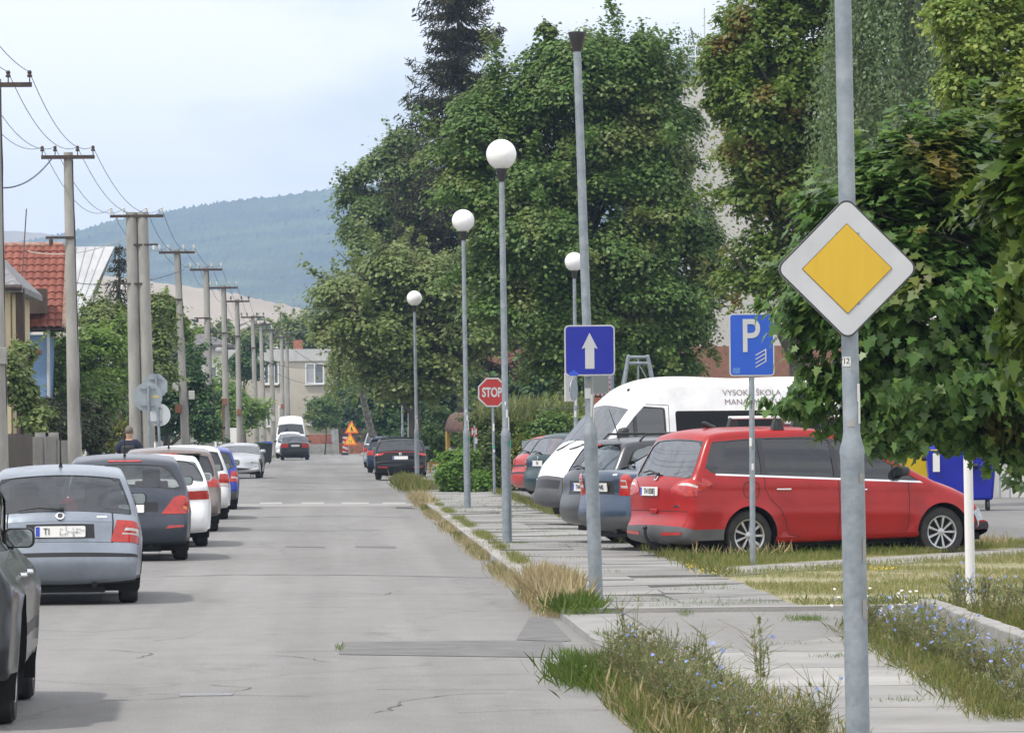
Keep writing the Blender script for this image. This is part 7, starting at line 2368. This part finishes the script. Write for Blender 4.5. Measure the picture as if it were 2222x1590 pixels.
# undergrowth right of the kerb, far
for (px, py, D, rx, ry, lm, lab) in ((905, 955, 200, 60, 45, LM_DARK, 'dark shrub behind the globe lamp beside the black hatchback'), (960, 930, 176, 40, 55, LM_MAPLE, 'dense green shrub left of the rusty shelter'), (852, 905, 205, 42, 55, LM_DARK, 'dark shrub above the parked silver people carrier'), (770, 880, 342, 70, 60, LM_DARK, 'dark bush beside the far house'), (705, 890, 322, 34, 40, LM_MAPLE, 'small tree before the ground floor window of the far house')):
    bl = [blob(px, py, D, rx, ry), blob(px + rx * .4, py + ry * .5, D, rx * .7, ry * .6), blob(px - rx * .5, py + ry * .3, D, rx * .6, ry * .7)]
    tree('shrub', P(px, 1000, D).xy.to_3d() + Vector((0, 0, .05)), P(px, py, D), bl, lm, lab, 'shrub', 'shrubs along the right side', leaf=.17, r=.06, rb=.5, cover=1.4)
# bushes around the stop sign
def bush(name, lst, lm, label, leaf, per=1.1, rb=.3, cat='bush', group=None, spr=None):
    D0 = lst[0][2]
    base = P(lst[0][0], 1000, D0); base.z = .08
    bl = [blob(px, py, D, rx, ry) for px, py, D, rx, ry in lst]
    return tree(name, base, P(lst[0][0], lst[0][1], D0), bl, lm, label, cat, group, leaf=leaf * .85, r=.05, per=per, rb=rb, cover=1.4, flat=.9)
bush('hedge', [(1190, 940, 127, 95, 55), (1100, 960, 127, 70, 60), (1240, 950, 125, 60, 60), (1130, 1000, 126.5, 80, 50)], leaf_mat('sunny_hedge_leaf', ((.17, .24, .05), (.24, .31, .08), (.33, .39, .13)), .4), 'loose yellow green hedge behind the stop sign', .12, cat='hedge')
bush('bush', [(1060, 1000, 125.5, 55, 65), (1110, 1030, 125, 40, 35), (1050, 950, 126, 40, 50)], leaf_mat('spray_leaf', ((.07, .115, .03), (.10, .15, .045), (.15, .19, .06)), .35), 'feathery pale bush under the stop sign', .11)
bush('bush', [(985, 1035, 122, 36, 36), (1015, 1020, 122, 30, 45), (975, 1000, 124, 22, 30), (1035, 1045, 121, 24, 25)], leaf_mat('bright_leaf', ((.08, .17, .02), (.11, .22, .03), (.16, .27, .05)), .4), 'bright green young bush beside the pavement', .13)
bush('bush', [(1200, 930, 124, 60, 35), (1175, 960, 124, 35, 35)], LM_MAPLE, 'darker rounded bush behind the dark green estate', .12)
bush('thuja', [(1135, 1010, 121, 22, 55), (1145, 985, 121, 25, 35)], LM_THUJA, 'yellowish thuja left of the red hatchback', .09)
PP, NN, AX = [], [], []
for _ in range(1500):
    px, D = rng.uniform(1040, 1270), rng.uniform(125, 129)
    c = P(px, rng.uniform(890, 915), D)
    PP.append(c); AX.append((0, 0, 1)); NN.append((rng.normal() * .35, rng.normal() * .35, 1))
o = scatter('tall_grass', PP, np.array(NN), rng.uniform(.3, .6, len(PP)), leaf_mat('reed_leaf', ((.18, .23, .08), (.24, .29, .11), (.33, .35, .17)), .4), None, BLADE)
tag(o, kind='stuff')
# gardens on the left
gl = 'garden trees on the left'
def gtree(lst, lm, label, leaf=.15, per=1.0, rb=.55, name='garden_tree', cat='tree'):
    D0 = lst[0][2]
    base = P(lst[0][0], 1000, D0); base.z = 0
    tree(name, base, P(lst[0][0], lst[0][1] - lst[0][4] * .6, D0), [blob(px, py, D, rx, ry) for px, py, D, rx, ry in lst], lm, label, cat, gl, leaf=leaf, r=.12, per=per, rb=rb, cover=1.3)
gtree([(215, 785, 156, 75, 85), (150, 800, 155, 60, 75), (250, 730, 158, 45, 55), (190, 860, 154, 80, 60), (120, 730, 156, 30, 50)], LM_YG, 'yellow green bushy tree between the tall pole and the double pole')
gtree([(255, 710, 168, 60, 65), (212, 690, 169, 35, 45), (345, 700, 166, 45, 75), (340, 780, 166, 45, 60)], LM_LIND, 'mid green garden tree around the double pole')
gtree([(350, 860, 178, 60, 80), (420, 870, 178, 40, 80), (390, 800, 180, 45, 50), (440, 920, 177, 35, 50), (330, 760, 180, 40, 60)], LM_DARK, 'dark ivy-like tree behind the white round disc')
gtree([(360, 690, 190, 35, 60), (395, 730, 192, 30, 50)], LM_YG, 'light tree rising behind the pole with grey boxes', leaf=.2)
gtree([(500, 870, 262, 40, 60), (540, 900, 264, 40, 50), (470, 930, 260, 40, 40)], LM_YG, 'light green tree behind the rusty piped pole', leaf=.2, rb=.9)
gtree([(535, 790, 300, 36, 40), (550, 760, 300, 22, 30)], LM_DARK, 'round dark tree before the left part of the far house', leaf=.22, rb=.8)
gtree([(40, 840, 118, 40, 60), (10, 800, 118, 45, 60), (70, 900, 118, 45, 45), (50, 770, 119, 25, 40)], LM_LIND, 'shrubby tree beside the pole at the left edge')
gtree([(655, 730, 410, 40, 42), (700, 720, 412, 60, 55), (760, 740, 405, 60, 70), (620, 720, 414, 30, 35), (440, 730, 430, 60, 30), (520, 735, 430, 60, 30)], LM_LIND, 'wide green trees rising behind the far house', leaf=.36, rb=1.6)
gtree([(105, 905, 131, 65, 42), (190, 905, 131, 50, 42), (150, 940, 130, 80, 40), (205, 950, 130, 30, 45)], LM_HEDGE, 'clipped dark brownish hedge behind the grey concrete fence', .085, 1.3, .22, 'clipped_hedge', 'hedge')
gtree([(250, 960, 146, 22, 40), (262, 930, 147, 14, 20)], LM_THUJA, 'small yellowish bush left of the walking man', .1, 1.2, .25)
# slender birch top by the roof edge of the block
b = P(1508, 1000, 236); b.z = 0
weeping('birch_tree', b, P(1508, 60, 236).z, b.x, 236, .9, .9, P(1505, 140, 236).z, P(1505, 75, 236).z, 60, LM_BIRCH, 'thin birch top showing above the apartment block roof', .11, 'trees right of the street', (.6, 1.8), .09)

# ------------------------------------------------------------------ grass and weeds
GRASS = leaf_mat('grass_green', ((.17, .23, .06), (.25, .29, .09), (.40, .36, .17)), .5)
DRYG = leaf_mat('grass_dry', ((.46, .38, .21), (.56, .48, .29), (.66, .58, .38)), .45, hue=.5)
LUSH = leaf_mat('grass_lush', ((.11, .19, .035), (.15, .24, .05), (.20, .28, .07)), .45)
def grass(name, pts, h, m, spread=.3, hj=.5, kind='stuff', label=None, cat=None):
    tm = BLADE_T if h > .085 else BLADE
    pts = np.asarray(pts, float)
    n = np.zeros_like(pts); n[:, 2] = 1
    n += rng.normal(size=pts.shape) * spread * np.array([1, 1, 0])
    o = scatter(name, pts, n, h * rng.uniform(1 - hj, 1 + hj, len(pts)), m, None, tm)
    if kind: o['kind'] = kind
    return tag(o, label, cat)
def noise2(x, y, s, seed=0):
    return (np.sin(x * s + 1.3 * seed) * np.cos(y * s * 1.1 + seed) + np.sin(x * s * 2.3 + y * s * 1.7 + seed * 2) * .6 + np.sin(x * s * .6 - y * s * 2.9) * .5)
def area(poly, n, z, s=.9, thr=-.2, seed=0):
    p = np.array(poly)
    q = np.stack([rng.uniform(p[:, 0].min(), p[:, 0].max(), n), rng.uniform(p[:, 1].min(), p[:, 1].max(), n)], 1)
    q = q[inpoly(q, poly)]
    q = q[noise2(q[:, 0], q[:, 1], s, seed) + rng.normal(size=len(q)) * .4 > thr]
    return np.column_stack([q, np.full(len(q), z)])
lawnA = [(4.4, 42.9), (14, 42.9), (14, 59.8), (9.5, 59.8), (4.4, 51.6)]
lawnB = [(4.4, 54.8), (9.4, 62.6), (4.4, 62.6)]
lawnC = [(9.5, 62.05), (14, 62.05), (14, 64.5), (8.6, 64.5)]
grass('grass', area(lawnA, 120000, .09, .9, -.1), .055, GRASS)
grass('dry_grass', area(lawnA, 40000, .09, .9, .1, 3), .05, DRYG)
grass('grass', area([(4.4, 42.9), (14, 42.9), (14, 44.2), (4.4, 44.0)], 4000, .09, 1.5, .1, 5), .09, LUSH)
grass('grass', np.concatenate([area(lawnB, 60000, .09, 1.1, -.3, 1), area(lawnC, 18000, .09, 1.1, -.3, 1)]), .085, GRASS)
grass('dry_grass', np.concatenate([area([(4.6, 58.0), (9.2, 62.3), (9.5, 64), (4.6, 64)], 9000, .1, 1.3, -.1, 2)]), .15, DRYG)
grass('grass', area([(4.4, 55), (9, 62), (9, 64), (4.4, 60)], 7000, .1, 1.7, .2, 4), .12, LUSH)
YF = leaf_mat('yellow_flower', ((.5, .36, .02), (.6, .42, .03), (.62, .48, .05)), .2)
for (px, py, rx, ry) in ((1530, 1238, 40, 10), (1910, 1232, 40, 6), (1500, 1225, 20, 8)):
    a = [G(px + rng.normal() * rx * .5, py + rng.normal() * ry * .5, .13 + rng.uniform(0, .05)) for _ in range(60)]
    tag(scatter('yellow_flowers', a, np.tile([0, -.5, .8], (60, 1)) + rng.normal(size=(60, 3)) * .3, .02, YF), kind='stuff')
a = [G(rng.uniform(1800, 2000), rng.uniform(1275, 1325), .15) for _ in range(26)]
tag(scatter('white_daisies', a, np.tile([0, -.5, .8], (26, 1)), .05, leaf_mat('daisy', ((.6, .6, .6), (.7, .7, .7), (.75, .75, .75)), .2)), kind='stuff')
c = []
for k in range(2600):
    t_ = rng.uniform()
    sgn = rng.choice([0, 1])
    y0 = (51.8 if sgn == 0 else 54.6) + (8 * t_)
    c.append((4.4 + 5.1 * t_ + rng.normal() * .06, y0 + rng.normal() * .10, .1))
grass('path_edge_grass', np.array(c), .07, GRASS)
# row of weeds along the car park edge of the pavement
e1 = np.column_stack([4.38 + rng.normal(size=9000) * .10, rng.uniform(51, 122, 9000), np.full(9000, .1)])
e1 = e1[noise2(e1[:, 1], e1[:, 0], .9) > -.5]
grass('kerb_weeds', e1, .11, GRASS)
# kerb weeds right of the road
def strip(x, sd, y0, y1, n, z=.05, s=1.2, thr=-.4, seed=0):
    y = y0 + (y1 - y0) * rng.uniform(0, 1, n) ** 1.15
    xx = x + rng.normal(size=n) * sd
    k = noise2(y, xx * 0 + seed, s, seed) > thr
    return np.column_stack([xx[k], y[k], np.full(k.sum(), z)])
grass('kerb_weeds', strip(2.12, .07, 43.2, 112, 10000, .0, .7, -.2), .09, GRASS)
grass('kerb_weeds', strip(2.38, .06, 44, 112, 14000, .1, .9, .2, 2), .07, GRASS)
grass('dry_kerb_weeds', strip(2.14, .09, 43.3, 108, 12000, .0, .5, -.4, 4), .10, DRYG)
c = np.column_stack([2.21 + rng.normal(size=3600) * .095, 46.2 + rng.normal(size=3600) * 1.0, np.full(3600, .05)])
grass('dry_tuft', c, .25, DRYG, .24)
c = np.column_stack([2.30 + rng.normal(size=1500) * .10, 43.5 + rng.normal(size=1500) * .35, np.full(1500, .05)])
grass('green_tuft', c, .15, LUSH, .4)
c = np.column_stack([2.30 + rng.normal(size=2400) * .17, 134 + rng.normal(size=2400) * 6, np.full(2400, .05)])
grass('green_tuft', c, .30, GRASS, .25)
c = np.column_stack([2.12 + rng.normal(size=900) * .10, 108 + rng.normal(size=900) * 2.5, np.full(900, .05)])
grass('dry_tuft', c, .20, DRYG, .3)
for yy in (126, 131, 137, 143):
    c = np.column_stack([rng.uniform(2.6, 4.2, 900), yy + rng.normal(size=900) * .5, np.full(900, .1)])
    grass('pavement_weeds', c, .10, GRASS)
# weeds in the slab joints
c = []
for (px, py, n, sp_) in ((1290, 1328, 160, 35), (1484, 1333, 60, 10), (1500, 1292, 60, 18), (1560, 1323, 60, 14), (1232, 1420, 160, 14), (1310, 1378, 60, 9), (1480, 1442, 140, 50), (1700, 1404, 60, 40), (1820, 1432, 200, 22), (1750, 1345, 260, 25), (1740, 1525, 100, 50), (1960, 1530, 150, 40), (1700, 1572, 50, 40), (736, 1408, 40, 5)):
    for _ in range(n):
        c.append(G(px + rng.normal() * sp_, py + rng.normal() * 2.2, .07))
for _ in range(70):
    y, x = 43.2 + 80 * rng.uniform() ** 1.4, rng.uniform(2.5, 4.2)
    for _k in range(int(rng.uniform(15, 60))): c.append(Vector((x + rng.normal() * .16, y + rng.normal() * .03, .09)))
grass('joint_weeds', c, .05, LUSH, .6)
# left verge
c = np.column_stack([rng.uniform(-7.2, -4.2, 26000), rng.uniform(60, 318, 26000), np.full(26000, .09)])
grass('verge_grass', c[noise2(c[:, 0], c[:, 1], .5) > .1], .13, GRASS)
c = np.column_stack([-3.95 + np.abs(rng.normal(size=5000)) * .25, rng.uniform(190, 312, 5000), np.full(5000, .0)])
grass('verge_grass', c[noise2(c[:, 0], c[:, 1], .35) > .2], .10, GRASS)
# chicory and meadow weeds
CHST = leaf_mat('chicory_stem', ((.15, .20, .065), (.20, .22, .09), (.28, .23, .13)), .3)
CHFL = leaf_mat('chicory_flower', ((.20, .27, .66), (.27, .34, .74), (.36, .43, .80)), .3)
STAR = (np.array([(0, 0, 0)] + [((.5 if k % 2 == 0 else .36) * math.cos(k * PI / 8), (.5 if k % 2 == 0 else .36) * math.sin(k * PI / 8), .06) for k in range(16)]), [(0, k + 1, (k + 1) % 16 + 1) for k in range(16)])
def chicory(x, y, z, h, n, flowers, label, group, rad=.12):
    root = empty('chicory_plant', (x, y, z), rng.uniform(0, 6), label, 'plant', group)
    mb = MB()
    tips, lv, la = [], [], []
    for k in range(n):
        a, r_ = rng.uniform(0, 2 * PI), rng.uniform(.2, 1) * rad
        p = Vector((r_ * .3 * math.cos(a), r_ * .3 * math.sin(a), 0))
        hh = h * rng.uniform(.6, 1.1)
        q = p + Vector((r_ * math.cos(a), r_ * math.sin(a), hh))
        m_ = p.lerp(q, .5) + Vector((rng.normal() * .02, rng.normal() * .02, 0))
        mb.tube([p, m_, q], [.0035, .0025, .0013], 4, caps=False)
        tips.append(q)
        for b_ in range(5):
            t_ = rng.uniform(.35, .95)
            s_ = p.lerp(m_, t_ * 2) if t_ < .5 else m_.lerp(q, t_ * 2 - 1)
            e = s_ + Vector((rng.normal() * .07, rng.normal() * .07, rng.uniform(.02, .12)))
            mb.tube([s_, e], [.0025, .0012], 3, caps=False)
            tips.append(e)
            lv.append(s_); la.append((rng.normal(), rng.normal(), .6))
    mb.build('stems', CHST, root, smooth=None)
    lv = np.array([tuple(v) for v in lv])
    base = rng.normal(size=(n * 3, 3)) * np.array([rad * .6, rad * .6, .03]) + np.array([0, 0, .05])
    P_ = np.concatenate([lv, base])
    o = scatter('leaves', P_, rng.normal(size=P_.shape) * .6 + np.array([0, 0, .8]), rng.uniform(.018, .05, len(P_)), CHST, root, LEAF_Q)
    if flowers:
        idx = rng.choice(len(tips), min(flowers, len(tips)), replace=False)
        f_ = np.array([tuple(tips[i]) for i in idx])
        nn = np.tile([0, 0, .6], (len(f_), 1)) + rng.normal(size=f_.shape) * .6
        for a_, b_ in zip(f_, nn): scatter('flower', [a_], [b_], rng.uniform(.022, .038), CHFL, root, STAR)
    return root
gq = 'chicory in the weed patch at the kerb corner'
lq = 'blue flowered chicory plant in the weed patch at the kerb corner'
for k in range(40):
    y = rng.uniform(24, 33.2)
    x0 = 1.78 + (33.2 - y) * .03
    x = x0 + abs(rng.normal()) * .42 + .1
    if x > 2.62: continue
    chicory(x, y, .03, rng.uniform(.26, .42), 14, int(rng.choice([0, 1, 3, 5])), lq, gq)
for x, y, h in ((2.05, 32.6, .48), (2.15, 32.9, .52), (2.55, 31.5, .42), (2.9, 31, .40), (2.75, 29.5, .5), (2.4, 30.5, .4)):
    chicory(x, y, .05, h, 6, 1, 'tall thin weed stalk standing up out of the kerb corner patch', 'tall stalks in the weed patch', .05)
q = np.column_stack([rng.uniform(1.72, 2.9, 18000), rng.uniform(23, 33.6, 18000), np.full(18000, .02)])
wid = .10 + .40 * np.clip((33.8 - q[:, 1]) / 5, 0, 1)
q = q[np.abs(q[:, 0] - (1.86 + wid * .9)) < wid * (1 + .25 * rng.normal(size=len(q)))]
grass('patch_grass', q, .11, GRASS, .35)
grass('patch_dry_grass', q[::14] + rng.normal(size=q[::14].shape) * .03 * np.array([1, 1, 0]), .15, DRYG, .4)
c = np.column_stack([1.88 + rng.normal(size=3200) * .14, 32.4 + rng.normal(size=3200) * .75, np.full(3200, .01)])
grass('lush_patch', c, .13, LUSH, .45)
g2 = 'chicory along the low wall'
l2_ = 'blue flowered chicory growing at the foot of the low concrete wall'
for k in range(30):
    t_ = rng.uniform(0, 1)
    y = 38.2 - 11.5 * t_
    x = 4.55 - .45 * t_ + rng.normal() * .13
    chicory(x, y, .1, rng.uniform(.2, .34), 14, int(rng.choice([4, 7, 10])), l2_, g2)
q = np.column_stack([4.45 - .55 * (38.4 - (yy := rng.uniform(26, 38.4, 6000))) / 12 + rng.normal(size=6000) * .12, yy, np.full(6000, .1)])
grass('wall_weeds', q, .09, GRASS, .5)
g3 = 'chicory in the raised bed'
l3_ = 'blue flowered chicory in the raised bed around the white post'
for k in range(26):
    y = rng.uniform(32, 45)
    x = rng.uniform(5.15, 6.9)
    chicory(x, y, .18 if y < 38.4 else .1, rng.uniform(.22, .36), 12, int(rng.choice([3, 6, 10])), l3_, g3)
q = np.column_stack([rng.uniform(4.95, 7.5, 26000), rng.uniform(27, 38.4, 26000), np.full(26000, .18)])
grass('bed_grass', q, .12, GRASS, .45)
# ------------------------------------------------------------------ air
hz = MB(); hz.box((0, 2578, 139.5), (4790, 5164, 281))
hm = bpy.data.materials.new('haze_air'); hm.use_nodes = True
t = hm.node_tree; t.nodes.clear()
ho = t.nodes.new('ShaderNodeOutputMaterial'); pv = t.nodes.new('ShaderNodeVolumePrincipled')
pv.inputs['Color'].default_value = (.50, .70, 1.0, 1)
pv.inputs['Density'].default_value = .00022
pv.inputs['Anisotropy'].default_value = .1
t.links.new(pv.outputs['Volume'], ho.inputs['Volume'])
tag(hz.build('haze', hm, None, smooth=None), kind='stuff')
